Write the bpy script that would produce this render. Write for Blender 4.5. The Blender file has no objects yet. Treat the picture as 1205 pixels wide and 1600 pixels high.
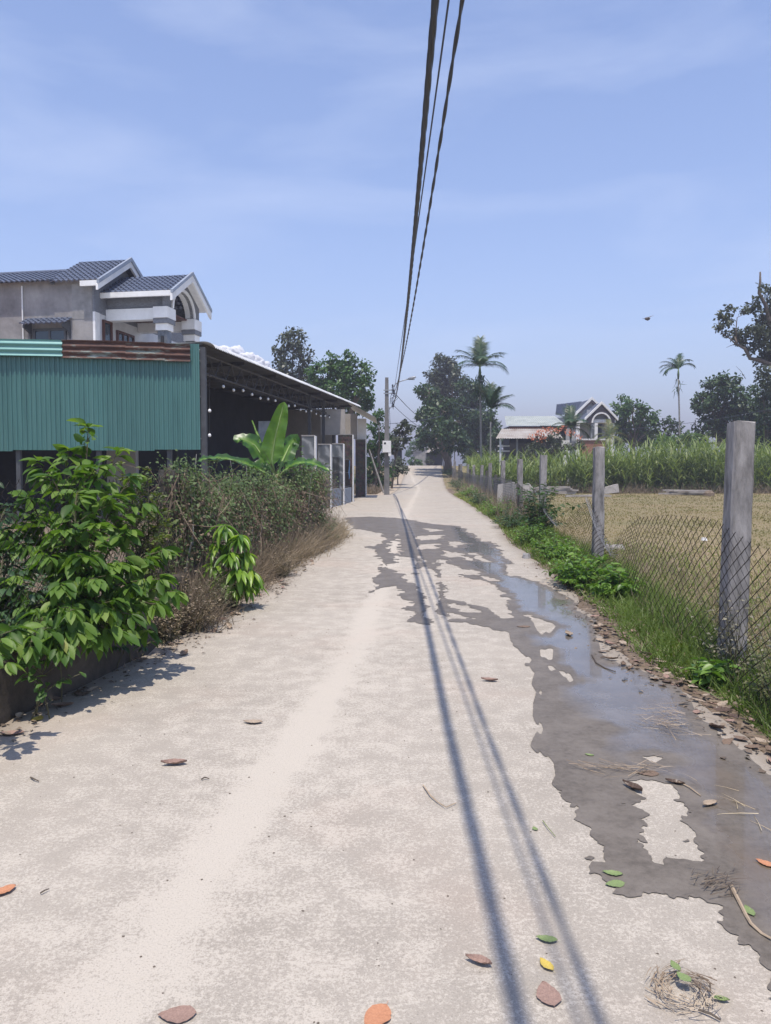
import bpy, math, random
import numpy as np

# ------------------------------------------------------------------ camera, sky, sun, exposure
S = bpy.context.scene
col = S.collection
CAM_H, FPX, HORIZON = 1.5, 1200.0, 735.0
PITCH = math.atan((800 - HORIZON) / FPX)
cam_data = bpy.data.cameras.new('camera')
cam_data.sensor_fit = 'VERTICAL'
cam_data.sensor_height = 24.0
cam_data.lens = 24.0 * FPX / 1600.0
cam_data.clip_start = 0.05
cam_data.clip_end = 20000
cam = bpy.data.objects.new('camera', cam_data)
cam.location = (0, 0, CAM_H)
cam.rotation_euler = (math.pi / 2 - PITCH, 0, 0)
col.objects.link(cam)
S.camera = cam

SUN_EL = 74.0
SUN_AZ_X, SUN_AZ_Y = -0.02, -1.0            # the sun stands high behind the camera
world = bpy.data.worlds.new('World')
S.world = world
world.use_nodes = True
wn, wl = world.node_tree.nodes, world.node_tree.links
wn.clear()
w_out = wn.new('ShaderNodeOutputWorld')
w_bg = wn.new('ShaderNodeBackground')
w_sky = wn.new('ShaderNodeTexSky')
w_sky.sky_type = 'NISHITA'
w_sky.sun_disc = False
w_sky.sun_elevation = math.radians(SUN_EL)
w_sky.sun_rotation = math.atan2(SUN_AZ_X, SUN_AZ_Y)
w_sky.altitude = 50
w_sky.air_density = 1.0
w_sky.dust_density = 0.6
w_sky.ozone_density = 4.5
w_bg.inputs['Strength'].default_value = 0.14
# thin veils of high cloud, all over the sky
w_co = wn.new('ShaderNodeTexCoord')
w_map = wn.new('ShaderNodeMapping')
w_map.inputs['Scale'].default_value = (1.2, 1.2, 5.0)
w_map.inputs['Rotation'].default_value = (0.15, 0.25, 0.4)
w_no = wn.new('ShaderNodeTexNoise')
w_no.inputs['Scale'].default_value = 1.7
w_no.inputs['Detail'].default_value = 9
w_no.inputs['Roughness'].default_value = 0.55
w_no.inputs['Distortion'].default_value = 0.4
w_ra = wn.new('ShaderNodeMapRange')
w_ra.inputs['From Min'].default_value = 0.5
w_ra.inputs['From Max'].default_value = 0.85
w_ra.inputs['To Max'].default_value = 0.27
w_mix = wn.new('ShaderNodeMixRGB')
w_mix.inputs['Color2'].default_value = (4.6, 4.9, 5.6, 1)
wl.new(w_co.outputs['Generated'], w_map.inputs['Vector'])
wl.new(w_map.outputs['Vector'], w_no.inputs['Vector'])
wl.new(w_no.outputs['Fac'], w_ra.inputs['Value'])
wl.new(w_ra.outputs['Result'], w_mix.inputs['Fac'])
w_tint = wn.new('ShaderNodeMixRGB')                                        # this sky is a little more violet than clean air
w_tint.blend_type = 'MULTIPLY'
w_tint.inputs['Fac'].default_value = 1.0
w_tint.inputs['Color2'].default_value = (0.985, 0.875, 0.885, 1)
wl.new(w_sky.outputs['Color'], w_tint.inputs['Color1'])
wl.new(w_tint.outputs['Color'], w_mix.inputs['Color1'])
wl.new(w_mix.outputs['Color'], w_bg.inputs['Color'])
wl.new(w_bg.outputs['Background'], w_out.inputs['Surface'])

sun_data = bpy.data.lights.new('sun', 'SUN')
sun_data.energy = 2.85
sun_data.angle = math.radians(0.53)
sun_data.color = (1.0, 0.92, 0.82)
sun = bpy.data.objects.new('sun', sun_data)
_e = math.radians(SUN_EL)
_h = math.hypot(SUN_AZ_X, SUN_AZ_Y)
SUN = np.array((SUN_AZ_X / _h * math.cos(_e), SUN_AZ_Y / _h * math.cos(_e), math.sin(_e)))
import mathutils
sun.rotation_euler = mathutils.Vector(SUN).to_track_quat('Z', 'Y').to_euler()
sun.location = (0, 0, 60)
col.objects.link(sun)

vs = S.view_settings
vs.view_transform = 'Standard'
vs.look = 'None'
vs.exposure = 0.97
vs.gamma = 1.0
vs.use_curve_mapping = False
S.cycles.max_bounces = 8
S.cycles.transparent_max_bounces = 8
S.cycles.volume_bounces = 0
S.cycles.volume_max_steps = 64
S.cycles.use_denoising = True
S.cycles.sample_clamp_indirect = 4.0

# ------------------------------------------------------------------ from a photo pixel to a point
_cp, _sp = math.cos(PITCH), math.sin(PITCH)
def ray(u, v):
    x, y = (u - 602.5) / FPX, (800 - v) / FPX
    return np.array((x, _cp + y * _sp, -_sp + y * _cp))
def G(u, v, z=0.0):
    d = ray(u, v)
    t = (z - CAM_H) / d[2]
    return np.array((d[0] * t, d[1] * t, z))
def D(u, v, Y):
    d = ray(u, v)
    t = Y / d[1]
    return np.array((d[0] * t, Y, CAM_H + d[2] * t))
def ZD(v, Y):
    return D(602, v, Y)[2]

def land(y):
    y = np.asarray(y, float)
    r = 2.1 * (np.clip((y - 50) / 46.0, 0, 1)) ** 1.9
    return r + 0.003 * np.clip(y - 96, 0, 400)
def landz(y):
    return float(land(y))

# ------------------------------------------------------------------ value noise in numpy
_rs = np.random.RandomState(7)
_tab = _rs.rand(256, 256)
def vnoise(x, y, s=1.0):
    x = np.asarray(x, float) * s + 31.7
    y = np.asarray(y, float) * s + 17.3
    xi, yi = np.floor(x).astype(int), np.floor(y).astype(int)
    fx, fy = x - xi, y - yi
    fx, fy = fx * fx * (3 - 2 * fx), fy * fy * (3 - 2 * fy)
    a = _tab[xi % 256, yi % 256]; b = _tab[(xi + 1) % 256, yi % 256]
    c = _tab[xi % 256, (yi + 1) % 256]; d = _tab[(xi + 1) % 256, (yi + 1) % 256]
    return (a * (1 - fx) + b * fx) * (1 - fy) + (c * (1 - fx) + d * fx) * fy - 0.5

# ------------------------------------------------------------------ objects
def tag(o, label=None, cat=None, group=None, kind=None):
    if label: o['label'] = label
    if cat: o['category'] = cat
    if group: o['group'] = group
    if kind: o['kind'] = kind
    return o
def thing(name, loc, label, cat, group=None, kind=None):
    o = bpy.data.objects.new(name, None)
    o.empty_display_size = 0.1
    o.location = tuple(float(c) for c in loc)
    col.objects.link(o)
    return tag(o, label, cat, group, kind)
def base_of(o):
    while o.parent is not None: o = o.parent
    return np.array(o.location)
def link(name, me, mat, parent=None, loc=None):
    o = bpy.data.objects.new(name, me)
    if mat is not None and not me.materials:
        for m in (mat if isinstance(mat, (list, tuple)) else [mat]): me.materials.append(m)
    if parent is not None: o.parent = parent
    elif loc is not None: o.location = tuple(float(c) for c in loc)
    col.objects.link(o)
    return o
def make(name, V, F, mat, parent=None, loc=None, smooth=False, attrs=None, fmat=None):
    """one mesh object from world-space vertices; faces a list or an (n,3)/(n,4) array"""
    V = np.asarray(V, float)
    off = base_of(parent) if parent is not None else (np.asarray(loc, float) if loc is not None else np.zeros(3))
    me = bpy.data.meshes.new(name)
    if isinstance(F, np.ndarray):
        k = F.shape[1]
        me.vertices.add(len(V)); me.vertices.foreach_set('co', (V - off).astype(np.float32).ravel())
        me.loops.add(F.size); me.loops.foreach_set('vertex_index', F.astype(np.int32).ravel())
        me.polygons.add(len(F)); me.polygons.foreach_set('loop_start', np.arange(0, F.size, k, dtype=np.int32))
        me.update(calc_edges=True)
    else:
        me.from_pydata([tuple(p) for p in (V - off)], [], [tuple(int(i) for i in f) for f in F])
    if smooth:
        me.polygons.foreach_set('use_smooth', np.ones(len(me.polygons), bool))
    if attrs:
        for k, a in attrs.items():
            at = me.attributes.new(k, 'FLOAT', 'POINT')
            at.data.foreach_set('value', np.asarray(a, np.float32))
    if fmat is not None:
        for m in mat: me.materials.append(m)
        me.polygons.foreach_set('material_index', np.asarray(fmat, np.int32))
    me.update()
    return link(name, me, mat, parent, loc)

class MB:
    def __init__(s): s.v, s.f = [], []
    def add(s, V, F):
        n = len(s.v)
        s.v.extend([tuple(p) for p in V]); s.f.extend([tuple(i + n for i in f) for f in F])
        return s
    def box(s, a, b, fr=None):
        """box between corners a, b in the frame fr (origin, ex, ey) or world"""
        (x0, y0, z0), (x1, y1, z1) = a, b
        P = [(x0, y0, z0), (x1, y0, z0), (x1, y1, z0), (x0, y1, z0), (x0, y0, z1), (x1, y0, z1), (x1, y1, z1), (x0, y1, z1)]
        if fr is not None: P = [fr(*p) for p in P]
        return s.add(P, [(0, 3, 2, 1), (4, 5, 6, 7), (0, 1, 5, 4), (1, 2, 6, 5), (2, 3, 7, 6), (3, 0, 4, 7)])
    def prism(s, poly, d):
        """closed polygon of 3-D points pushed along d"""
        n = len(poly); d = np.asarray(d, float)
        P = [np.asarray(p, float) for p in poly]
        Q = [p + d for p in P]
        return s.add(P + Q, [tuple(range(n))[::-1], tuple(range(n, 2 * n))] + [(i, (i + 1) % n, n + (i + 1) % n, n + i) for i in range(n)])
    def tube(s, pts, rad, n=6, cap=True):
        pts = [np.asarray(p, float) for p in pts]
        if not hasattr(rad, '__len__'): rad = [rad] * len(pts)
        rings = []
        t0 = pts[1] - pts[0]
        ref = np.array((0, 0, 1.0)) if abs(t0[2]) < 0.8 * np.linalg.norm(t0) else np.array((1.0, 0, 0))
        for i, p in enumerate(pts):
            t = pts[min(i + 1, len(pts) - 1)] - pts[max(i - 1, 0)]
            t = t / (np.linalg.norm(t) + 1e-9)
            a = np.cross(t, ref); a /= (np.linalg.norm(a) + 1e-9); b = np.cross(t, a)
            ref = np.cross(a, t)
            rings.append([p + rad[i] * (math.cos(2 * math.pi * k / n) * a + math.sin(2 * math.pi * k / n) * b) for k in range(n)])
        V = [q for r in rings for q in r]
        F = [(i * n + k, i * n + (k + 1) % n, (i + 1) * n + (k + 1) % n, (i + 1) * n + k) for i in range(len(pts) - 1) for k in range(n)]
        if cap: F += [tuple(range(n))[::-1], tuple(range((len(pts) - 1) * n, len(pts) * n))]
        return s.add(V, F)
    def lathe(s, c, prof, n=12):
        V = [(c[0] + r * math.cos(2 * math.pi * k / n), c[1] + r * math.sin(2 * math.pi * k / n), c[2] + z) for r, z in prof for k in range(n)]
        F = [(i * n + k, i * n + (k + 1) % n, (i + 1) * n + (k + 1) % n, (i + 1) * n + k) for i in range(len(prof) - 1) for k in range(n)]
        F += [tuple(range(n))[::-1], tuple(range((len(prof) - 1) * n, len(prof) * n))]
        return s.add(V, F)
    def grid(s, rows):
        """rows: list of equal-length lists of points"""
        m = len(rows[0])
        V = [p for r in rows for p in r]
        F = [(i * m + j, i * m + j + 1, (i + 1) * m + j + 1, (i + 1) * m + j) for i in range(len(rows) - 1) for j in range(m - 1)]
        return s.add(V, F)
    def build(s, name, mat, parent=None, loc=None, smooth=False):
        return make(name, s.v, s.f, mat, parent, loc, smooth)

def single(mb, name, mat, loc, label, cat, group=None, kind=None, smooth=False):
    return tag(mb.build(name, mat, None, loc, smooth), label, cat, group, kind)

# ------------------------------------------------------------------ materials
def newmat(name):
    m = bpy.data.materials.new(name); m.use_nodes = True
    nt = m.node_tree
    return m, nt.nodes, nt.links, nt.nodes['Principled BSDF']
def noise(N, L, co, scale, detail=5, rough=0.6, dist=0.0):
    n = N.new('ShaderNodeTexNoise')
    n.inputs['Scale'].default_value = scale; n.inputs['Detail'].default_value = detail
    n.inputs['Roughness'].default_value = rough; n.inputs['Distortion'].default_value = dist
    L.new(co, n.inputs['Vector'])
    return n.outputs['Fac']
def ramp(N, L, fac, stops):
    r = N.new('ShaderNodeValToRGB')
    e = r.color_ramp.elements
    while len(e) < len(stops): e.new(0.5)
    for k, (p, c) in enumerate(stops):
        e[k].position = p; e[k].color = (*c, 1) if len(c) == 3 else c
    L.new(fac, r.inputs['Fac'])
    return r.outputs['Color']
def rng(N, L, val, a, b, c=0.0, d=1.0):
    r = N.new('ShaderNodeMapRange')
    r.inputs['From Min'].default_value = a; r.inputs['From Max'].default_value = b
    r.inputs['To Min'].default_value = c; r.inputs['To Max'].default_value = d
    L.new(val, r.inputs['Value'])
    return r.outputs['Result']
def mix(N, L, fac, a, b, mode='MIX'):
    m = N.new('ShaderNodeMixRGB'); m.blend_type = mode
    for s_, x in (('Fac', fac), ('Color1', a), ('Color2', b)):
        if isinstance(x, (int, float)): m.inputs[s_].default_value = x
        elif isinstance(x, tuple): m.inputs[s_].default_value = (*x, 1)
        else: L.new(x, m.inputs[s_])
    return m.outputs['Color']
def math_(N, L, op, a, b=None):
    m = N.new('ShaderNodeMath'); m.operation = op
    for k, x in enumerate((a, b)):
        if x is None: continue
        if isinstance(x, (int, float)): m.inputs[k].default_value = x
        else: L.new(x, m.inputs[k])
    return m.outputs[0]
def bump(N, L, B, h, strength=0.3, dist=0.02):
    b = N.new('ShaderNodeBump'); b.inputs['Strength'].default_value = strength; b.inputs['Distance'].default_value = dist
    L.new(h, b.inputs['Height']); L.new(b.outputs['Normal'], B.inputs['Normal'])
def coords(N, L, kind='Object', scale=None):
    c = N.new('ShaderNodeTexCoord').outputs[kind]
    if scale:
        mp = N.new('ShaderNodeMapping'); mp.inputs['Scale'].default_value = scale
        L.new(c, mp.inputs['Vector']); c = mp.outputs['Vector']
    return c
def plain(name, c1, c2=None, rough=0.7, scale=4.0, spec=0.3, metal=0.0, bm=0.0, bscale=60, stretch=None, c3=None):
    m, N, L, B = newmat(name)
    co = coords(N, L, 'Object', stretch)
    B.inputs['Roughness'].default_value = rough
    B.inputs['Specular IOR Level'].default_value = spec
    B.inputs['Metallic'].default_value = metal
    if c2 is None: c2 = tuple(0.72 * x for x in c1)
    st = [(0.3, c2), (0.62, c1)] if c3 is None else [(0.28, c2), (0.5, c1), (0.72, c3)]
    L.new(ramp(N, L, noise(N, L, co, scale, 8, 0.65), st), B.inputs['Base Color'])
    if bm: bump(N, L, B, noise(N, L, co, bscale, 6, 0.7), bm, 0.01)
    return m
def leafmat(name, stops, trans=0.3, rough=0.45, spec=0.4, clump=0.6, cscale=1.2, tint=(1.15, 1.25, 0.5)):
    """leaf colour from each leaf's own random value and a slow drift through the plant"""
    m, N, L, B = newmat(name)
    at = N.new('ShaderNodeAttribute'); at.attribute_name = 'rnd'
    co = coords(N, L, 'Object')
    f = math_(N, L, 'ADD', math_(N, L, 'MULTIPLY', at.outputs['Fac'], 1 - clump * 0.5),
              math_(N, L, 'MULTIPLY', rng(N, L, noise(N, L, co, cscale, 3), 0.3, 0.7), clump * 0.5))
    c = ramp(N, L, f, stops)
    L.new(c, B.inputs['Base Color'])
    B.inputs['Roughness'].default_value = rough
    B.inputs['Specular IOR Level'].default_value = spec
    if trans:
        t = N.new('ShaderNodeBsdfTranslucent')
        L.new(mix(N, L, 1.0, c, tint, 'MULTIPLY'), t.inputs['Color'])
        ms = N.new('ShaderNodeMixShader'); ms.inputs['Fac'].default_value = trans
        L.new(B.outputs['BSDF'], ms.inputs[1]); L.new(t.outputs['BSDF'], ms.inputs[2])
        L.new(ms.outputs['Shader'], N['Material Output'].inputs['Surface'])
    return m

# ------------------------------------------------------------------ leaves
def unit(a):
    return a / (np.linalg.norm(a, axis=-1, keepdims=True) + 1e-9)
QUAD = (np.array([(0, 0, 0), (-.5, .5, .06), (0, 1, -.08), (.5, .5, .06)]), np.array([(0, 3, 2, 1)]))
FOLD = (np.array([(0, 0, 0), (-.5, .42, .08), (0, .5, 0), (.5, .42, .08), (0, 1, -.12)]),
        np.array([(0, 2, 1), (0, 3, 2), (1, 2, 4), (2, 3, 4)]))
def long_leaf(n=5, droop=0.25, fold=0.10, shape=None):
    """n cross-sections of three points: midrib and both margins, tip hanging"""
    V, F = [], []
    for i in range(n + 1):
        t = i / n
        w = (shape or (lambda t: math.sin(math.pi * min(1, t * 0.97 + 0.03)) ** 0.8))(t)
        z = -droop * t * t
        V += [(-.5 * w, t, z + fold * w), (0, t, z), (.5 * w, t, z + fold * w)]
    for i in range(n):
        a = 3 * i
        F += [(a, a + 1, a + 4, a + 3), (a + 1, a + 2, a + 5, a + 4)]
    return np.array(V), np.array(F)
LONG = long_leaf(4, 0.22)
MANGO = long_leaf(5, 0.30, 0.08)
OVATE = long_leaf(4, 0.16, 0.12, lambda t: (math.sin(math.pi * t ** 0.72) ** 0.75 if 0 < t < 1 else 0.02))
def blade_t(n=3, droop=0.35):
    V, F = [], []
    for i in range(n + 1):
        t = i / n; w = (1 - t) ** 0.7 if t < 1 else 0.02
        z = -droop * t ** 2.2
        V += [(-.5 * w, t * (1 - 0.25 * droop * t), z), (.5 * w, t * (1 - 0.25 * droop * t), z)]
    for i in range(n): F.append((2 * i, 2 * i + 1, 2 * i + 3, 2 * i + 2))
    return np.array(V), np.array(F)
def leaf_verts(P, A, Nn, Ls, Ws, tm):
    P, A, Nn = np.asarray(P, float), unit(np.asarray(A, float)), np.asarray(Nn, float)
    Nn = unit(Nn - A * (Nn * A).sum(1, keepdims=True))
    Sd = np.cross(A, Nn)
    T, F = tm
    Ls, Ws = np.broadcast_to(Ls, len(P)), np.broadcast_to(Ws, len(P))
    V = (P[:, None] + Sd[:, None] * (Ws[:, None] * T[None, :, 0])[..., None] + A[:, None] * (Ls[:, None] * T[None, :, 1])[..., None]
         + Nn[:, None] * (Ls[:, None] * T[None, :, 2])[..., None])
    k = len(T)
    Fa = (F[None] + (np.arange(len(P)) * k)[:, None, None]).reshape(-1, F.shape[1])
    return V.reshape(-1, 3), Fa
def leaves(name, mat, P, A, Nn, Ls, Ws, tm=QUAD, parent=None, loc=None, seed=0, rnd=None, smooth=False):
    V, F = leaf_verts(P, A, Nn, Ls, Ws, tm)
    r = np.random.RandomState(seed).rand(len(P)) if rnd is None else rnd
    return make(name, V, F, mat, parent, loc, smooth, {'rnd': np.repeat(r, len(tm[0]))})
def sphere_dirs(r, n):
    d = r.normal(size=(n, 3))
    return unit(d)

# ================================================================== THE SETTING
def road_mat():
    m, N, L, B = newmat('worn concrete')
    co = coords(N, L, 'Object')
    big = noise(N, L, co, 0.9, 6, 0.6)
    mid = noise(N, L, co, 6.0, 8, 0.7)
    fine = noise(N, L, co, 62.0, 6, 0.85)
    grain = noise(N, L, co, 150.0, 4, 0.75)
    c = ramp(N, L, big, [(0.33, (0.292, 0.262, 0.219)), (0.66, (0.358, 0.322, 0.271))])
    # cement skin left in flecks between the bared grit
    fl = math_(N, L, 'ADD', math_(N, L, 'MULTIPLY', mid, 0.33), math_(N, L, 'MULTIPLY', fine, 0.67))
    at = N.new('ShaderNodeAttribute'); at.attribute_name = 'worn'
    fl2 = math_(N, L, 'ADD', fl, math_(N, L, 'MULTIPLY', at.outputs['Fac'], 0.15))
    c = mix(N, L, rng(N, L, fl2, 0.505, 0.56, 0, 0.85), c, (0.48, 0.435, 0.367))
    c = mix(N, L, rng(N, L, grain, 0.55, 0.64, 0, 0.6), c, (0.16, 0.145, 0.125))
    c = mix(N, L, rng(N, L, grain, 0.43, 0.32, 0, 0.5), c, (0.545, 0.51, 0.425))
    # reddish dust
    c = mix(N, L, rng(N, L, noise(N, L, co, 0.55, 4), 0.52, 0.75, 0, 0.25), c, (0.44, 0.31, 0.24))
    ed = N.new('ShaderNodeAttribute'); ed.attribute_name = 'edge'
    dirt = math_(N, L, 'ADD', ed.outputs['Fac'], math_(N, L, 'MULTIPLY', math_(N, L, 'SUBTRACT', noise(N, L, co, 3.0, 7, 0.7), 0.5), 0.9))
    c = mix(N, L, rng(N, L, dirt, 0.35, 0.85, 0, 0.8), c, (0.235, 0.20, 0.16))
    L.new(c, B.inputs['Base Color'])
    B.inputs['Roughness'].default_value = 0.88
    B.inputs['Specular IOR Level'].default_value = 0.25
    bump(N, L, B, math_(N, L, 'ADD', math_(N, L, 'MULTIPLY', fine, 0.6), grain), 0.35, 0.006)
    return m
M_ROAD = road_mat()
def soil_mat():
    m, N, L, B = newmat('dry soil')
    co = coords(N, L, 'Object')
    c = ramp(N, L, noise(N, L, co, 0.22, 8, 0.62), [(0.32, (0.125, 0.12, 0.045)), (0.48, (0.19, 0.155, 0.072)), (0.68, (0.245, 0.18, 0.10))])
    c = mix(N, L, rng(N, L, noise(N, L, co, 14.0, 6, 0.7), 0.45, 0.7, 0, 0.55), c, (0.25, 0.20, 0.12))
    L.new(c, B.inputs['Base Color']); B.inputs['Roughness'].default_value = 0.95
    bump(N, L, B, noise(N, L, co, 22.0, 7, 0.7), 0.6, 0.03)
    return m
M_SOIL = soil_mat()
M_SAND = plain('sandy dust', (0.42, 0.35, 0.27), (0.28, 0.23, 0.17), 0.95, 3.0, bm=0.5, bscale=40)

# ---- ground
ys = np.concatenate([np.linspace(-60, 130, 96), 130 + np.geomspace(6, 9000, 26)])
xs = np.concatenate([-np.geomspace(60, 9000, 22)[::-1], np.linspace(-55, 55, 56), np.geomspace(60, 9000, 22)])
X, Y = np.meshgrid(xs, ys)
Zg = land(Y) - 0.035 + 0.05 * vnoise(X, Y, 0.25) * (np.abs(X - 2) > 6)
V = np.stack([X, Y, Zg], -1).reshape(-1, 3)
nx, ny = len(xs), len(ys)
I = np.arange(nx * ny).reshape(ny, nx)
F = np.stack([I[:-1, :-1], I[:-1, 1:], I[1:, 1:], I[1:, :-1]], -1).reshape(-1, 4)
tag(make('ground', V, F, M_SOIL, smooth=True), 'bare dry earth and thin turf all round the lane', 'ground', kind='structure')

# ---- road
RL = np.array([(-8, -2.75), (2, -2.6), (4.4, -2.26), (5.4, -2.12), (6.2, -1.9), (8, -1.72), (9.7, -1.5), (14, -1.45), (18, -1.55), (22, -2.0), (27, -2.7), (30, -2.6), (36, -2.0), (44, -1.35), (46, -0.5), (48, 0.25), (52, 0.5), (60, 1.0), (80, 1.9), (96, 2.7), (110, 2.7), (140, -4)])
RR = np.array([(-8, 2.7), (2, 2.45), (3.5, 2.08), (4.2, 2.0), (5, 2.05), (5.8, 1.88), (6.8, 1.95), (8.5, 2.2), (10.9, 2.4), (13.4, 2.5), (15.6, 2.6), (22.5, 3.2), (35, 3.75), (48, 4.15), (60, 4.75), (71, 5.4), (96, 7.0), (110, 7.4), (140, 4)])
def road_l(y): return np.interp(y, RL[:, 0], RL[:, 1])
def road_r(y): return np.interp(y, RR[:, 0], RR[:, 1])
yr = np.concatenate([np.arange(-8, 20, 0.12), np.arange(20, 60, 0.4), np.arange(60, 140, 1.0)])
T = np.linspace(0, 1, 61)
lo = road_l(yr) + 0.12 * vnoise(yr, yr * 0, 2.1) + 0.06 * vnoise(yr, yr * 0 + 9, 7)
hi = road_r(yr) + 0.12 * vnoise(yr, yr * 0 + 40, 1.7) + 0.06 * vnoise(yr, yr * 0 + 50, 6)
X = lo[:, None] + (hi - lo)[:, None] * T[None]
Y = np.repeat(yr[:, None], len(T), 1)
V = np.stack([X, Y, np.repeat(land(yr)[:, None], len(T), 1)], -1).reshape(-1, 3)
I = np.arange(V.shape[0]).reshape(X.shape)
F = np.stack([I[:-1, :-1], I[:-1, 1:], I[1:, 1:], I[1:, :-1]], -1).reshape(-1, 4)
wx = np.interp(V[:, 1], [-8, 2.08, 2.9, 4.3, 9.2, 20, 60, 140], [-1.1, -0.78, -0.66, -0.46, -0.05, 0.3, 2.6, 3])
worn = np.exp(-((V[:, 0] - wx - 0.12 * vnoise(V[:, 1], V[:, 1] * 0, .9)) / 0.105) ** 2) * np.clip(0.75 + 1.1 * vnoise(V[:, 0], V[:, 1], 1.1), .1, 1.3) + 0.22 * np.exp(-((V[:, 0] - wx - 0.1) / 0.8) ** 2)
dl = V[:, 0] - np.repeat(lo, len(T)); dr = np.repeat(hi, len(T)) - V[:, 0]
edge = np.maximum(np.exp(-dl / 0.28), np.exp(-dr / 0.25))
tag(make('road', V, F, M_ROAD, smooth=True, attrs={'worn': worn, 'edge': edge}), 'pale worn concrete lane running away to a low rise', 'road', kind='structure')

# sandy shoulders along both edges, a few millimetres above the ground
def strip(name, inner, width, y0, y1, side, mat, label, z=-0.018):
    yy = np.arange(y0, y1, 0.25)
    n = 7
    rows = []
    for k in range(n):
        t = k / (n - 1)
        w = width(yy) * (1 + 0.5 * vnoise(yy, yy * 0 + side * 5, 0.9))
        xx = inner(yy) - side * 0.25 + side * (w + 0.25) * t
        rows.append(np.stack([xx, yy, land(yy) + z + 0 * yy - (0.01 * t)], -1))
    V = np.concatenate(rows); m = len(yy)
    I = np.arange(len(V)).reshape(n, m)
    F = np.stack([I[:-1, :-1], I[:-1, 1:], I[1:, 1:], I[1:, :-1]], -1).reshape(-1, 4)
    return tag(make(name, V, F, mat, smooth=True), label, 'shoulder', kind='structure')
strip('shoulder', road_l, lambda y: np.interp(y, [0, 8, 18, 22, 45, 47, 60, 75], [0.1, 0.45, 0.5, 0.4, 0.3, 2.2, 2.0, 0.6]), 2, 100, -1, M_SAND, 'dusty shoulder along the left edge of the lane')
M_LITTERSOIL_SHADE = plain('dark leaf mould and yard shade', (0.16, 0.12, 0.085), (0.075, 0.058, 0.04), 0.9, 9.0, bm=0.7, bscale=50, c3=(0.24, 0.19, 0.14))  # leaf mould; the yard sheet borrows its dark tone as shade
strip('shoulder', road_r, lambda y: np.interp(y, [0, 6, 12, 30], [0.6, 0.5, 0.4, 0.4]), -6, 60, 1, M_LITTERSOIL_SHADE, 'muddy leaf-strewn shoulder along the right edge of the lane')

# earth of the yard behind the left fence, coloured dark for the shade
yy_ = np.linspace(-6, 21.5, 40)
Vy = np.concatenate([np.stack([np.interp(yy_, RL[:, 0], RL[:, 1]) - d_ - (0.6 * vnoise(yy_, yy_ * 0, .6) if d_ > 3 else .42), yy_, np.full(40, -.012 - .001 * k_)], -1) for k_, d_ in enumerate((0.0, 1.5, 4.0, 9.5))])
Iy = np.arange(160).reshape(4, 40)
tag(make('yard', Vy, np.stack([Iy[:-1, :-1], Iy[:-1, 1:], Iy[1:, 1:], Iy[1:, :-1]], -1).reshape(-1, 4), M_LITTERSOIL_SHADE, smooth=True), 'yard behind the left fence, its earth coloured dark for shade', 'yard', kind='structure')

# ---- wet concrete and standing water, outline traced on the ground
def Gp(l): return np.array([G(u, v)[:2] for u, v in l])
WET = [
    # the run along the right edge and the pool in front of it
    [(760, 845), (772, 850), (792, 869), (806, 899), (850, 909), (880, 926), (905, 946), (925, 966), (935, 999), (940, 1025), (955, 1040), (1000, 1046), (1055, 1068), (1085, 1093), (1100, 1113), (1120, 1143), (1145, 1160), (1165, 1182), (1190, 1200), (1230, 1222), (1330, 1300), (1400, 1640), (1260, 1640), (1205, 1543), (1198, 1510), (1155, 1469), (1129, 1439), (1114, 1421), (1081, 1412), (1033, 1399), (1011, 1395), (982, 1399), (970, 1405), (948, 1402), (934, 1395), (959, 1388), (919, 1369), (910, 1347), (922, 1340), (941, 1347), (941, 1329), (934, 1314), (919, 1306), (930, 1295), (904, 1281), (897, 1262), (882, 1246), (876, 1234), (856, 1225), (871, 1213), (865, 1193), (850, 1184), (832, 1165), (848, 1140), (838, 1120), (839, 1099), (845, 1082), (835, 1069), (842, 1052), (826, 1039), (836, 1032), (806, 1009), (802, 989), (772, 982), (739, 976), (703, 969), (683, 959), (683, 933), (679, 916), (686, 903), (676, 893), (663, 888), (686, 873), (669, 866), (690, 845), (730, 838)],
    # the far sheet of damp across the lane
    [(535, 809), (580, 807), (630, 810), (673, 818), (723, 823), (752, 843), (775, 851), (795, 872), (790, 900), (760, 900), (726, 885), (690, 876), (664, 888), (655, 872), (640, 862), (636, 842), (629, 834), (606, 843), (586, 832), (552, 826)],
    # the forked patch on the left
    [(588, 835), (606, 843), (573, 855), (587, 863), (591, 883), (577, 909), (583, 919), (568, 932), (600, 919), (616, 916), (626, 932), (640, 946), (630, 951), (653, 959), (643, 972), (673, 977), (660, 962), (670, 946), (663, 926), (643, 909), (623, 893), (616, 886), (633, 876), (623, 863), (610, 863), (610, 846), (630, 840)],
    [(610, 820), (645, 822), (668, 880), (650, 900), (625, 870)],
]
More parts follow.
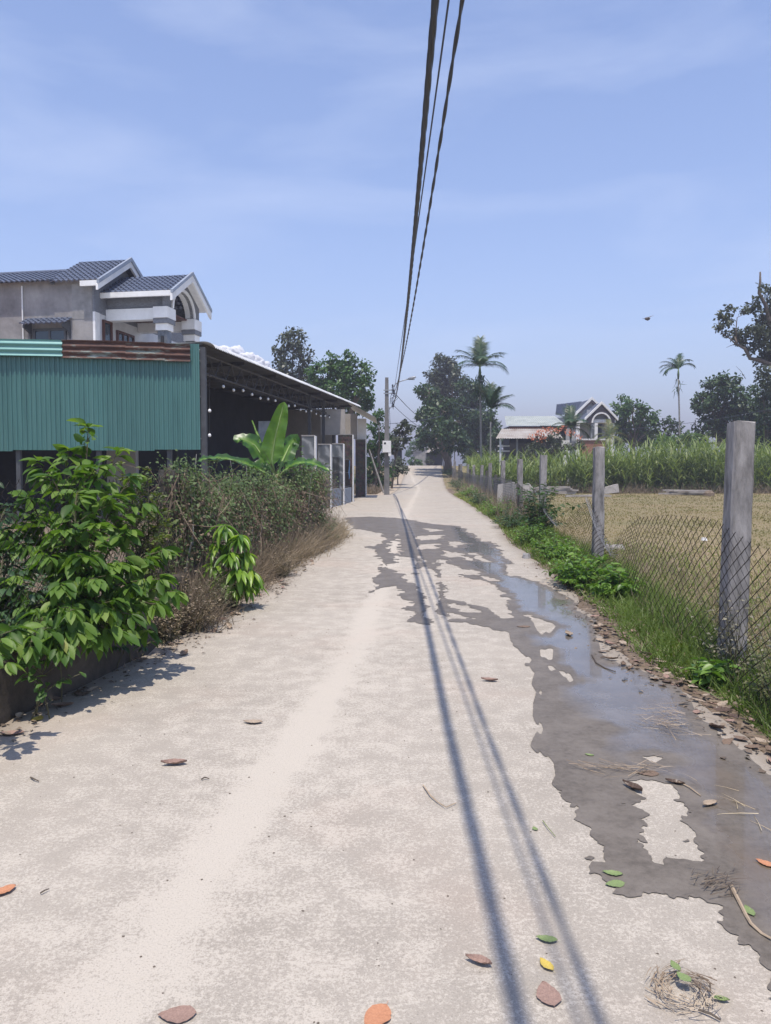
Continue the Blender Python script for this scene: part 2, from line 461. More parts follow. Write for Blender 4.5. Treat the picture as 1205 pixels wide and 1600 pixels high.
DRY = [
    [(690, 893), (706, 897), (746, 907), (772, 917), (787, 923), (795, 946), (800, 967), (779, 966), (759, 949), (726, 941), (699, 934), (703, 919), (692, 905)],
    [(699, 941), (739, 949), (759, 959), (726, 956), (703, 949)],
    [(706, 959), (739, 966), (712, 966)],
    [(690, 876), (713, 886), (739, 893), (772, 907), (746, 901), (692, 889)],
    [(822, 959), (839, 966), (872, 979), (845, 992), (832, 986)],
    [(842, 1015), (862, 1015), (859, 1030), (845, 1026)],
    [(862, 1042), (882, 1049), (903, 1064), (895, 1067), (872, 1054)],
    [(965, 1216), (991, 1219), (1039, 1225), (1068, 1243), (1056, 1252), (1074, 1266), (1062, 1284), (1080, 1302), (1066, 1314), (1092, 1336), (1074, 1343), (1048, 1343), (1041, 1358), (1026, 1351), (1015, 1336), (1004, 1317), (1011, 1288), (1003, 1281), (1018, 1272), (968, 1258), (1003, 1249), (980, 1232)],
    [(1009, 1184), (1033, 1185), (1021, 1190)],
    [(652, 838), (690, 836), (684, 843), (655, 845)], [(655, 851), (680, 850), (676, 857), (658, 858)], [(700, 846), (728, 850), (712, 855)],
    [(690, 860), (722, 866), (735, 874), (705, 869)], [(618, 868), (640, 874), (652, 895), (636, 890)], [(668, 826), (690, 828), (676, 831)], [(740, 865), (765, 878), (750, 876)],
    [(870, 905), (890, 912), (876, 914)], [(952, 1136), (962, 1140), (955, 1143)], [(905, 1132), (915, 1133), (910, 1138)], [(900, 1152), (914, 1154), (906, 1160)],
]
def sdist(px, py, poly):
    inside = np.zeros(px.shape, bool); dmin = np.full(px.shape, 1e9)
    n = len(poly)
    for i in range(n):
        x0, y0 = poly[i]; x1, y1 = poly[(i + 1) % n]
        c = ((y0 > py) != (y1 > py)) & (px < (x1 - x0) * (py - y0) / (y1 - y0 + 1e-12) + x0)
        inside ^= c
        dx, dy = x1 - x0, y1 - y0
        t = np.clip(((px - x0) * dx + (py - y0) * dy) / (dx * dx + dy * dy + 1e-12), 0, 1)
        dmin = np.minimum(dmin, np.hypot(px - x0 - t * dx, py - y0 - t * dy))
    return np.where(inside, dmin, -dmin)
gy = 1.75 * np.exp(np.arange(0, math.log(31 / 1.75), 0.0045))
gx = np.arange(-2.4, 3.3, 0.0155)
GX, GY = np.meshgrid(gx, gy)
wet = np.full(GX.shape, -9.0)
for p in WET: wet = np.maximum(wet, sdist(GX, GY, Gp(p)))
for p in DRY: wet = np.minimum(wet, -sdist(GX, GY, Gp(p)))
sc = np.clip(GY / 6.0, 0.6, 1.25)
jag = -.02 * (GY > 8) + sc * (0.085 * vnoise(GX / sc, GY / sc / 1.6, 5) + 0.065 * vnoise(GX / sc, GY / sc / 1.2, 14) + 0.06 * vnoise(GX / sc, GY / sc, 31) + 0.03 * vnoise(GX / sc, GY / sc, 47))
wet = wet + jag + np.clip((GY - 8.5) / 4, 0, 1) * (.13 * vnoise(GX, GY * .7, 4.1) + .12 * vnoise(GX, GY * .6, 9.3) - .015)
wet = np.where(GX > road_r(GY) + 0.05, -0.1, wet)
wet -= 0.010
def field_mesh(f, X, Y):
    """the part of a grid where f > 0, cut cleanly along f = 0"""
    ny, nx = f.shape
    vid, V = {}, []
    def vert(i, j):
        k = (i, j)
        if k not in vid: vid[k] = len(V); V.append((X[i, j], Y[i, j], max(f[i, j], 0)))
        return vid[k]
    def cut(a, b):
        k = (a, b) if a < b else (b, a)
        if k not in vid:
            (i, j), (m, n) = k
            t = f[i, j] / (f[i, j] - f[m, n])
            vid[k] = len(V); V.append((X[i, j] + t * (X[m, n] - X[i, j]), Y[i, j] + t * (Y[m, n] - Y[i, j]), 0))
        return vid[k]
    pos = f > 0
    cnt = pos[:-1, :-1].astype(int) + pos[1:, :-1] + pos[:-1, 1:] + pos[1:, 1:]
    F = []
    for i, j in zip(*np.nonzero(cnt)):
        q = [(i, j), (i, j + 1), (i + 1, j + 1), (i + 1, j)]
        out = []
        for a, b in zip(q, q[1:] + q[:1]):
            if pos[a]: out.append(vert(*a))
            if pos[a] != pos[b]: out.append(cut(a, b))
        if len(out) >= 3: F.append(tuple(out))
    return np.array(V), F
PV, PF = field_mesh(wet, GX, GY)
depth = PV[:, 2].copy()
# water stands where the lane falls away to its right edge
stand = np.clip(depth / 0.16, 0, 1) * np.clip((PV[:, 0] - np.interp(PV[:, 1], [1.7, 3, 5, 8, 12, 20], [1.05, 1.0, 1.0, 1.15, 1.1, 1.5])) / 0.4, 0.0, 1)
stand = np.maximum(stand, np.clip(depth / 0.18, 0, 1) * 0.42 * (PV[:, 1] > 9))
PV[:, 2] = land(PV[:, 1]) + 0.004
def wet_mat():
    m, N, L, B = newmat('wet concrete and water')
    co = coords(N, L, 'Object')
    at = N.new('ShaderNodeAttribute'); at.attribute_name = 'stand'
    s = rng(N, L, math_(N, L, 'ADD', at.outputs['Fac'], math_(N, L, 'MULTIPLY', math_(N, L, 'SUBTRACT', noise(N, L, co, 2.5, 5), 0.5), 0.7)), 0.38, 0.85)
    c = ramp(N, L, noise(N, L, co, 30, 7, 0.7), [(0.35, (0.095, 0.081, 0.065)), (0.65, (0.145, 0.125, 0.102))])
    c = mix(N, L, rng(N, L, noise(N, L, co, 4.0, 7, 0.7), 0.42, 0.66, 0, 0.75), c, (0.185, 0.162, 0.135))
    c = mix(N, L, rng(N, L, noise(N, L, co, 140, 4, 0.8), 0.56, 0.68, 0, 0.5), c, (0.05, 0.043, 0.035))
    silt = rng(N, L, noise(N, L, co, 1.1, 5), 0.5, 0.7, 0, 0.6)
    c = mix(N, L, math_(N, L, 'MULTIPLY', silt, s), c, (0.15, 0.105, 0.06))
    L.new(c, B.inputs['Base Color'])
    L.new(rng(N, L, s, 0, 1, 0.6, 0.22), B.inputs['Roughness'])
    B.inputs['Specular IOR Level'].default_value = 0.3
    L.new(rng(N, L, s, 0, 1, 0.05, 0.55), B.inputs['Coat Weight'])
    B.inputs['Coat Roughness'].default_value = 0.05
    B.inputs['Coat IOR'].default_value = 1.33
    h = math_(N, L, 'MULTIPLY', noise(N, L, co, 90, 4, 0.7), rng(N, L, s, 0, 1, 1.0, 0.12))
    bump(N, L, B, h, 0.12, 0.003)
    return m
M_WET = wet_mat()
tag(make('puddle', PV, PF, M_WET, attrs={'stand': stand}), 'shallow branching water and damp concrete spread over the lane', 'puddle', kind='structure')

# ---- distant hills
def hills(name, Y0, pts, thick, label, mat):
    us = np.linspace(pts[0][0], pts[-1][0], 160)
    vv = np.interp(us, [p[0] for p in pts], [p[1] for p in pts])
    rows = []
    top = np.array([D(u, v, Y0) for u, v in zip(us, vv)])
    top[:, 2] += Y0 * 0.004 * vnoise(us, us * 0, 0.06) + Y0 * 0.0015 * vnoise(us, us * 0, 0.3)
    for k in range(9):
        t = k / 8
        r = top.copy(); r[:, 1] = Y0 + thick * t; r[:, 0] *= (1 + thick * t / Y0)
        r[:, 2] = -10 + (top[:, 2] + 10) * math.sin(math.pi * (0.02 + 0.96 * t)) * (1 + 0.25 * vnoise(us, us * 0 + 3 * k, 0.15))
        rows.append(r)
    V = np.concatenate(rows); m = len(us)
    I = np.arange(len(V)).reshape(9, m)
    F = np.stack([I[:-1, :-1], I[:-1, 1:], I[1:, 1:], I[1:, :-1]], -1).reshape(-1, 4)
    return tag(make(name, V, F, mat, smooth=True), label, 'hills', kind='structure')
M_HILL = plain('wooded hillside', (0.05, 0.085, 0.045), (0.03, 0.055, 0.03), 0.9, 0.01)
hills('hills', 1500, [(-900, 735), (-300, 725), (200, 722), (420, 712), (520, 706), (600, 693), (625, 686), (650, 690), (720, 700), (800, 714), (1000, 720), (1400, 722), (2200, 735)], 700, 'long wooded hill, blue with distance, beyond the lane', M_HILL)

# ================================================================== BUILDINGS ON THE LEFT
M_GREENS = [plain('green painted sheet', (0.062 * q, 0.170 * q, 0.157 * q), (0.046 * q, 0.128 * q, 0.120 * q), 0.45, 2.6, spec=0.5, stretch=(2.2, 2.2, 0.16), c3=(0.078 * q, 0.185 * q, 0.17 * q)) for q in (1.0, .93, 1.06)]
M_TEAL = plain('pale green sheet', (0.16, 0.36, 0.33), (0.13, 0.31, 0.285), 0.4, 2.0, spec=0.5)
def rust_mat():
    m, N, L, B = newmat('rusted sheet')
    co = coords(N, L, 'Object', (0.5, 0.5, 2.2))
    n1 = noise(N, L, co, 2.2, 8, 0.7)
    c = ramp(N, L, n1, [(0.30, (0.33, 0.36, 0.34)), (0.40, (0.16, 0.20, 0.18)), (0.47, (0.10, 0.045, 0.03)), (0.6, (0.05, 0.025, 0.02)), (0.72, (0.20, 0.085, 0.05))])
    L.new(c, B.inputs['Base Color']); B.inputs['Roughness'].default_value = 0.8
    return m
M_RUST = rust_mat()
M_STEEL = plain('dark painted steel', (0.075, 0.08, 0.085), (0.05, 0.05, 0.055), 0.5, 3, spec=0.4)
M_ROOFTIN = plain('galvanised roof sheet', (0.62, 0.63, 0.63), (0.45, 0.46, 0.47), 0.45, 1.2, spec=0.5, metal=0.0)
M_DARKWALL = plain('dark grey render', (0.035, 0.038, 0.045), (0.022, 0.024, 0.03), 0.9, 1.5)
M_CEMENT = plain('grey cement', (0.30, 0.29, 0.28), (0.18, 0.175, 0.17), 0.9, 2.5, bm=0.4, bscale=50)
M_WHITE = plain('white paint', (0.78, 0.77, 0.75), (0.66, 0.65, 0.63), 0.6, 2.0)
M_CREAM = plain('cream render', (0.42, 0.39, 0.36), (0.33, 0.31, 0.28), 0.7, 2.0)
M_ROOFSHADE = plain('dark roof shade sheet', (0.11, 0.115, 0.12), (0.075, 0.078, 0.082), 0.9, 2)  # dark tone stands in for the shade under the tin
M_BULB = plain('white bulb glass', (0.85, 0.85, 0.83), (0.8, 0.8, 0.78), 0.15, 3, spec=0.5)
M_BLACK = plain('black plastic', (0.025, 0.025, 0.027), (0.018, 0.018, 0.02), 0.5, 5)
M_GLASS, _N, _L, _B = newmat('dark window glass')
_B.inputs['Base Color'].default_value = (0.025, 0.04, 0.055, 1); _B.inputs['Roughness'].default_value = 0.06; _B.inputs['Specular IOR Level'].default_value = 0.6
M_WOOD = plain('dark red wood', (0.115, 0.05, 0.035), (0.07, 0.03, 0.022), 0.5, 6, stretch=(1, 1, 0.2))

def ribbed(p0, p1, z0, z1, out, ribs_h, depth, pitch, horizontal=False):
    """corrugated sheet between plan points p0 and p1; OUT is the plan normal"""
    mb = MB()
    p0, p1, out = np.array((*p0, 0.)), np.array((*p1, 0.)), np.array((*out, 0.))
    Ln = np.linalg.norm(p1 - p0); e = (p1 - p0) / Ln
    def wave(s):
        t = (s / pitch) % 1.0
        return depth * (1 if t < .35 else (1 - (t - .35) / .15 if t < .5 else (0 if t < .85 else (t - .85) / .15)))
    if not horizontal:
        n = int(Ln / pitch)
        ss = sorted({min(Ln, k * pitch + a * pitch) for k in range(n + 1) for a in (0, .35, .5, .85) if k * pitch + a * pitch <= Ln} | {Ln})
        cols = [[p0 + e * s + out * wave(s) + np.array((0, 0, z)) for s in ss] for z in (z0, z1)]
        mb.grid(cols)
    else:
        H = z1 - z0; n = 40
        rows = []
        for k in range(n + 1):
            h = H * k / n
            w = depth * (0.5 + 0.5 * math.cos(2 * math.pi * h / pitch))
            rows.append([p0 + out * w + np.array((0, 0, z0 + h)), p1 + out * w + np.array((0, 0, z0 + h))])
        mb.grid(rows)
    return mb

CORNER = np.array((-5.26, 22.0))
fw = np.array((-0.9918, -0.1276)); fn = np.array((0.1276, -0.9918))       # along the tin wall to the left; its outward normal
shed = thing('open_shed', (-5.26, 22.0, 0), 'long open-sided tin-roofed shed with a green corrugated end wall', 'shed')
for k in range(9):                                                         # green sheets
    a = CORNER + fw * (0.02 + 1.27 * k); b = CORNER + fw * (0.02 + 1.27 * (k + 1) + 0.03)
    off = fn * (0.012 * (k % 2))
    zt = 4.98 - 0.004 * k
    ribbed(a + off, b + off, 2.09 - 0.035 * k / 4 - 0.012 * ((k * 5) % 3), zt if k else 5.08, fn, 0, 0.026, 0.127).build('wall_sheet', M_GREENS[k % 3], shed)
# horizontal capping sheets along the top of the wall
caps = [(0.26, 0.98, M_RUST, 4.56, 5.06), (0.96, 2.02, M_RUST, 4.58, 5.08), (2.0, 3.72, M_RUST, 4.60, 5.10), (3.70, 7.2, M_TEAL, 4.64, 5.09), (7.15, 11.0, M_TEAL, 4.65, 5.10)]
for k, (s0, s1, m, z0, z1) in enumerate(caps):
    a = CORNER + fw * s0 + fn * (0.10 + 0.012 * (k % 2)); b = CORNER + fw * s1 + fn * (0.10 + 0.012 * (k % 2))
    o = ribbed(a, b, z0, z1, fn, 0, 0.045, 0.165, True).build('capping_sheet', m, shed)
    if m is M_RUST: o['label'] = 'rusted brown capping sheet'
def post(x, y, w, z0, z1, mat, parent, name='post'):
    return MB().box((x - w / 2, y - w / 2, z0), (x + w / 2, y + w / 2, z1)).build(name, mat, parent)
post(-5.2, 22.12, 0.15, -0.05, 5.0, M_STEEL, shed)
for s in (0.9, 2.85, 5.0, 6.4, 9.0):
    p = CORNER + fw * s - fn * 0.14
    post(p[0], p[1], 0.12, -0.05, 4.8, M_STEEL, shed)
for z in (2.4, 3.6, 4.6):
    a = CORNER - fn * 0.05; b = CORNER + fw * 11 - fn * 0.05
    MB().tube([(a[0], a[1], z), (b[0], b[1], z)], 0.03, 4).build('wall_rail', M_STEEL, shed)
# side truss, posts and beams
T0, T1 = np.array((-5.3, 22.5)), np.array((-2.45, 40.9))
te = (T1 - T0) / np.linalg.norm(T1 - T0); TL = np.linalg.norm(T1 - T0)
tp = lambda s, z: (T0[0] + te[0] * s, T0[1] + te[1] * s, z)
truss = MB().tube([tp(0, 4.32), tp(TL, 4.32)], 0.035, 4).build('truss', M_STEEL, shed)
MB().tube([tp(0, 4.88), tp(TL, 4.88)], 0.035, 4).build('top_chord', M_STEEL, truss)
for k in range(20):
    s0 = TL * k / 20
    MB().tube([tp(s0, 4.33), tp(s0 + TL / 40, 4.87), tp(s0 + TL / 20, 4.33)], 0.018, 4).build('web', M_STEEL, truss)
for s in (12.3, 15.0, 17.2, TL):
    p = tp(s, 0); post(p[0], p[1], 0.14, -0.05, 4.9, M_STEEL, shed)
# roof sheets laid across, bull-nosed at the eave
E0, E1 = np.array((-4.86, 22.1)), np.array((-1.35, 42.8))
ee = (E1 - E0) / np.linalg.norm(E1 - E0); EL = np.linalg.norm(E1 - E0)
en = np.array((-ee[1], ee[0]))                                              # inwards
NS = 20
def roof_row(w):                                                           # w: distance in from the eave
    if w < 0.36:
        a = (0.36 - w) / 0.36 * 1.25
        return 5.16 - 0.24 * (1 - math.cos(a)), 0.36 - 0.36 * math.sin(a) / math.sin(1.25) * 1.0
    return 5.16 - 0.03 * (w - 0.36), w
for k in range(NS):
    s0, s1 = EL * k / NS, EL * (k + 1) / NS + 0.04
    mb = MB(); rows = []
    ww = [0, 0.06, 0.12, 0.18, 0.24, 0.30, 0.36, 1.5, 3.0, 4.75] if s0 > 2 else [0, 0.06, 0.12, 0.18, 0.24, 0.30, 0.36, 1.5, 3.0, 4.2]
    n = 40
    for w in ww:
        z, wi = roof_row(w)
        rows.append([])
        for j in range(n + 1):
            s = s0 + (s1 - s0) * j / n
            p = E0 + ee * s + en * wi
            rows[-1].append((p[0], p[1], z + 0.02 * math.cos(2 * math.pi * (s / 0.13)) + 0.004 * (k % 2)))
    mb.grid(rows).build('roof_sheet', M_ROOFTIN, shed, smooth=True)
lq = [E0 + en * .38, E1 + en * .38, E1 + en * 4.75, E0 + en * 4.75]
MB().prism([(p[0], p[1], 5.105 - .028 * (k > 1) * 4) for k, p in enumerate(lq)], (0, 0, .012)).build('roof_shade_sheet', M_ROOFSHADE, shed)  # dark sheet added under the roof sheets so their underside looks shaded
for k in range(7):
    s = 0.25 + (EL - 0.6) * k / 6
    a = E0 + ee * s + en * 0.45; b = E0 + ee * s + en * 4.2
    MB().box((-0.05, -0.05, 0), (0.05, 0.05, 0.1)).v
    d = np.array((*(b - a), -0.1)); q = MB()
    side = np.array((*ee, 0.)) * 0.05
    A3 = np.array((*a, 4.98))
    q.prism([A3 - side, A3 + side, A3 + side + (0, 0, .11), A3 - side + (0, 0, .11)], d).build('rafter', M_STEEL, shed)
for w in (1.1, 2.1, 3.1, 4.0):
    a = E0 + en * w + ee * 0.1; b = E1 + en * w - ee * 0.1
    MB().tube([(a[0], a[1], 5.115 - 0.03 * w), (b[0], b[1], 5.115 - 0.03 * w)], 0.028, 4).build('purlin', M_STEEL, shed)
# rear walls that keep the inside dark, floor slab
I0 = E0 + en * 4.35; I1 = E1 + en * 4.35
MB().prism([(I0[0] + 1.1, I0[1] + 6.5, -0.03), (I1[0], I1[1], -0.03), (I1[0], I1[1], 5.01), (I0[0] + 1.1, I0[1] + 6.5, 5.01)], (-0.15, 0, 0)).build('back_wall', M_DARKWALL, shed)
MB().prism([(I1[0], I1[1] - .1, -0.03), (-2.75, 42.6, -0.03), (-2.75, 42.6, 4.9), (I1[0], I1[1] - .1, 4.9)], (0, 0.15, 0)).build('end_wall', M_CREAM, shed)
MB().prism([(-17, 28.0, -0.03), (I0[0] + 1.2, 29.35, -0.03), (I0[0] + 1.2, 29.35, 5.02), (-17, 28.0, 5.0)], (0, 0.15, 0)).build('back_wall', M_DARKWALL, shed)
MB().prism([(-17, 20.9, 4.93), (-5.3, 22.15, 4.93), (-7.3, 29.3, 4.80), (-17, 27.9, 4.78)], (0, 0, 0.03)).build('low_roof', M_ROOFTIN, shed)
MB().prism([(-6.0, 22.3, 0.02), (-5.1, 22.3, 0.02), (-2.5, 42.5, 0.02), (-6.6, 42.9, 0.02), (-8.5, 28.0, 0.02)], (0, 0, -0.06)).build('floor_slab', M_CEMENT, shed)
MB().box((-9.6, 26.5, -0.03), (-8.6, 26.8, 2.6)).build('partition', M_CREAM, shed)
# pale window hatch in the rear wall
hp = D(415, 690, 33.0)
MB().prism([D(404, 700, 33.2), D(427, 700, 33.9), D(427, 658, 33.9), D(404, 658, 33.2)], (-0.04, 0.1, 0)).build('hatch_panel', plain('pale blue board', (0.30, 0.35, 0.40), (0.2, 0.23, 0.27), 0.6, 3), shed)
# far gable canopy over the gateway
cn = MB(); rows = []
for i in range(9):
    t = i / 8
    rows.append([( -2.0 + 1.5 * t, 40.9 + 5.2 * j / 60, 5.12 - 0.85 * t + 0.018 * math.cos(2 * math.pi * (j / 60 * 5.2) / 0.13)) for j in range(61)])
cn.grid(rows).build('canopy_sheet', M_ROOFTIN, shed, smooth=True)
MB().box((-2.6, 44.0, 3.3), (-1.62, 44.3, 4.72)).build('upper_wall', M_CREAM, shed)
MB().box((-1.6, 43.95, 3.25), (-1.1, 44.45, 4.45)).build('upper_pier', M_WHITE, shed)
MB().box((-3.2, 38.0, 3.25), (-2.0, 38.2, 4.5)).build('upper_wall', M_CREAM, shed)

# boundary piers and low wall of the yard
def marble_mat():
    m, N, L, B = newmat('grey veined tile')
    co = coords(N, L, 'Object')
    w = N.new('ShaderNodeTexWave'); w.inputs['Scale'].default_value = 1.1; w.inputs['Distortion'].default_value = 9; w.inputs['Detail'].default_value = 4
    w.bands_direction = 'DIAGONAL'
    L.new(co, w.inputs['Vector'])
    L.new(ramp(N, L, w.outputs['Fac'], [(0.1, (0.085, 0.095, 0.105)), (0.7, (0.13, 0.14, 0.152)), (0.97, (0.24, 0.25, 0.26))]), B.inputs['Base Color'])
    B.inputs['Roughness'].default_value = 0.25
    return m
M_MARBLE = marble_mat()
def stone_mat():
    m, N, L, B = newmat('brown mottled stone')
    co = coords(N, L, 'Object')
    v = N.new('ShaderNodeTexVoronoi'); v.inputs['Scale'].default_value = 7
    L.new(co, v.inputs['Vector'])
    c = ramp(N, L, noise(N, L, co, 5, 6), [(0.35, (0.035, 0.025, 0.022)), (0.6, (0.10, 0.065, 0.05))])
    L.new(mix(N, L, 0.5, c, v.outputs['Color'], 'MULTIPLY'), B.inputs['Base Color'])
    B.inputs['Roughness'].default_value = 0.5
    bump(N, L, B, v.outputs['Distance'], 0.5, 0.03)
    return m
M_STONE = stone_mat()
M_BLUEWALL = plain('blue grey render', (0.26, 0.29, 0.33), (0.20, 0.22, 0.25), 0.8, 2)
def pier(x, y, w, d, h, mat, label):
    t = thing('gate_pier', (x, y, 0), label, 'pillar', 'piers along the yard front')
    MB().box((x - w, y - d / 2, -0.05), (x, y + d / 2, h)).build('shaft', mat, t)
    MB().box((x + 0.003, y - d / 2 - 0.02, -0.05), (x + 0.05, y + d / 2 + 0.02, h + 0.02)).build('edge_trim', M_WHITE, t)
    MB().box((x - w - 0.02, y - d / 2 - 0.02, h + 0.002), (x + 0.002, y + d / 2 + 0.02, h + 0.05)).build('coping', M_CEMENT, t)
    return t
pier(-2.62, 28.6, 0.46, 0.5, 2.75, M_MARBLE, 'grey veined pier half hidden by the banana plant, first of the yard front')
pier(-2.19, 30.6, 0.46, 0.5, 2.5, M_MARBLE, 'grey veined pier at the near end of the low blue-grey wall')
pier(-1.83, 33.4, 0.46, 0.5, 2.62, M_MARBLE, 'grey veined pier at the far end of the low blue-grey wall')
pier(-1.58, 37.0, 0.65, 0.6, 3.18, M_STONE, 'brown stone pier beside the hanging blue cloth')
pier(-1.14, 44.0, 0.57, 0.6, 3.22, M_STONE, 'brown stone pier nearest the utility pole')
lw = thing('yard_wall', (-2.0, 32, 0), 'low blue-grey yard wall topped by black grilles between grey piers', 'wall')
MB().prism([(-2.45, 30.9, -0.05), (-2.22, 30.9, -0.05), (-1.9, 33.1, -0.05), (-2.13, 33.1, -0.05)], (0, 0, 0.78)).build('base_wall', M_BLUEWALL, lw)
MB().prism([(-2.0, 33.7, -0.05), (-1.86, 33.7, -0.05), (-1.62, 36.6, -0.05), (-1.8, 36.6, -0.05)], (0, 0, 0.74)).build('base_wall', M_BLUEWALL, lw)
MB().box((-2.9, 30.25, -0.05), (-2.7, 30.45, 0.8)).build('base_wall', M_BLUEWALL, lw)
g = MB()
for k in range(9):
    t = k / 8; g.tube([(-2.33 + .33 * t, 30.95 + 2.1 * t, 0.74), (-2.33 + .33 * t, 30.95 + 2.1 * t, 2.05)], 0.018, 4)
for z in (0.8, 1.4, 2.05): g.tube([(-2.33, 30.95, z), (-2.0, 33.05, z)], 0.02, 4)
g.build('grille', M_BLACK, lw)
g = MB()
for k in range(9):
    t = k / 8; g.tube([(-1.95 + .25 * t, 33.75 + 2.8 * t, 0.7), (-1.95 + .25 * t, 33.75 + 2.8 * t, 2.0)], 0.018, 4)
for z in (0.76, 1.4, 2.0): g.tube([(-1.95, 33.75, z), (-1.7, 36.55, z)], 0.02, 4)
g.build('grille', M_BLACK, lw)
# cloth hung over the far grille
q = MB(); rows = []
for i in range(9):
    rows.append([(-1.66 + 0.02 * math.sin(j * 1.7 + i) - 0.02 * i / 8, 35.2 + 0.5 * j / 8 * (1 - 0.04 * i), 1.95 - 0.85 * i / 8) for j in range(9)])
q.grid(rows)
single(q, 'cloth', plain('blue cloth', (0.16, 0.30, 0.50), (0.11, 0.22, 0.40), 0.9, 4), (-1.66, 35.4, 1.1), 'blue cloth hung over the grille beside the brown stone pier', 'cloth', smooth=True)

# strings of unlit bulbs
def bulb_string(pts, label):
    pts = [np.array(p) for p in pts]
    t = thing('string_lights', pts[0], label, 'string lights')
    MB().tube(pts, 0.008, 4).build('cord', M_BLACK, t)
    for p in pts[1:-1]:
        b = MB().lathe(p + (0, 0, -0.15), [(0.004, 0), (0.035, 0.012), (0.048, 0.045), (0.038, 0.08), (0.02, 0.10)], 8).build('bulb', M_BULB, t, smooth=True)
        MB().lathe(p + (0, 0, -0.05), [(0.022, 0), (0.022, 0.05), (0.006, 0.06)], 6).build('socket', M_BLACK, b)
bp = []
for k in range(21):
    s = 0.35 + (TL - 0.6) * k / 20
    p = np.array(tp(s, 4.26 - 0.12 * abs(math.sin(k * math.pi / 3.3)))) + (0.14, -0.03, 0)
    bp.append(p)
bulb_string(bp, 'string of white bulbs drooping along the shed truss')
bulb_string([(-5.02, 22.05, 4.4), (-5.02, 22.05, 3.3), (-5.03, 22.05, 2.6), (-5.03, 22.05, 2.4)], 'short drop of white bulbs beside the shed corner post')

# ================================================================== THE TWO-STOREY HOUSE
HC = np.array((-11.3, 30.0)); ho = np.array((0.985, -0.17)); hg = np.array((0.17, 0.985))
def hp_(a, b, z):
    p = HC + ho * a + hg * b
    return (p[0], p[1], z)
def plaster_mat():
    m, N, L, B = newmat('stained bare plaster')
    co = coords(N, L, 'Object')
    c = ramp(N, L, noise(N, L, co, 0.8, 8, 0.65), [(0.3, (0.155, 0.145, 0.14)), (0.5, (0.27, 0.255, 0.245)), (0.7, (0.37, 0.352, 0.335))])
    st = noise(N, L, coords(N, L, 'Object', (1.6, 1.6, 0.35)), 1.2, 7, 0.7)
    c = mix(N, L, rng(N, L, st, 0.5, 0.75, 0, 0.5), c, (0.145, 0.14, 0.14))
    L.new(c, B.inputs['Base Color']); B.inputs['Roughness'].default_value = 0.95
    bump(N, L, B, noise(N, L, co, 30, 6), 0.3, 0.01)
    return m
M_PLASTER = plaster_mat()
M_TILE = plain('dark blue roof tile', (0.11, 0.13, 0.18), (0.065, 0.08, 0.115), 0.42, 5, spec=0.5)
M_STONEBAND = plain('split grey stone', (0.21, 0.22, 0.24), (0.115, 0.12, 0.135), 0.8, 9, stretch=(1, 1, 4), bm=0.8, bscale=12)
M_MARBLEW = plain('pale marble cladding', (0.62, 0.62, 0.62), (0.48, 0.48, 0.49), 0.3, 1.5)
M_DKMARBLE = plain('dark marble', (0.10, 0.11, 0.125), (0.05, 0.055, 0.065), 0.25, 4, c3=(0.2, 0.2, 0.21))
def tiled(p00, p10, p11, p01, mat, parent, row=0.24, wide=0.22):
    """roof plane p00-p10 (eave) up to p01-p11 (ridge): overlapping wavy courses"""
    p00, p10, p11, p01 = [np.array(p, float) for p in (p00, p10, p11, p01)]
    n = np.cross(p10 - p00, p01 - p00); n /= np.linalg.norm(n)
    if n[2] < 0: n = -n
    Wd = np.linalg.norm(p10 - p00); Hd = np.linalg.norm(p01 - p00)
    nr = max(2, int(Hd / row)); nc = max(6, int(Wd / wide * 6))
    mb = MB()
    for r in range(nr):
        rows = []
        for tt, lift in ((r / nr, 0.055), ((r + 1.06) / nr, 0.012)):
            tt = min(tt, 1.0)
            a = p00 + (p01 - p00) * tt; b = p10 + (p11 - p10) * tt
            rows.append([a + (b - a) * j / nc + n * (lift + 0.028 * math.sin(2 * math.pi * (Wd * j / nc) / wide)) for j in range(nc + 1)])
        fr = [q - n * 0.05 for q in rows[0]]
        mb.grid([fr, rows[0], rows[1]])
    o = mb.build('roof_tiles', mat, parent); o['kind'] = 'stuff'
    return o
house = thing('house', (*HC, 0), 'two-storey grey plastered house with blue tiled gables behind the green shed', 'house')
f = hp_
w = MB()
w.box((-14, 0.0, -0.05), (0, 9, 8.86), f)
w.build('wall', M_PLASTER, house)
# front wall cladding (facing the lane)
MB().box((0.003, 0.35, 4.5), (0.06, 9.0, 7.62), f).build('front_cladding', M_MARBLEW, house)
MB().box((0.003, 0.0, 7.62), (0.075, 9.0, 8.8), f).build('stone_band', M_STONEBAND, house)
MB().box((0.003, 0.0, 4.5), (0.10, 0.33, 7.62), f).build('corner_trim', M_WHITE, house)
MB().prism([f(0.003, 0.0, 8.81), f(0.003, 4.3, 8.81), f(0.003, 2.15, 9.95)], (0.07 * ho[0], 0.07 * ho[1], 0)).build('gable_wall', M_STONEBAND, house)
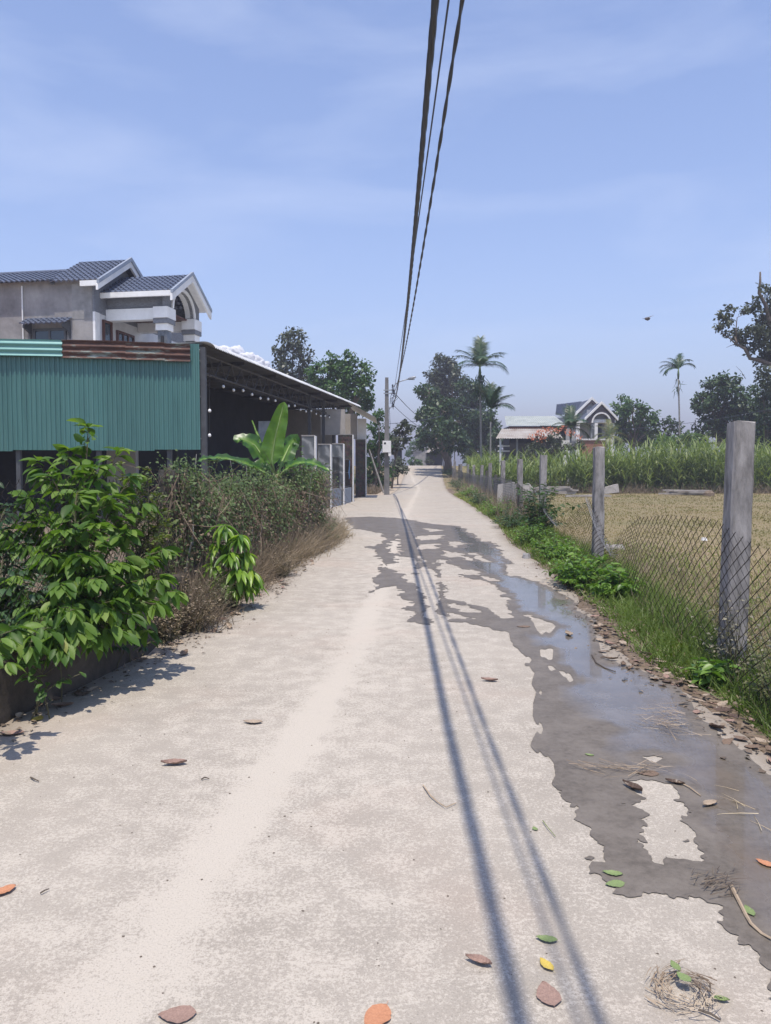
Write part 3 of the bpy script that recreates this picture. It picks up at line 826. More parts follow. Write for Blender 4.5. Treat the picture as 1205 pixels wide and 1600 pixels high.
# main roof behind, then the front gable
tiled(f(-14, -0.35, 8.78), f(-1.55, -0.35, 8.78), f(-1.55, 2.15, 9.76), f(-14, 2.15, 9.76), M_TILE, house)
tiled(f(-1.55, 4.7, 8.78), f(-14, 4.7, 8.78), f(-14, 2.15, 9.76), f(-1.55, 2.15, 9.76), M_TILE, house)
tiled(f(-1.7, -0.3, 8.74), f(0.42, -0.3, 8.74), f(0.42, 2.15, 10.12), f(-1.7, 2.15, 10.12), M_TILE, house)
tiled(f(0.42, 4.6, 8.74), f(-1.7, 4.6, 8.74), f(-1.7, 2.15, 10.12), f(0.42, 2.15, 10.12), M_TILE, house)
MB().tube([f(-14, 2.15, 9.80), f(-1.6, 2.15, 9.80)], 0.08, 6).build('ridge', M_TILE, house)
MB().prism([f(-1.68, -0.2, 8.7), f(-1.68, 4.5, 8.7), f(-1.68, 2.15, 10.05)], (0.1 * ho[0], 0.1 * ho[1], 0)).build('gable_wall', M_STONEBAND, house)
def verge(a, b0, b1, bm_, z0, z1, wd, mat, name, d=0.1):
    for bb in (b0, b1):
        P = [f(a, bb, z0 - wd), f(a, bm_, z1 - wd), f(a, bm_, z1), f(a, bb, z0)]
        MB().prism(P, (d * ho[0], d * ho[1], 0)).build(name, mat, house)
M_VERGE = plain('grey verge tile', (0.30, 0.34, 0.40), (0.22, 0.25, 0.30), 0.5, 3)
verge(0.44, -0.42, 4.72, 2.15, 8.74, 10.23, 0.16, M_VERGE, 'verge_tile')
verge(0.40, -0.42, 4.72, 2.15, 8.56, 10.05, 0.22, M_WHITE, 'bargeboard', 0.09)
MB().box((-0.3, -0.36, 8.52), (0.4, -0.28, 8.72), f).build('eave_board', M_WHITE, house)
# projecting porch with its own gable and arch
PA = 2.62
tiled(f(0.0, 0.5, 8.42), f(PA + 0.4, 0.5, 8.42), f(PA + 0.4, 2.3, 9.44), f(0.0, 2.3, 9.44), M_TILE, house)
tiled(f(PA + 0.4, 4.1, 8.42), f(0.0, 4.1, 8.42), f(0.0, 2.3, 9.44), f(PA + 0.4, 2.3, 9.44), M_TILE, house)
verge(PA + 0.42, 0.38, 4.22, 2.3, 8.44, 9.57, 0.13, M_VERGE, 'verge_tile')
verge(PA + 0.40, 0.38, 4.22, 2.3, 8.28, 9.42, 0.26, M_WHITE, 'bargeboard', 0.09)
MB().box((0.08, 0.42, 8.22), (PA + 0.4, 0.52, 8.42), f).build('eave_board', M_WHITE, house)
MB().prism([f(PA + .38, 0.55, 8.18), f(PA + .38, 4.05, 8.18), f(PA + .38, 2.3, 9.45)], (-0.02 * ho[0], -0.02 * ho[1], 0)).v
for (b0, b1) in ((0.5, 2.3), (4.1, 2.3)):                                   # white soffit under the overhang
    MB().prism([f(PA + .38, b0, 8.33), f(PA + .38, b1, 9.35), f(PA - .06, b1, 9.35), f(PA - .06, b0, 8.33)], (0, 0, -0.04)).build('soffit', M_WHITE, house)
MB().box((0.08, 0.95, 7.86), (PA - 0.1, 1.1, 8.36), f).build('side_fascia', M_STONEBAND, house)
MB().box((0.08, 3.55, 7.86), (PA - 0.1, 3.7, 8.36), f).build('side_fascia', M_STONEBAND, house)
MB().box((0.08, 0.84, 7.42), (PA, 1.22, 7.86), f).build('side_beam', M_WHITE, house)
MB().box((0.08, 3.40, 7.42), (PA, 3.78, 7.86), f).build('side_beam', M_WHITE, house)
MB().box((0.08, 1.23, 7.80), (PA - 0.2, 3.39, 7.85), f).build('porch_ceiling', M_WOOD, house)
arc = [(2.3 - 0.98 * math.cos(math.pi * k / 16), 7.9 + 0.86 * math.sin(math.pi * k / 16)) for k in range(17)]
face = [(0.72, 7.9)] + arc + [(3.88, 7.9), (3.88, 8.52), (2.3, 9.60), (0.72, 8.52)]
# the gable face as quads round the arch so that no polygon is concave
gf = MB()
def outer(b):
    return 8.46 + (9.32 - 8.46) * (1 - abs(b - 2.3) / 1.6)
cols = [0.72] + [a[0] for a in arc] + [3.88]
for k in range(len(cols) - 1):
    b0, b1 = cols[k], cols[k + 1]
    z0 = arc[k - 1][1] if 1 <= k <= 17 else 7.9
    z1 = arc[k][1] if 0 <= k <= 16 else 7.9
    if k == 0: z0 = z1 = 7.88
    if k == len(cols) - 2: z0 = z1 = 7.88
    gf.prism([f(PA - 0.08, b0, z0), f(PA - 0.08, b1, z1), f(PA - 0.08, b1, outer(b1)), f(PA - 0.08, b0, outer(b0))], (0.14 * ho[0], 0.14 * ho[1], 0))
gf.build('gable_wall', M_STONEBAND, house)
am = MB()
for k in range(16):
    (b0, z0), (b1, z1) = arc[k], arc[k + 1]
    s0 = [(2.3 + (b - 2.3) * 1.13, 7.9 + (z - 7.9) * 1.13) for b, z in ((b0, z0), (b1, z1))]
    am.prism([f(PA - 0.3, b0, z0), f(PA - 0.3, b1, z1), f(PA - 0.3, *s0[1]), f(PA - 0.3, *s0[0])], (0.42 * ho[0], 0.42 * ho[1], 0))
am.build('arch_rim', M_WHITE, house)
MB().box((PA - 0.45, 0.66, 7.44), (PA + 0.14, 1.42, 7.87), f).build('front_beam', M_WHITE, house)
MB().box((PA - 0.45, 3.22, 7.44), (PA + 0.14, 3.96, 7.87), f).build('front_beam', M_WHITE, house)
for b in (1.04, 3.6):
    c = MB().box((PA - 0.36, b - 0.2, 4.4), (PA + 0.02, b + 0.2, 6.98), f).build('column', M_DKMARBLE, house)
    MB().box((PA - 0.42, b - 0.26, 6.98), (PA + 0.08, b + 0.26, 7.24), f).build('capital', M_WHITE, c)
    MB().box((PA - 0.48, b - 0.33, 7.24), (PA + 0.14, b + 0.33, 7.43), f).build('abacus', M_STONEBAND, c)
    MB().box((PA - 0.2, b - 0.28, 6.5), (PA - 0.1, b - 0.2, 6.75), f).build('wall_lamp', M_BLACK, c)
MB().box((0.06, 0.7, 4.2), (PA + 0.1, 4.0, 4.45), f).build('porch_floor', M_CEMENT, house)
# door and windows in the front wall
def opening(b0, b1, z0, z1, name, panes):
    fr = MB()
    for (x0, x1, y0, y1) in ((b0, b1, z1 - .09, z1), (b0, b1, z0, z0 + .09), (b0, b0 + .08, z0 + .09, z1 - .09), (b1 - .08, b1, z0 + .09, z1 - .09)):
        fr.box((0.06, x0, y0), (0.15, x1, y1), f)
    o = fr.build(name, M_WOOD, house)
    for k in range(panes):
        s0 = b0 + .08 + (b1 - b0 - .16) * k / panes; s1 = b0 + .08 + (b1 - b0 - .16) * (k + 1) / panes
        MB().box((0.062, s0 + .03, z0 + .09), (0.10, s1 - .03, z1 - .09), f).build('pane', M_GLASS, o)
        if k: MB().box((0.062, s0 - .03, z0 + .09), (0.14, s0 + .03, z1 - .09), f).build('mullion', M_WOOD, o)
opening(0.56, 1.22, 5.0, 7.42, 'door', 1)
opening(1.62, 3.02, 5.6, 7.2, 'window', 3)
opening(3.4, 4.2, 5.6, 7.0, 'window', 2)
# side window under a small tiled awning
sw = MB()
for (x0, x1, y0, y1) in ((-2.5, -1.1, 6.93, 7.02), (-2.5, -1.1, 5.9, 6.0), (-2.5, -2.42, 6.0, 6.93), (-1.18, -1.1, 6.0, 6.93), (-1.84, -1.76, 6.0, 6.93)):
    sw.box((x0, -0.08, y0), (x1, -0.003, y1), f)
sw = sw.build('window', M_STEEL, house)
for a0 in (-2.42, -1.76): MB().box((a0 + .005, -0.05, 6.005), (a0 + .575, -0.004, 6.925), f).build('pane', M_GLASS, sw)
aw = tiled(f(-2.75, -0.55, 7.12), f(-0.85, -0.55, 7.12), f(-0.85, 0.0, 7.42), f(-2.75, 0.0, 7.42), M_TILE, house, 0.2, 0.22)
aw.name = 'awning'; del aw['kind']
for a0 in (-2.66, -1.0):
    MB().prism([f(a0, -0.002, 7.3), f(a0, -0.5, 7.1), f(a0, -0.5, 7.0), f(a0, -0.12, 6.85), f(a0, -0.002, 6.6)], (0.07 * ho[0], 0.07 * ho[1], 0)).build('bracket', M_STEEL, aw)
MB().tube([f(-2.95, -0.05, 8.7), f(-2.95, -0.05, 4.0)], 0.03, 6).build('drainpipe', M_WHITE, house)
MB().box((-0.85, -0.012, 7.35), (-0.02, -0.002, 8.7), f).build('render_patch', M_CEMENT, house)
# red tiled roof corner of the house next door
rt = thing('neighbour_roof', (-15.6, 27.2, 0), 'orange tiled roof corner showing above the pale green capping sheet', 'roof')
M_ORANGE = plain('orange roof tile', (0.42, 0.14, 0.075), (0.28, 0.09, 0.05), 0.7, 4)
o = tiled((-19, 26.5, 5.55), (-13.4, 26.5, 5.05), (-15.2, 29.6, 6.2), (-19, 29.6, 6.6), M_ORANGE, rt, 0.3, 0.25)
MB().box((-19, 26.9, -0.05), (-14.2, 27.9, 5.0)).build('wall', M_CREAM, rt)

# ================================================================== FENCES
M_POST = plain('weathered concrete post', (0.25, 0.235, 0.225), (0.075, 0.07, 0.066), 0.92, 11, bm=1.0, bscale=26, stretch=(1, 1, 0.28), c3=(0.40, 0.375, 0.36))
M_POSTD = plain('blackened concrete post', (0.10, 0.095, 0.085), (0.05, 0.048, 0.044), 0.95, 7, bm=0.6, bscale=40, stretch=(1, 1, 0.5))
M_WIRE = plain('dark rusty wire', (0.045, 0.035, 0.028), (0.025, 0.02, 0.017), 0.7, 8, spec=0.3)
M_WIREG = plain('dull grey wire', (0.22, 0.22, 0.225), (0.13, 0.13, 0.135), 0.6, 8, spec=0.4)
def fence_post(x, y, w, z0, z1, mat, parent, lean=(0, 0), seed=0):
    r = random.Random(seed)
    mb = MB(); n = 9
    V, F = [], []
    for k in range(n + 1):
        t = k / n; h = w / 2 * (1.03 - 0.05 * t)
        cx, cy = x + lean[0] * t + r.uniform(-.003, .003), y + lean[1] * t
        c = h * 0.82
        ring = [(-h, -c), (-c, -h), (c, -h), (h, -c), (h, c), (c, h), (-c, h), (-h, c)]
        V += [(cx + a + r.uniform(-.004, .004), cy + b + r.uniform(-.004, .004), z0 + (z1 - z0) * t + (r.uniform(-.012, .012) if k == n else 0)) for a, b in ring]
    for k in range(n):
        for j in range(8): F.append((k * 8 + j, k * 8 + (j + 1) % 8, (k + 1) * 8 + (j + 1) % 8, (k + 1) * 8 + j))
    F += [tuple(range(8))[::-1], tuple(range(n * 8, n * 8 + 8))]
    return make('post', V, F, mat, parent)
def chain_link(pts, top, bot, pitch, rad, sides=3, wob=0.012, seed=1, vstep=None):
    """zigzag wires woven along the plan polyline PTS between BOT(s) and TOP(s)"""
    pts = np.array(pts, float)
    seg = np.hypot(*(pts[1:] - pts[:-1]).T); cs = np.concatenate([[0], np.cumsum(seg)])
    n = int(cs[-1] / (pitch / 2))
    r = np.random.RandomState(seed)
    VV, FF = [], []; base = 0
    for k in range(n):
        s = (k + 0.5) * cs[-1] / n
        zt, zb = top(s), bot(s)
        x = np.interp(s, cs, pts[:, 0]); y = np.interp(s, cs, pts[:, 1])
        i = min(np.searchsorted(cs, s, 'right') - 1, len(seg) - 1)
        e = (pts[i + 1] - pts[i]) / seg[i]
        full = 1.12
        m = max(2, int(full / (vstep or pitch * 0.55)))
        if zt - zb < 0.05: continue
        tt = np.arange(m + 1) / m
        z = zb + (zt - zb) * tt
        sway = wob * (vnoise(np.full(m + 1, s), z, 2.2) * 2) + 0.05 * vnoise(np.full(m + 1, s * 0.4), z, 1.3)
        side = ((np.arange(m + 1) + k) % 2 - 0.5) * pitch * 0.98 * 0.5
        nrm = np.array((-e[1], e[0]))
        dep = ((np.arange(m + 1) + k) % 2 - 0.5) * 0.004 + sway
        cx = x + e[0] * side + nrm[0] * dep; cy = y + e[1] * side + nrm[1] * dep
        C = np.stack([cx, cy, z], -1)
        # spiky free end
        C[-1] += (C[-1] - C[-2]) * 0.35
        ang = np.arange(sides) * 2 * math.pi / sides
        ring = np.stack([np.cos(ang) * e[0] * rad + np.cos(ang) * 0, np.cos(ang) * e[1] * rad + np.sin(ang) * rad * nrm[1], np.sin(ang) * rad * 0.6], -1)
        ring += np.stack([np.sin(ang) * rad * nrm[0], 0 * ang, 0 * ang], -1)
        V = (C[:, None] + ring[None]).reshape(-1, 3)
        I = base + np.arange(m)[:, None] * sides + np.arange(sides)[None]
        J = base + np.arange(m)[:, None] * sides + (np.arange(sides)[None] + 1) % sides
        FF.append(np.stack([I, J, J + sides, I + sides], -1).reshape(-1, 4))
        VV.append(V); base += len(V)
    return np.concatenate(VV), np.concatenate(FF)

RP = [(1.9, 1.6), (2.63, 5.82), (3.42, 12.4), (3.78, 18.6), (4.4, 25.2), (4.86, 32.0), (5.22, 38.5), (5.58, 45.0), (5.88, 51.5), (6.15, 58.0), (6.35, 64.5), (6.3, 70.0), (6.6, 74.5)]
rf = thing('chain_link_fence', (RP[1][0], RP[1][1], 0), 'sagging chain-link fence on grey concrete posts along the dry field', 'fence')
heights = [1.86, 1.86, 1.87, 1.87, 1.86, 1.9, 1.86, 1.8, 1.85, 1.86, 1.8, 1.9, 1.9]
lean = [(0, 0), (0.03, 0), (0.0, 0), (0.02, 0), (-.02, 0), (.01, 0), (0, 0), (0.05, 0), (.02, 0), (0.06, 0), (-.03, 0), (0, 0), (.05, 0)]
for k, (x, y) in enumerate(RP):
    if k == 0: continue
    fence_post(x + .02, y, 0.16 if k < 4 else 0.17, landz(y) - 0.1, landz(y) + heights[k], M_POST, rf, lean[k], k)
for (x, y, h) in ((5.45, 41.8, 1.5), (6.0, 55.0, 1.55), (6.42, 67.5, 1.7), (5.05, 35.5, 1.3)):
    fence_post(x, y, 0.13, landz(y) - 0.1, landz(y) + h, M_POSTD, rf, (0.05, 0), int(y))
FP = [(p[0] - 0.13, p[1]) for p in RP]
cs_ = np.concatenate([[0], np.cumsum(np.hypot(*(np.array(FP)[1:] - np.array(FP)[:-1]).T))])
def top_r(s):
    y = np.interp(s, cs_, [p[1] for p in FP])
    z = np.interp(y, [1.6, 3.5, 5.0, 5.8, 7.4, 8.6, 9.6, 10.2, 11.0, 12.0, 12.5, 13.2, 14.5, 16, 17.5, 18.6, 19.5, 22, 25.2, 30, 32, 36, 38.5, 75],
                  [1.05, 1.03, 1.03, 1.1, 1.06, 0.98, 0.75, 0.45, 0.62, 0.95, 1.05, 0.85, 0.55, 0.45, 0.75, 1.05, 0.9, 0.95, 1.1, 1.15, 1.2, 1.15, 1.2, 1.2])
    return z + landz(y) + 0.05 * float(vnoise(s, 0, 1.1))
def bot_r(s):
    y = np.interp(s, cs_, [p[1] for p in FP])
    return landz(y) - 0.02
Vn, Fn = chain_link(FP[:5], top_r, bot_r, 0.17, 0.0026, vstep=0.05)
make('wire_mesh', Vn, Fn, M_WIRE, rf)['kind'] = 'stuff'
sub = FP[4:]
off_ = cs_[4]
Vn, Fn = chain_link(sub, lambda s: top_r(s + off_), lambda s: bot_r(s + off_), 0.22, 0.005, vstep=.09)
make('wire_mesh', Vn, Fn, M_WIREG, rf)['kind'] = 'stuff'
# the torn edge rolled into a rope where the mesh has slipped
for y0, y1, za, zb in ((12.5, 9.9, 1.05, 0.42), (18.6, 15.2, 1.02, 0.42)):
    q = MB()
    for k in range(5):
        pts = []
        for i in range(26):
            t = i / 25; y = y0 + (y1 - y0) * t
            x = np.interp(y, [p[1] for p in FP], [p[0] for p in FP]) - 0.03
            sag = za + (zb - za) * t - 0.10 * math.sin(math.pi * t)
            a = i * 0.9 + k * 1.256
            rr = 0.018 + 0.03 * t
            pts.append((x + rr * math.cos(a), y, sag + rr * math.sin(a)))
        q.tube(pts, 0.0028, 3)
    q.build('rolled_edge', M_WIREG, rf)

LP = [(-2.62, 2.2), (-2.34, 4.4), (-2.2, 5.8), (-2.36, 8.6), (-2.1, 11.6), (-1.72, 14.6), (-1.55, 17.2)]
lf = thing('chain_link_fence', (LP[3][0], LP[3][1], 0), 'rusty chain-link fence on blackened posts, smothered by dry creepers', 'fence')
for k, (x, y, h, w) in enumerate(((-2.42, 8.6, 1.5, 0.2), (-2.22, 11.6, 1.34, 0.18), (-1.85, 14.6, 1.45, 0.2), (-1.66, 17.2, 1.32, 0.17), (-2.5, 3.0, 1.55, 0.18))):
    fence_post(x, y, w, -0.1, h, M_POSTD, lf, (0, 0), 60 + k)
csl = np.concatenate([[0], np.cumsum(np.hypot(*(np.array(LP)[1:] - np.array(LP)[:-1]).T))])
Vn, Fn = chain_link(LP, lambda s: 1.42 + 0.05 * float(vnoise(s, 3, 1.0)), lambda s: 0.36, 0.10, 0.0022, seed=4, vstep=.04)
make('wire_mesh', Vn, Fn, M_WIRE, lf)['kind'] = 'stuff'
# low footing wall under it
WL = [(-2.75, 1.5), (-2.3, 4.44), (-2.1, 5.4), (-1.98, 6.2), (-2.15, 8.6), (-1.95, 11.6), (-1.58, 14.6), (-1.42, 17.4)]
M_SHADEDWALL = plain('concrete darkened for shade', (0.075, 0.062, 0.05), (0.03, 0.027, 0.022), 0.95, 3.5, bm=0.9, bscale=16, c3=(0.13, 0.108, 0.085))  # concrete colour darkened for the shade the shrubs throw on the wall
wy = np.arange(1.5, 17.4, 0.12)
wx_ = np.interp(wy, [p[1] for p in WL], [p[0] for p in WL])
rows = []
for off, z in ((0.02, -0.06), (0.0, 0.1), (0.0, 0.25), (-0.01, 0.385), (-0.04, 0.41), (-0.18, 0.41), (-0.22, 0.38), (-0.23, -0.06)):
    rows.append(np.stack([wx_ + off + 0.035 * vnoise(wy, wy * 0 + z * 9, 3), wy, z + (0.04 * vnoise(wy, wy * 0 + off * 50, 2.2) if z > .3 else 0 * wy)], -1))
Vw = np.concatenate(rows); m_ = len(wy); I = np.arange(len(Vw)).reshape(8, m_)
Fw = np.stack([I[:-1, :-1], I[:-1, 1:], I[1:, 1:], I[1:, :-1]], -1).reshape(-1, 4)
tag(make('footing_wall', Vw, Fw, M_SHADEDWALL, loc=(-2.2, 5, 0), smooth=False), 'low shade-darkened concrete footing wall under the left fence', 'wall')

# ================================================================== TREES
M_BARK = plain('grey brown bark', (0.16, 0.13, 0.105), (0.085, 0.07, 0.058), 0.95, 6, stretch=(1, 1, 0.3), bm=0.6, bscale=20)
M_BARKL = plain('pale bark', (0.33, 0.31, 0.28), (0.2, 0.185, 0.165), 0.9, 6, stretch=(1, 1, 0.3))
L_DARK = leafmat('dark broadleaf', [(0.1, (0.018, 0.042, 0.018)), (0.5, (0.038, 0.080, 0.028)), (0.95, (0.080, 0.130, 0.042))], 0.22)
L_MID = leafmat('green broadleaf', [(0.1, (0.025, 0.065, 0.020)), (0.5, (0.055, 0.125, 0.032)), (0.95, (0.105, 0.19, 0.048))], 0.28)
L_GREY = leafmat('grey green broadleaf', [(0.1, (0.035, 0.050, 0.032)), (0.5, (0.065, 0.082, 0.050)), (0.95, (0.12, 0.135, 0.085))], 0.2)
L_LIGHT = leafmat('fresh light foliage', [(0.1, (0.045, 0.100, 0.022)), (0.5, (0.085, 0.170, 0.035)), (0.95, (0.14, 0.24, 0.055))], 0.35)
def tree(name, label, bx, by, blobs, trunk_r, mat, leaf=0.3, dens=1.0, seed=0, bark=None, fork=0.45, clump=0.33, cat='tree', group=None, base_z=None, fill=0.62):
    """blobs: (x, y, z, r) lumps of crown; limbs run from the fork to each"""
    r = np.random.RandomState(seed)
    z0 = landz(by) - 0.1 if base_z is None else base_z
    t = thing(name, (bx, by, z0), label, cat, group)
    zc = min(b[2] for b in blobs); zt = max(b[2] + b[3] for b in blobs)
    mx, my = np.mean([b[0] for b in blobs]), np.mean([b[1] for b in blobs])
    fk = np.array((bx + (mx - bx) * 0.4, by + (my - by) * 0.4, z0 + max(0.6, (zc - z0) * 0.75)))
    q = MB()
    q.tube([(bx, by, z0), (bx + r.normal() * .1, by, z0 + (fk[2] - z0) * .5), fk], [trunk_r * 1.25, trunk_r, trunk_r * .85], 8)
    q.build('trunk', bark or M_BARK, t, smooth=True)
    q = MB()
    for (x, y, z, rr) in blobs:
        e = np.array((x, y, z)); d = e - fk; L_ = np.linalg.norm(d)
        m1 = fk + d * .35 + np.array((0, 0, .12 * L_)) + r.normal(size=3) * .05 * L_
        m2 = fk + d * .7 + np.array((0, 0, .08 * L_)) + r.normal(size=3) * .05 * L_
        q.tube([fk - (0, 0, .1), m1, m2, e], [trunk_r * .6, trunk_r * .42, trunk_r * .28, trunk_r * .12], 5)
        for k in range(4):
            p = m2 + (e - m2) * r.rand(); dd = sphere_dirs(r, 1)[0] * rr * .8
            q.tube([p, p + dd * .5 + (0, 0, .1 * rr), p + dd], [trunk_r * .2, trunk_r * .12, trunk_r * .04], 4)
    q.build('limbs', bark or M_BARK, t)
    P, A, Nn, Ls = [], [], [], []
    for (x, y, z, rr) in blobs:
        c = np.array((x, y, z))
        k = int(max(12, 38 * (rr / 2.0) ** 1.2)); k = min(k, 90)
        dirs = sphere_dirs(r, k); dirs[:, 2] *= .85
        cen = c + dirs * (rr * (fill + (1 - fill) * r.rand(k) ** .6))[:, None]
        crad = rr * clump * r.uniform(.65, 1.25, k)
        for cc, cr, dd in zip(cen, crad, dirs):
            n = int(dens * 17 * (cr / leaf) ** 2) + 8
            sd = sphere_dirs(r, n)
            off = sd * (cr * r.rand(n) ** .4)[:, None] * np.array((1.05, 1.05, .8))
            P.append(cc + off)
            A.append(unit(sd * .6 + r.normal(size=(n, 3)) * .6 + np.array((0, 0, -.35))))
            Nn.append(unit(sd * .5 + dd * .4 + np.array((0, 0, .7)) + r.normal(size=(n, 3)) * .45))
            Ls.append(leaf * r.uniform(.65, 1.35, n))
    P, A, Nn, Ls = np.concatenate(P), np.concatenate(A), np.concatenate(Nn), np.concatenate(Ls)
    leaves('crown', mat, P, A, Nn, Ls, Ls * .62, QUAD, t, seed=seed)
    return t
def at_px(l, Y, dy=1.5, seed=0):
    """crown lumps from photo pixels (u, v, radius) at about depth Y"""
    r = random.Random(seed)
    out = []
    for (u, v, rp) in l:
        yy = Y + r.uniform(-dy, dy); p = D(u, v, yy)
        out.append((p[0], yy, p[2], rp * yy / FPX))
    return out

# behind the shed
tree('broadleaf_tree', 'slim dark grey-green tree rising behind the shed roof, left of the rounder one', D(458, 640, 72)[0], 72, at_px([(458, 528, 19), (440, 556, 17), (472, 552, 17), (452, 580, 24), (478, 584, 15), (434, 585, 12), (462, 605, 24)], 72, 1.2, 3), 0.24, L_GREY, 0.34, 0.8, 11)
tree('broadleaf_tree', 'round fresh green tree behind the far end of the shed roof', D(540, 700, 62)[0], 62, at_px([(535, 566, 22), (505, 585, 22), (560, 582, 22), (530, 600, 28), (568, 605, 17), (500, 608, 18), (548, 625, 26), (572, 628, 14)], 62, 1.6, 4), 0.26, L_MID, 0.34, 1.0, 12)
tree('broadleaf_tree', 'dense leafy tree crowding the left side of the utility pole', D(584, 740, 56)[0], 56, at_px([(590, 668, 16), (578, 690, 20), (596, 700, 17), (585, 725, 22), (600, 738, 14), (572, 745, 18), (592, 650, 10), (600, 682, 9), (594, 755, 13)], 56, 1.0, 5), 0.16, L_MID, 0.26, 0.9, 13)
tree('broadleaf_tree', 'thin open-branched tree just right of the utility pole', D(612, 735, 60)[0], 60, at_px([(616, 680, 9), (626, 672, 8), (634, 684, 7), (622, 692, 9), (640, 668, 6), (613, 700, 8), (630, 662, 5)], 60, 0.8, 6), 0.07, L_GREY, 0.26, 0.45, 14, clump=0.5)
tree('bush', 'low tangled bush on the bank right of the utility pole', D(622, 735, 66)[0], 66, at_px([(616, 728, 9), (627, 730, 8), (633, 735, 6), (612, 738, 9), (624, 720, 7)], 66, 0.8, 7), 0.05, L_GREY, 0.22, 0.8, 15, cat='bush')
# the dark stand right of the lane
tree('broadleaf_tree', 'tallest greyish tree of the dark stand right of the lane', D(700, 720, 104)[0], 104, at_px([(688, 566, 15), (703, 572, 13), (680, 585, 14), (698, 592, 20), (715, 590, 14), (680, 612, 20), (705, 620, 24)], 104, 2, 8), 0.4, L_GREY, 0.42, 0.9, 16)
tree('broadleaf_tree', 'broad dark tree leaning over the lane at the rise', D(700, 725, 86)[0], 86, at_px([(670, 615, 18), (690, 640, 25), (668, 650, 18), (676, 678, 22), (700, 672, 24), (664, 690, 14), (690, 696, 20), (712, 690, 20)], 84, 6, 9), 0.4, L_DARK, 0.40, 1.0, 17)
tree('broadleaf_tree', 'dark rounded tree behind the two slender palms', D(735, 725, 96)[0], 96, at_px([(730, 608, 20), (745, 625, 18), (728, 640, 24), (752, 652, 22), (735, 672, 26), (760, 680, 20), (742, 700, 22), (772, 690, 14), (765, 665, 14)], 96, 2, 10), 0.4, L_DARK, 0.40, 1.0, 18)
tree('broadleaf_tree', 'small dark tree beside the lower tin-roofed shack', D(778, 720, 88)[0], 88, at_px([(776, 680, 12), (783, 692, 10), (772, 700, 12), (780, 712, 12)], 88, 1, 11), 0.15, L_DARK, 0.34, 0.9, 19)
tree('bush', 'fresh green bush below the far hill where the lane ends', D(646, 720, 135)[0], 135, at_px([(652, 694, 9), (645, 702, 7), (660, 690, 9), (640, 709, 6), (668, 682, 8)], 135, 2, 12), 0.1, L_MID, 0.4, 0.8, 20, cat='bush')
tree('bush', 'clipped round bush in front of the far grey house', D(648, 722, 112)[0], 112, at_px([(648, 719, 6), (655, 722, 5), (641, 722, 5)], 112, .8, 13), 0.05, L_MID, 0.28, 0.9, 21, cat='bush')
tree('bush', 'pale bush by the far house porch', D(668, 722, 112)[0], 112, at_px([(668, 718, 5), (674, 721, 4)], 112, .8, 14), 0.05, L_GREY, 0.25, 0.9, 22, cat='bush')
# right hand background
tree('broadleaf_tree', 'rounded green tree right of the arched villa', D(990, 720, 84)[0], 84, at_px([(972, 632, 15), (990, 640, 18), (965, 655, 17), (1010, 650, 16), (985, 668, 24), (1020, 665, 13), (1005, 685, 20), (965, 685, 16)], 84, 1.6, 15), 0.25, L_MID, 0.38, 1.0, 23)
tree('bush', 'loose green thicket left of the tallest lone palm', D(1048, 720, 82)[0], 82, at_px([(1045, 660, 9), (1058, 668, 10), (1040, 676, 11), (1062, 684, 10), (1032, 690, 10)], 82, 1, 16), 0.08, L_DARK, 0.32, 0.8, 24, cat='bush')
tree('bush', 'bright yellow-green bush above the tall grass', D(1038, 720, 66)[0], 66, at_px([(1036, 686, 9), (1046, 690, 9), (1028, 694, 8), (1040, 702, 12)], 66, .8, 17), 0.05, L_LIGHT, 0.26, 1.0, 25, cat='bush')
tree('broadleaf_tree', 'wide dense green tree at the right edge behind the tall grass', D(1130, 740, 74)[0], 74, at_px([(1140, 592, 15), (1120, 605, 20), (1100, 628, 17), (1145, 620, 24), (1115, 642, 24), (1165, 640, 24), (1140, 665, 26), (1105, 668, 20), (1180, 668, 24), (1200, 645, 20), (1165, 690, 24), (1092, 690, 14), (1215, 680, 24)], 74, 2.2, 18), 0.35, L_DARK, 0.36, 1.0, 26)
tree('broadleaf_tree', 'dark shrubby tree filling the gap by the right frame edge', D(1195, 740, 64)[0], 64, at_px([(1190, 610, 16), (1205, 630, 20), (1225, 620, 26), (1200, 670, 22), (1240, 665, 26), (1190, 700, 18), (1225, 705, 24)], 64, 1.4, 19), 0.25, L_DARK, 0.32, 0.9, 27)
tree('bush', 'green thicket under the lone tall palm', D(1078, 720, 70)[0], 70, at_px([(1076, 682, 11), (1090, 688, 12), (1062, 692, 10), (1085, 700, 12)], 70, 1, 50), .06, L_MID, .28, .9, 28, cat='bush')
tree('bush', 'dark bushes between the villa and the rounded tree', D(945, 720, 90)[0], 90, at_px([(962, 690, 9), (948, 696, 8), (935, 698, 8), (972, 698, 9)], 90, 1, 51), .06, L_DARK, .3, .9, 29, cat='bush')
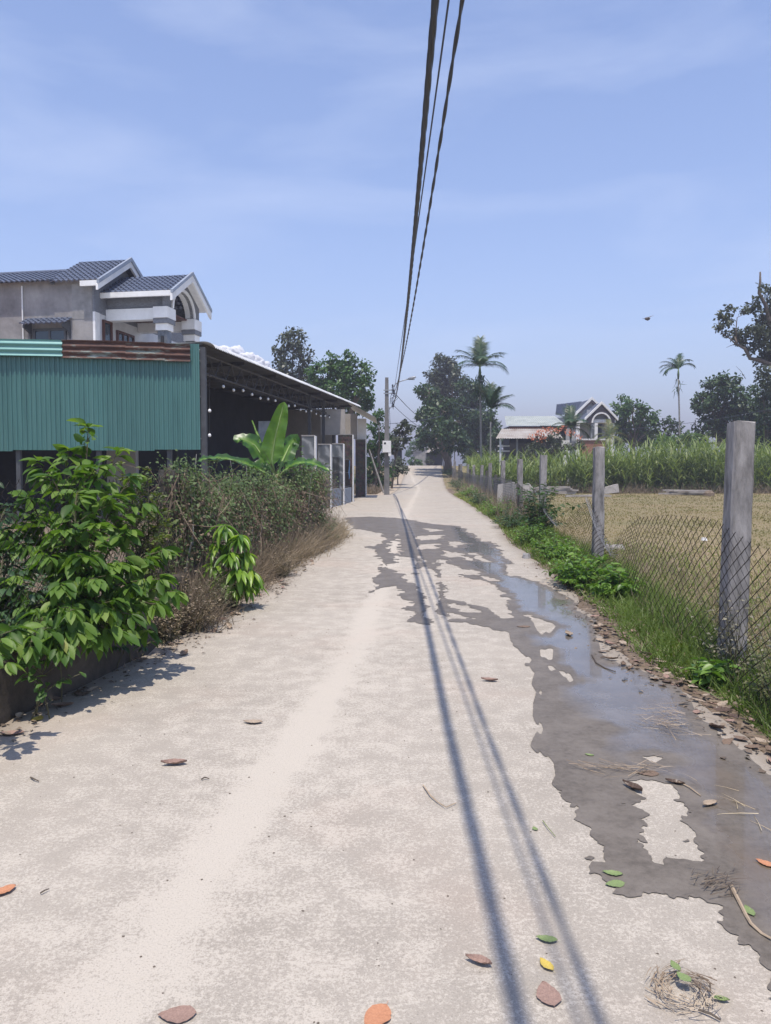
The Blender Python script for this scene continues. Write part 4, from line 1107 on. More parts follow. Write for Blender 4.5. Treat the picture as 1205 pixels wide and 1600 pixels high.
# the tall gaunt tree: sparse leaves on bent limbs
gt = thing('broadleaf_tree', (D(1235, 740, 60)[0], 60, landz(60) - .1), 'tall gaunt tree with a bare broken limb pointing up at the right edge', 'tree')
gx0 = D(1235, 740, 60)[0]
def lim(l, Y): return [D(u, v, Y) for u, v in l]
q = MB()
q.tube([(gx0, 60, landz(60) - .1), D(1232, 640, 60), D(1222, 580, 60), D(1208, 530, 60)], [.42, .36, .3, .22], 8)
q.build('trunk', M_BARK, gt, smooth=True)
q = MB()
q.tube(lim([(1222, 585), (1205, 570), (1188, 563), (1172, 560), (1164, 545), (1152, 538), (1148, 526)], 60), [.2, .18, .16, .14, .11, .09, .05], 6)
q.tube(lim([(1208, 530), (1200, 490), (1196, 476), (1186, 458), (1188, 440), (1188, 425)], 60), [.22, .16, .14, .11, .085, .06], 6)
q.tube(lim([(1172, 560), (1169, 548), (1174, 540)], 60), [.07, .05, .03], 4)
q.tube(lim([(1152, 536), (1150, 515), (1152, 496), (1160, 492)], 60), [.06, .05, .03, .02], 4)
q.tube(lim([(1150, 538), (1142, 530), (1128, 520), (1122, 500)], 60), [.07, .05, .04, .02], 4)
q.tube(lim([(1150, 537), (1142, 540), (1135, 543)], 60), [.03, .02, .01], 4)
q.tube(lim([(1200, 490), (1215, 470), (1230, 450)], 60), [.12, .1, .05], 5)
q.tube(lim([(1222, 570), (1240, 520), (1250, 480)], 60), [.18, .12, .06], 5)
q.tube(lim([(1165, 592), (1158, 580), (1150, 572)], 62), [.03, .02, .01], 3)
q.build('limbs', M_BARK, gt, smooth=True)
r = np.random.RandomState(31)
P, A, Nn, Ls = [], [], [], []
for (u, v, rp, n) in [(1128, 494, 9, 60), (1140, 483, 8, 40), (1124, 512, 7, 50), (1138, 500, 9, 70), (1150, 522, 10, 90), (1160, 530, 12, 120), (1163, 486, 7, 30), (1172, 482, 9, 55), (1182, 480, 10, 70), (1190, 500, 12, 110), (1180, 520, 13, 130), (1172, 545, 10, 70), (1192, 535, 14, 150), (1200, 515, 14, 160), (1200, 455, 10, 60), (1190, 447, 5, 16), (1205, 470, 10, 70), (1195, 555, 12, 90), (1186, 563, 9, 40), (1182, 470, 8, 40), (1205, 560, 12, 110), (1218, 520, 22, 300), (1225, 470, 22, 260), (1230, 560, 22, 260), (1168, 515, 8, 40), (1134, 522, 7, 30), (1196, 585, 16, 200), (1212, 600, 18, 220), (1208, 540, 16, 200), (1202, 490, 12, 120), (1190, 520, 12, 90)]:
    c = D(u, v, 60 + r.uniform(-1, 1)); rad = rp * 60 / FPX
    n = int(n * 1.5)
    P.append(c + sphere_dirs(r, n) * (rad * r.rand(n) ** .45)[:, None]); A.append(r.normal(size=(n, 3)) + (0, 0, -.3)); Nn.append(r.normal(size=(n, 3)) * .6 + (0, 0, .6)); Ls.append(r.uniform(.2, .38, n))
Ls = np.concatenate(Ls)
leaves('crown', L_GREY, np.concatenate(P), np.concatenate(A), np.concatenate(Nn), Ls, Ls * .6, QUAD, gt, seed=3)

# ---- slender areca palms
L_PALM = leafmat('palm frond', [(0.1, (0.018, 0.045, 0.020)), (0.5, (0.032, 0.075, 0.028)), (0.95, (0.055, 0.11, 0.035))], 0.2, 0.4)
L_PALMY = leafmat('yellowing palm frond', [(0.1, (0.05, 0.085, 0.025)), (0.5, (0.10, 0.13, 0.035)), (0.95, (0.26, 0.23, 0.08))], 0.25, 0.45)
M_PTRUNK = plain('ringed palm trunk', (0.27, 0.26, 0.24), (0.15, 0.14, 0.13), 0.85, 4, stretch=(1, 1, 6))
M_CSHAFT = plain('palm crownshaft', (0.08, 0.13, 0.05), (0.06, 0.1, 0.04), 0.5, 3)
def palm(label, x, y, zc, fl, fronds, tr=0.085, seed=0, leafm=None, lean=0.0, skirt=0):
    """fronds: (azimuth, start elevation, droop) in degrees"""
    r = np.random.RandomState(seed)
    z0 = landz(y) - 0.1
    t = thing('palm_tree', (x, y, z0), label, 'palm')
    top = np.array((x + lean, y, zc))
    pts = [(x + lean * (k / 10) ** 2, y, z0 + (zc - 0.9 - z0) * k / 10) for k in range(11)]
    MB().tube(pts, [tr * (1.3 if k == 0 else 1.0 - .02 * k) for k in range(11)], 8).build('trunk', M_PTRUNK, t, smooth=True)
    MB().tube([pts[-1], (top[0], y, zc - .45), (top[0], y, zc + .05)], [tr * .95, tr * 1.25, tr * .5], 8).build('crownshaft', M_CSHAFT, t, smooth=True)
    for (az, el, dr) in fronds:
        n = 16
        a = math.radians(az); e = math.radians(el)
        h = np.array((math.cos(a), math.sin(a), 0))
        C = [top.copy()]; ang = e
        for k in range(n):
            ang = e - math.radians(dr) * (k / n) ** 1.3
            C.append(C[-1] + (h * math.cos(ang) + np.array((0, 0, math.sin(ang)))) * fl / n)
        C = np.array(C)
        tang = unit(np.gradient(C, axis=0))
        side = np.cross(h, (0, 0, 1.0)); side = side / np.linalg.norm(side)
        q = MB().tube(C, [0.028 * (1 - .8 * k / n) for k in range(n + 1)], 4)
        fo = q.build('frond', M_CSHAFT, t)
        P, A, Nn, Ls = [], [], [], []
        for k in range(2, n + 1):
            for j in range(3):
                tt = min(k + j / 3 - .5, n); p = np.array([np.interp(tt, range(n + 1), C[:, i]) for i in range(3)]); tg = tang[min(k, n)]
                for s in (-1, 1):
                    up = np.cross(side, tg) * (1 if np.cross(side, tg)[2] >= 0 else -1)
                    P.append(p); A.append(tg * (.55 + .5 * k / n) + side * s * .8 + up * .18 + r.normal(size=3) * .08 + np.array((0, 0, -.22)))
                    Nn.append(up + side * s * -.3)
                    Ls.append(fl * .34 * (1.08 - .55 * abs(k / n - .45)) * r.uniform(.85, 1.1))
        Ls = np.array(Ls)
        leaves('leaflets', leafm or L_PALM, np.array(P), np.array(A), np.array(Nn), Ls, 0.05 + Ls * .035, blade_t(2, .30), fo, seed=seed)
    if skirt:
        n = skirt
        P = top + np.stack([r.normal(size=n) * .22, r.normal(size=n) * .22, -.6 - r.rand(n) * 1.5], -1)
        A = r.normal(size=(n, 3)) * .35 + (0, 0, -1); Ls = r.uniform(.5, 1.0, n)
        leaves('fruit_skirt', leafm or L_PALM, P, A, r.normal(size=(n, 3)), Ls, 0.07, blade_t(2, .2), t, seed=seed)
    return t
d60 = 60
p = D(751, 573, d60)
palm('tallest slender palm with a full star of fronds right of the lane', p[0] + .1, d60, p[2], 2.25, [(0, 22, 75), (180, 20, 75), (35, 52, 60), (145, 50, 55), (80, 86, 12), (100, 82, 20), (60, 74, 30), (215, 30, 70), (-35, 30, 80), (120, 70, 45), (10, 60, 70), (170, 62, 60), (270, 40, 70)], .095, 1, lean=-.15, skirt=170)
p = D(766, 640, 58)
palm('shorter slender palm with upright fronds beside the tallest one', p[0] + .05, 58, p[2], 1.9, [(0, 45, 95), (20, 62, 60), (70, 84, 25), (120, 82, 25), (150, 80, 20), (40, 75, 30), (190, 75, 30), (-20, 55, 50), (-40, 30, 70), (90, 88, 12), (300, 70, 35)], .075, 2)
p = D(1061, 577, 72)
palm('lone palm on a very tall thin trunk at right', p[0] + .25, 72, p[2], 1.75, [(0, 55, 110), (180, 30, 85), (170, 55, 70), (60, 82, 45), (150, 45, 80), (200, 20, 90), (20, 75, 95), (110, 70, 60)], .085, 3, lean=-.3, skirt=26)
p = D(892, 668, 62)
palm('short bushy palm in front of the tin-roofed house', p[0], 62, p[2], 1.75, [(0, 40, 90), (180, 40, 90), (40, 65, 50), (140, 65, 50), (90, 85, 20), (-20, 25, 90), (200, 25, 90), (70, 80, 25), (110, 78, 30), (300, 50, 80), (250, 50, 80), (170, 5, 60), (10, 0, 60)], .09, 4)
p = D(953, 682, 68)
palm('yellowing short palm by the villa gate', p[0], 68, p[2], 1.6, [(0, 40, 90), (180, 35, 90), (40, 65, 60), (140, 65, 60), (90, 82, 30), (-20, 5, 70), (200, 10, 70), (300, 10, 80), (250, -10, 60), (60, 70, 50)], .09, 5, leafm=L_PALMY)
# thin bare poles and a second trunk among the dark trees
for (u, vt, vb, Y, lab) in ((709, 625, 728, 84, 'thin pale pole standing before the dark trees'), (692, 712, 735, 86, 'short pale stake at the foot of the dark trees')):
    a, b = D(u - 1, vt, Y), D(u + 2, vb, Y)
    single(MB().tube([(b[0], Y, landz(Y) - .1), ((a[0] + b[0]) / 2 + .03, Y, (a[2] + b[2]) / 2), a], [.07, .06, .04], 6), 'bare_pole', M_PTRUNK, (b[0], Y, landz(Y)), lab, 'pole')

# ================================================================== BUILDINGS BEYOND THE FIELD
def slope_sheet(p00, p10, p11, p01, mat, parent, name='roof_sheet', pitch=0.2, amp=0.022):
    p00, p10, p11, p01 = [np.array(p, float) for p in (p00, p10, p11, p01)]
    n = np.cross(p10 - p00, p01 - p00); n /= np.linalg.norm(n); n = n if n[2] > 0 else -n
    Wd = np.linalg.norm(p10 - p00); k = int(Wd / pitch * 4)
    rows = []
    for t in (0, .5, 1):
        a = p00 + (p01 - p00) * t; b = p10 + (p11 - p10) * t
        rows.append([a + (b - a) * j / k + n * amp * math.cos(2 * math.pi * Wd * j / k / pitch) for j in range(k + 1)])
    return MB().grid(rows).build(name, mat, parent, smooth=False)
M_OLDTIN = plain('weathered tin roof', (0.33, 0.36, 0.34), (0.22, 0.24, 0.22), 0.6, 0.9, c3=(0.40, 0.42, 0.39))
M_OLDTIN2 = plain('rust-tinged tin roof', (0.33, 0.30, 0.27), (0.20, 0.15, 0.12), 0.7, 0.9, c3=(0.40, 0.385, 0.36))
th = thing('tin_roof_house', (12.5, 70, landz(70)), 'low house under two tiers of weathered tin roof beyond the field', 'house')
zb = landz(70) - .1
xa, xb = D(796, 665, 67)[0], D(884, 665, 67)[0]
slope_sheet((xa - .35, 66.5, ZD(665, 66.5)), (xb, 66.5, ZD(665, 66.5)), (xb - .2, 70.5, ZD(650, 70.5)), (xa + .1, 70.5, ZD(650, 70.5)), M_OLDTIN, th)
xc, xd = D(775, 685, 63.5)[0], D(880, 685, 63.5)[0]
slope_sheet((xc, 63.5, ZD(685, 63.5)), (xd, 63.5, ZD(685, 63.5)), (xd, 66.3, ZD(670, 66.3)), (xc + .9, 66.3, ZD(670, 66.3)), M_OLDTIN2, th)
MB().box((xa, 66.9, zb), (xb, 70.4, ZD(666, 67))).build('wall', M_DARKWALL, th)
MB().box((xa - .1, 66.55, ZD(670, 66.4)), (xb, 66.85, ZD(667, 66.4))).build('fascia', M_WOOD, th)
for u in (782, 808, 838, 868):
    p = D(u, 700, 63.9); MB().box((p[0] - .07, 63.85, zb), (p[0] + .07, 63.99, ZD(686, 64))).build('post', M_WHITE if u == 782 else M_CEMENT, th)
p = D(884, 700, 64.5); MB().box((p[0] - .35, 64.4, zb), (p[0] + .45, 64.7, ZD(688, 64.5))).build('white_pier', M_WHITE, th)
for v in (698, 706):
    p = D(787, v, 66); MB().box((p[0] - .5, 65.9, p[2]), (p[0] + .5, 66.1, p[2] + .12)).build('shelf', M_WHITE, th)
# arched villa
VY = 80
vz = landz(VY) - .1
vx = lambda u, Y=VY: D(u, 700, Y)[0]
villa = thing('villa', (vx(915), VY, landz(VY)), 'grey gabled villa with an arched white porch beyond the tall grass', 'house')
M_VGREY = plain('pale grey render', (0.42, 0.43, 0.45), (0.33, 0.34, 0.36), 0.8, 1.5)
M_VDARK = plain('dark trim', (0.10, 0.085, 0.09), (0.07, 0.06, 0.065), 0.6, 2)
MB().box((vx(870), VY + .6, vz), (vx(955), VY + 9, ZD(652, VY))).build('wall', M_VGREY, villa)
gl, gm, gr, = vx(897), vx(925), vx(953)
ze, zp = ZD(652, VY), ZD(624, VY)
MB().prism([(gl, VY + .5, ze), (gr, VY + .5, ze), (gm, VY + .5, zp)], (0, 0.3, 0)).build('gable_wall', M_VGREY, villa)
for a, b in (((gl - .3, ze - .25), (gm, zp)), ((gr + .3, ze - .25), (gm, zp))):
    MB().prism([(a[0], VY + .15, a[1]), (b[0], VY + .15, b[1]), (b[0], VY + .15, b[1] + .28), (a[0], VY + .15, a[1] + .28)], (0, .3, 0)).build('bargeboard', M_WHITE, villa)
    MB().prism([(a[0], VY + .2, a[1] - .3), (b[0], VY + .2, b[1] - .3), (b[0], VY + .2, b[1] - .02), (a[0], VY + .2, a[1] - .02)], (0, .3, 0)).build('verge_band', M_VDARK, villa)
tiled((vx(868), VY + .2, ZD(648, VY)), (gl + .6, VY + .2, ZD(648, VY)), (gm, VY + 4.5, ZD(627, VY + 4.5)), (vx(884), VY + 4.5, ZD(632, VY + 4.5)), M_TILE, villa)
tiled((gl - .3, VY + .2, ze - .1), (gl - .3, VY + 6, ze - .1), (gm, VY + 6, zp + .1), (gm, VY + .2, zp + .1), M_TILE, villa)
tiled((gr + .3, VY + 6, ze - .1), (gr + .3, VY + .2, ze - .1), (gm, VY + .2, zp + .1), (gm, VY + 6, zp + .1), M_TILE, villa)
# porch gable with arch, set forward
PY = VY - 2.2
pl, pm, pr = vx(917, PY), vx(939, PY), vx(960, PY)
pz, pt = ZD(656, PY), ZD(633, PY)
ca = [(pm + (pr - pm) * .62 * math.cos(math.pi * k / 14), pz - .3 + (pt - pz) * .62 * math.sin(math.pi * k / 14)) for k in range(15)][::-1]
pf = MB(); cols = [pl] + [c[0] for c in ca] + [pr]
o_z = lambda x: pz + (pt - pz) * (1 - abs(x - pm) / (pr - pm if x > pm else pm - pl))
for k in range(len(cols) - 1):
    z0 = ca[k - 1][1] if 1 <= k <= 15 else pz - .35; z1 = ca[k][1] if k <= 14 else pz - .35
    if k in (0, len(cols) - 2): z0 = z1 = pz - .35
    pf.prism([(cols[k], PY, z0), (cols[k + 1], PY, z1), (cols[k + 1], PY, max(o_z(cols[k + 1]), z1 + .02)), (cols[k], PY, max(o_z(cols[k]), z0 + .02))], (0, .25, 0))
pf.build('porch_gable', M_VDARK, villa)
ar = MB()
for k in range(14):
    (x0, z0), (x1, z1) = ca[k], ca[k + 1]
    e = [(pm + (x - pm) * 1.18, pz - .3 + (z - pz + .3) * 1.16) for x, z in ((x0, z0), (x1, z1))]
    ar.prism([(x0, PY - .08, z0), (x1, PY - .08, z1), (e[1][0], PY - .08, e[1][1]), (e[0][0], PY - .08, e[0][1])], (0, .4, 0))
ar.build('arch_rim', M_WHITE, villa)
for s in (pl, pr):
    MB().prism([(s + (-.3 if s == pl else .3), PY - .2, pz - .1), (pm, PY - .2, pt + .1), (pm, PY - .2, pt + .36), (s + (-.3 if s == pl else .3), PY - .2, pz + .16)], (0, .3, 0)).build('bargeboard', M_WHITE, villa)
tiled((pl - .3, PY, pz + .05), (pl - .3, VY + .4, pz + .05), (pm, VY + .4, pt + .25), (pm, PY, pt + .25), M_TILE, villa)
tiled((pr + .3, VY + .4, pz + .05), (pr + .3, PY, pz + .05), (pm, PY, pt + .25), (pm, VY + .4, pt + .25), M_TILE, villa)
MB().box((vx(896, PY), PY + .3, ZD(660, PY)), (pr + .2, VY, ZD(655, PY))).build('beam', M_WHITE, villa)
for u in (903, 926, 931, 957):
    x = vx(u, PY); c = MB().box((x - .18, PY + .02, vz), (x + .18, PY + .38, ZD(661, PY))).build('column', M_WHITE if u != 926 else M_MARBLE, villa)
MB().box((vx(934, PY), VY + .4, vz + 1), (vx(952, PY), VY + .58, ZD(662, VY))).build('window', M_GLASS, villa)
MB().box((pl + .2, PY + .9, ZD(655, PY)), (pr - .2, PY + 1.0, pt - .4)).build('porch_back_wall', M_VGREY, villa)
# gate lintel and wall before the villa
gw = thing('gate_wall', (vx(930, 72), 72, landz(72)), 'white-capped gate wall with a red-brown panel below the villa', 'wall')
MB().box((vx(908, 72), 71.9, landz(72) - .1), (vx(950, 72), 72.2, ZD(688, 72))).build('panel', plain('reddish render', (0.34, 0.17, 0.12), (0.24, 0.12, 0.085), 0.8, 2), gw)
MB().box((vx(905, 72), 71.8, ZD(687.9, 72)), (vx(953, 72), 72.3, ZD(685.5, 72))).build('cap', M_WHITE, gw)
MB().box((vx(946, 72), 71.7, landz(72) - .1), (vx(951.5, 72), 71.89, ZD(688, 72))).build('pier', M_BLUEWALL, gw)
# flowering tree in front of the tin-roofed house
tree('flowering_tree', 'feathery tree tipped with orange-red flowers before the tin roof', D(862, 740, 60)[0], 60, at_px([(850, 690, 13), (830, 700, 11), (868, 685, 13), (845, 708, 12), (872, 706, 13), (824, 712, 9), (884, 700, 10), (858, 718, 12), (905, 695, 9)], 60, .9, 40), .08, L_GREY, .2, .8, 41)
fl = leafmat('orange red petals', [(0.1, (0.45, 0.12, 0.05)), (0.6, (0.58, 0.19, 0.10)), (0.95, (0.62, 0.28, 0.18))], 0.2, tint=(1, 1, 1))
ft = [o for o in bpy.data.objects if o.name.startswith('flowering_tree')][0]
r = np.random.RandomState(5); P = []
for (u, v, rp, n) in ((842, 678, 8, 60), (855, 672, 8, 70), (832, 683, 7, 40), (868, 674, 8, 50), (848, 686, 8, 45), (890, 676, 8, 45), (905, 684, 7, 25), (880, 668, 6, 22)):
    P.append(D(u, v, 59.3) + sphere_dirs(r, n) * (rp * 60 / FPX * r.rand(n) ** .5)[:, None] * (1.2, .8, .8))
P = np.concatenate(P)
leaves('blossom', fl, P, r.normal(size=P.shape), r.normal(size=P.shape) + (0, -.5, .5), .14, .12, QUAD, ft, seed=2)
# far grey house where the lane bends
fh = thing('far_house', (D(668, 720, 128)[0], 128, landz(128)), 'dark grey house with a pale tin porch where the lane ends', 'house')
zz = landz(128) - .3
x0, x1, x2 = D(646, 700, 128)[0], D(666, 700, 128)[0], D(692, 700, 128)[0]
MB().prism([(x0, 128, zz), (x1, 127, zz), (x1, 127, ZD(699, 127)), (x0, 128, ZD(706, 128))], (0.3, 6, 0)).build('wall', M_CEMENT, fh)
MB().box((x1 + .05, 128.5, zz), (x2, 133, ZD(704, 128))).build('porch_wall', M_DARKWALL, fh)
slope_sheet((x1 - .2, 126.5, ZD(707, 126.5)), (x2 + .3, 126.5, ZD(707, 126.5)), (x2, 130.5, ZD(699, 130.5)), (x1, 130.5, ZD(699, 130.5)), M_OLDTIN2, fh)
slope_sheet((x0 - .4, 127.8, ZD(705, 127.8)), (x1 + .1, 126.8, ZD(698, 126.8)), (x1 + .4, 134, ZD(698, 134)), (x0 - .2, 134, ZD(705, 134)), M_CEMENT, fh)
single(MB().box((D(617, 725, 90)[0], 89.5, landz(90) - .2), (D(628, 725, 90)[0], 91, ZD(702, 90))).prism([(D(614, 702, 90)[0], 89, ZD(703, 90)), (D(630, 702, 90)[0], 89, ZD(702, 90)), (D(630, 702, 90)[0], 89, ZD(700, 90)), (D(614, 702, 90)[0], 89, ZD(701, 90))], (0, 2.4, 0)), 'hut', M_DARKWALL, (D(622, 725, 90)[0], 90, landz(90)), 'small dark hut on the bank left of the lane end', 'hut')

# ================================================================== TALL GRASS, TURF, WEEDS
L_CANE = leafmat('tall cane grass', [(0.05, (0.09, 0.13, 0.035)), (0.5, (0.17, 0.235, 0.07)), (0.8, (0.29, 0.345, 0.14)), (0.97, (0.43, 0.44, 0.25))], 0.35, 0.5)
L_TURF = leafmat('green turf', [(0.05, (0.065, 0.105, 0.02)), (0.45, (0.135, 0.20, 0.036)), (0.8, (0.22, 0.27, 0.06)), (0.97, (0.36, 0.31, 0.15))], 0.35, 0.5)
L_DRYTURF = leafmat('sun-dried turf', [(0.05, (0.17, 0.165, 0.055)), (0.4, (0.215, 0.195, 0.08)), (0.7, (0.255, 0.205, 0.10)), (0.97, (0.31, 0.25, 0.135))], 0.25, 0.8, clump=1.5, cscale=0.22)
L_WEED = leafmat('juicy weed leaves', [(0.05, (0.055, 0.12, 0.02)), (0.5, (0.115, 0.22, 0.036)), (0.95, (0.20, 0.32, 0.065))], 0.35, 0.4)
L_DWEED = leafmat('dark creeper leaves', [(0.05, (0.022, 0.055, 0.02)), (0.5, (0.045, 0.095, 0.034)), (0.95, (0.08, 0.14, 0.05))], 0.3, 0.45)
L_DRY = leafmat('dry weed stems', [(0.05, (0.13, 0.10, 0.07)), (0.5, (0.23, 0.18, 0.125)), (0.95, (0.34, 0.28, 0.20))], 0.15, 0.8)
L_STRAW = leafmat('straw', [(0.05, (0.34, 0.25, 0.14)), (0.5, (0.50, 0.39, 0.23)), (0.95, (0.62, 0.52, 0.34))], 0.1, 0.8)
M_STEM = plain('green brown stem', (0.10, 0.10, 0.05), (0.07, 0.055, 0.035), 0.8, 8)

def cane_field(name, label, spots, seed):
    """stems with long arching leaves; SPOTS is (x, y, height) per stem"""
    r = np.random.RandomState(seed)
    P, A, Nn, Ls, Ws = [], [], [], [], []
    for (x, y, h) in spots:
        z0 = landz(y) - .05; az0 = r.rand() * 6.28
        ln = r.normal(size=2) * .12
        n = int(r.randint(9, 14))
        for k in range(n):
            t = (k + r.rand() * .6) / n
            az = az0 + k * 2.6 + r.normal() * .4
            L_ = r.uniform(.8, 1.6) * (1.0 if t > .3 else .6)
            el = math.radians(42 + 34 * t + r.normal() * 14)
            P.append((x + ln[0] * t * h, y + ln[1] * t * h, z0 + h * .82 * t))
            A.append((math.cos(az) * math.cos(el), math.sin(az) * math.cos(el), math.sin(el)))
            Nn.append((-math.cos(az) * math.sin(el), -math.sin(az) * math.sin(el), math.cos(el)))
            Ls.append(L_ * 1.15); Ws.append(r.uniform(.05, .12))
    return tag(leaves(name, L_CANE, np.array(P), np.array(A), np.array(Nn), np.array(Ls), np.array(Ws), blade_t(4, .75), None, loc=(spots[0][0], spots[0][1], 0), seed=seed), label, 'tall grass', kind='stuff')
r = np.random.RandomState(77)
sp = []
for k in range(430):
    y = 51.5 + 9 * r.rand() ** 1.3
    x = r.uniform(6.8, 33)
    u = 602.5 + x / y * FPX
    h0 = np.interp(u, [700, 760, 830, 870, 900, 960, 1000, 1100, 1140, 1300], [2.3, 2.5, 2.2, 2.4, 2.8, 3.2, 3.4, 3.8, 3.6, 3.5]) * r.uniform(.5, 1.25)
    if 815 < u < 905 and y < 56 and r.rand() < .4: continue
    for q in range(r.randint(3, 7)):
        sp.append((x + r.normal() * .28, y + r.normal() * .28, h0 * r.uniform(.75, 1.05)))
for k in range(200):
    y = r.uniform(58, 86); x = np.interp(y, [58, 86], [6.9, 9.2]) + r.rand() ** 1.6 * 5
    sp.append((x, y, r.uniform(1.5, 2.3)))
cane_field('tall_grass', 'thick band of tall pale-bladed grass at the far side of the field', sp, 78)

def turf(name, mat, label, N, sampler, hgt, wid, seed, lean=.5, cat='grass', tm=None):
    r = np.random.RandomState(seed)
    x, y = sampler(r, N)
    n = len(x)
    z = land(y) - .02
    A = np.stack([r.normal(size=n) * lean, r.normal(size=n) * lean, np.ones(n)], -1)
    h = hgt(x, y, r)
    return tag(leaves(name, mat, np.stack([x, y, z], -1), A, r.normal(size=(n, 3)) + (0, -.4, .2), h, wid(x, y, r), tm or blade_t(2, .35), None, loc=(float(np.mean(x)), float(np.mean(y)), 0), seed=seed), label, cat, kind='stuff')
def fx(y): return np.interp(y, [p[1] for p in RP], [p[0] for p in RP])
# dry field
def s_field(r, N):
    y = 3.2 + 50 * r.rand(N) ** 1.7
    x = fx(y) - .1 + r.rand(N) ** 1.2 * (3 + y * .75)
    k = (602.5 + x / y * FPX) < 1330
    return x[k], y[k]
turf('dry_grass', L_DRYTURF, 'short sun-dried grass covering the open field', 80000, s_field, lambda x, y, r: r.uniform(.015, .055, len(x)) * (1 + 1.6 * np.clip(vnoise(x, y, .8) * 2, 0, 1)) * np.clip(.7 + y / 40, .7, 1.4), lambda x, y, r: .005 + y * .00085, 5, 1.1)
def s_fgreen(r, N):
    y = 3.0 + 13 * r.rand(N) ** 1.2
    x = fx(y) - .15 + np.abs(r.normal(size=N)) * (1.1)
    return x, y
turf('grass', L_TURF, 'greener grass just inside the right fence', 7000, s_fgreen, lambda x, y, r: r.uniform(.05, .2, len(x)), lambda x, y, r: .006 + y * .0006, 6, .9)
turf('dry_grass', L_DRY, 'dry bents mixed with the turf under the right fence', 7000, s_fgreen, lambda x, y, r: r.uniform(.05, .28, len(x)), lambda x, y, r: .004 + y * .0005, 61, .8)
# lush verge outside the fence
def s_verge(r, N):
    y = 2.2 + 46 * r.rand(N) ** 2.0
    edge = road_r(y) + np.interp(y, [2, 5, 7, 9, 12, 20, 50], [.20, .17, .15, .08, .02, .0, .05])
    w = np.maximum(.2, fx(y) + .25 - edge)
    x = edge + w * (r.rand(N) ** .8) + .1 * vnoise(y, x_zero(y), 3)
    return x, y
def x_zero(y): return 0 * y
turf('grass', L_TURF, 'lush green grass verge between the puddle and the right fence', 30000, s_verge, lambda x, y, r: r.uniform(.07, .25, len(x)) * np.clip(.75 + (x - road_r(y)) * .6, .5, 1.25), lambda x, y, r: .007 + y * .0006, 7, .75)
def s_base(r, N):
    y = 50.2 + 2.2 * r.rand(N); x = r.uniform(7, 33, N); y = y + .8 * vnoise(x, x * 0, .5)
    return x, y
turf('dry_grass', L_DRY, 'brown dead growth along the foot of the tall grass', 4200, s_base, lambda x, y, r: r.uniform(.15, .95, len(x)) * (1 + .8 * vnoise(x, y, .7)), lambda x, y, r: .035 + 0 * x, 63, .7)
# scruffy turf over the yard on the left and the strip by the pole
def s_left(r, N):
    y = 2.5 + 19 * r.rand(N); x = -2.7 - r.rand(N) ** 1.5 * 9
    return x, y
turf('dry_grass', L_DRY, 'scruffy dry growth covering the yard behind the left fence', 9000, s_left, lambda x, y, r: r.uniform(.1, .35, len(x)), lambda x, y, r: .006 + y * .0008, 8, .8)
def s_bank(r, N):
    y = 48.5 + 40 * r.rand(N) ** 1.3; x = road_l(y) - .9 - r.rand(N) ** 1.4 * 5
    return x, y
turf('dry_grass', L_DRY, 'dry scrub on the bank beyond the utility pole', 7000, s_bank, lambda x, y, r: r.uniform(.2, .7, len(x)), lambda x, y, r: .03 + 0 * x, 9, .6)

def clump_plant(name, label, cx, cy, z0, shape, n_stem, n_leaf, leaf, mat, seed, tm=OVATE, cat='plant', group=None, wid=.55, droop=.4, stem=M_STEM, sr=.004):
    """many stems from one foot; SHAPE(r) gives a stem tip relative to the foot"""
    r = np.random.RandomState(seed)
    t = thing(name, (cx, cy, z0), label, cat, group)
    q = MB(); P, A, Nn, Ls = [], [], [], []
    foot = np.array((cx, cy, z0))
    for s in range(n_stem):
        tip = foot + np.array(shape(r)); b0 = foot + np.array((r.normal() * .06, r.normal() * .06, 0))
        m1 = b0 * .55 + tip * .45 + np.array((0, 0, .18 * np.linalg.norm(tip - b0)))
        C = np.array([b0 * (1 - t_) ** 2 + 2 * m1 * t_ * (1 - t_) + tip * t_ ** 2 for t_ in np.linspace(0, 1, 7)])
        q.tube(C, [sr * (1.3 - k / 7) for k in range(7)], 4, cap=False)
        for k in range(n_leaf):
            tt = 1 - (k / n_leaf) ** 1.1 * .75
            p = np.array([np.interp(tt * 6, range(7), C[:, i]) for i in range(3)])
            tg = unit((C[min(6, int(tt * 6) + 1)] - C[max(0, int(tt * 6) - 1)])[None])[0]
            az = k * 2.4 + r.rand()
            sd = np.array((math.cos(az), math.sin(az), 0))
            P.append(p); A.append(sd * .9 + tg * .45 + np.array((0, 0, -droop)) + r.normal(size=3) * .15)
            Nn.append(np.array((0, 0, 1.)) + sd * .4 + r.normal(size=3) * .25)
            Ls.append(leaf * r.uniform(.6, 1.2))
    q.build('stems', stem, t)
    Ls = np.array(Ls)
    leaves('foliage', mat, np.array(P), np.array(A), np.array(Nn), Ls, Ls * wid, tm, t, seed=seed)
    return t
def mound(rx, ry, h, lo=.35):
    def fn(r):
        a = r.rand() * 6.28; d = r.rand() ** .5
        return (rx * d * math.cos(a), ry * d * math.sin(a), h * (lo + (1 - lo) * r.rand()) * (1.05 - .5 * d * d))
    return fn
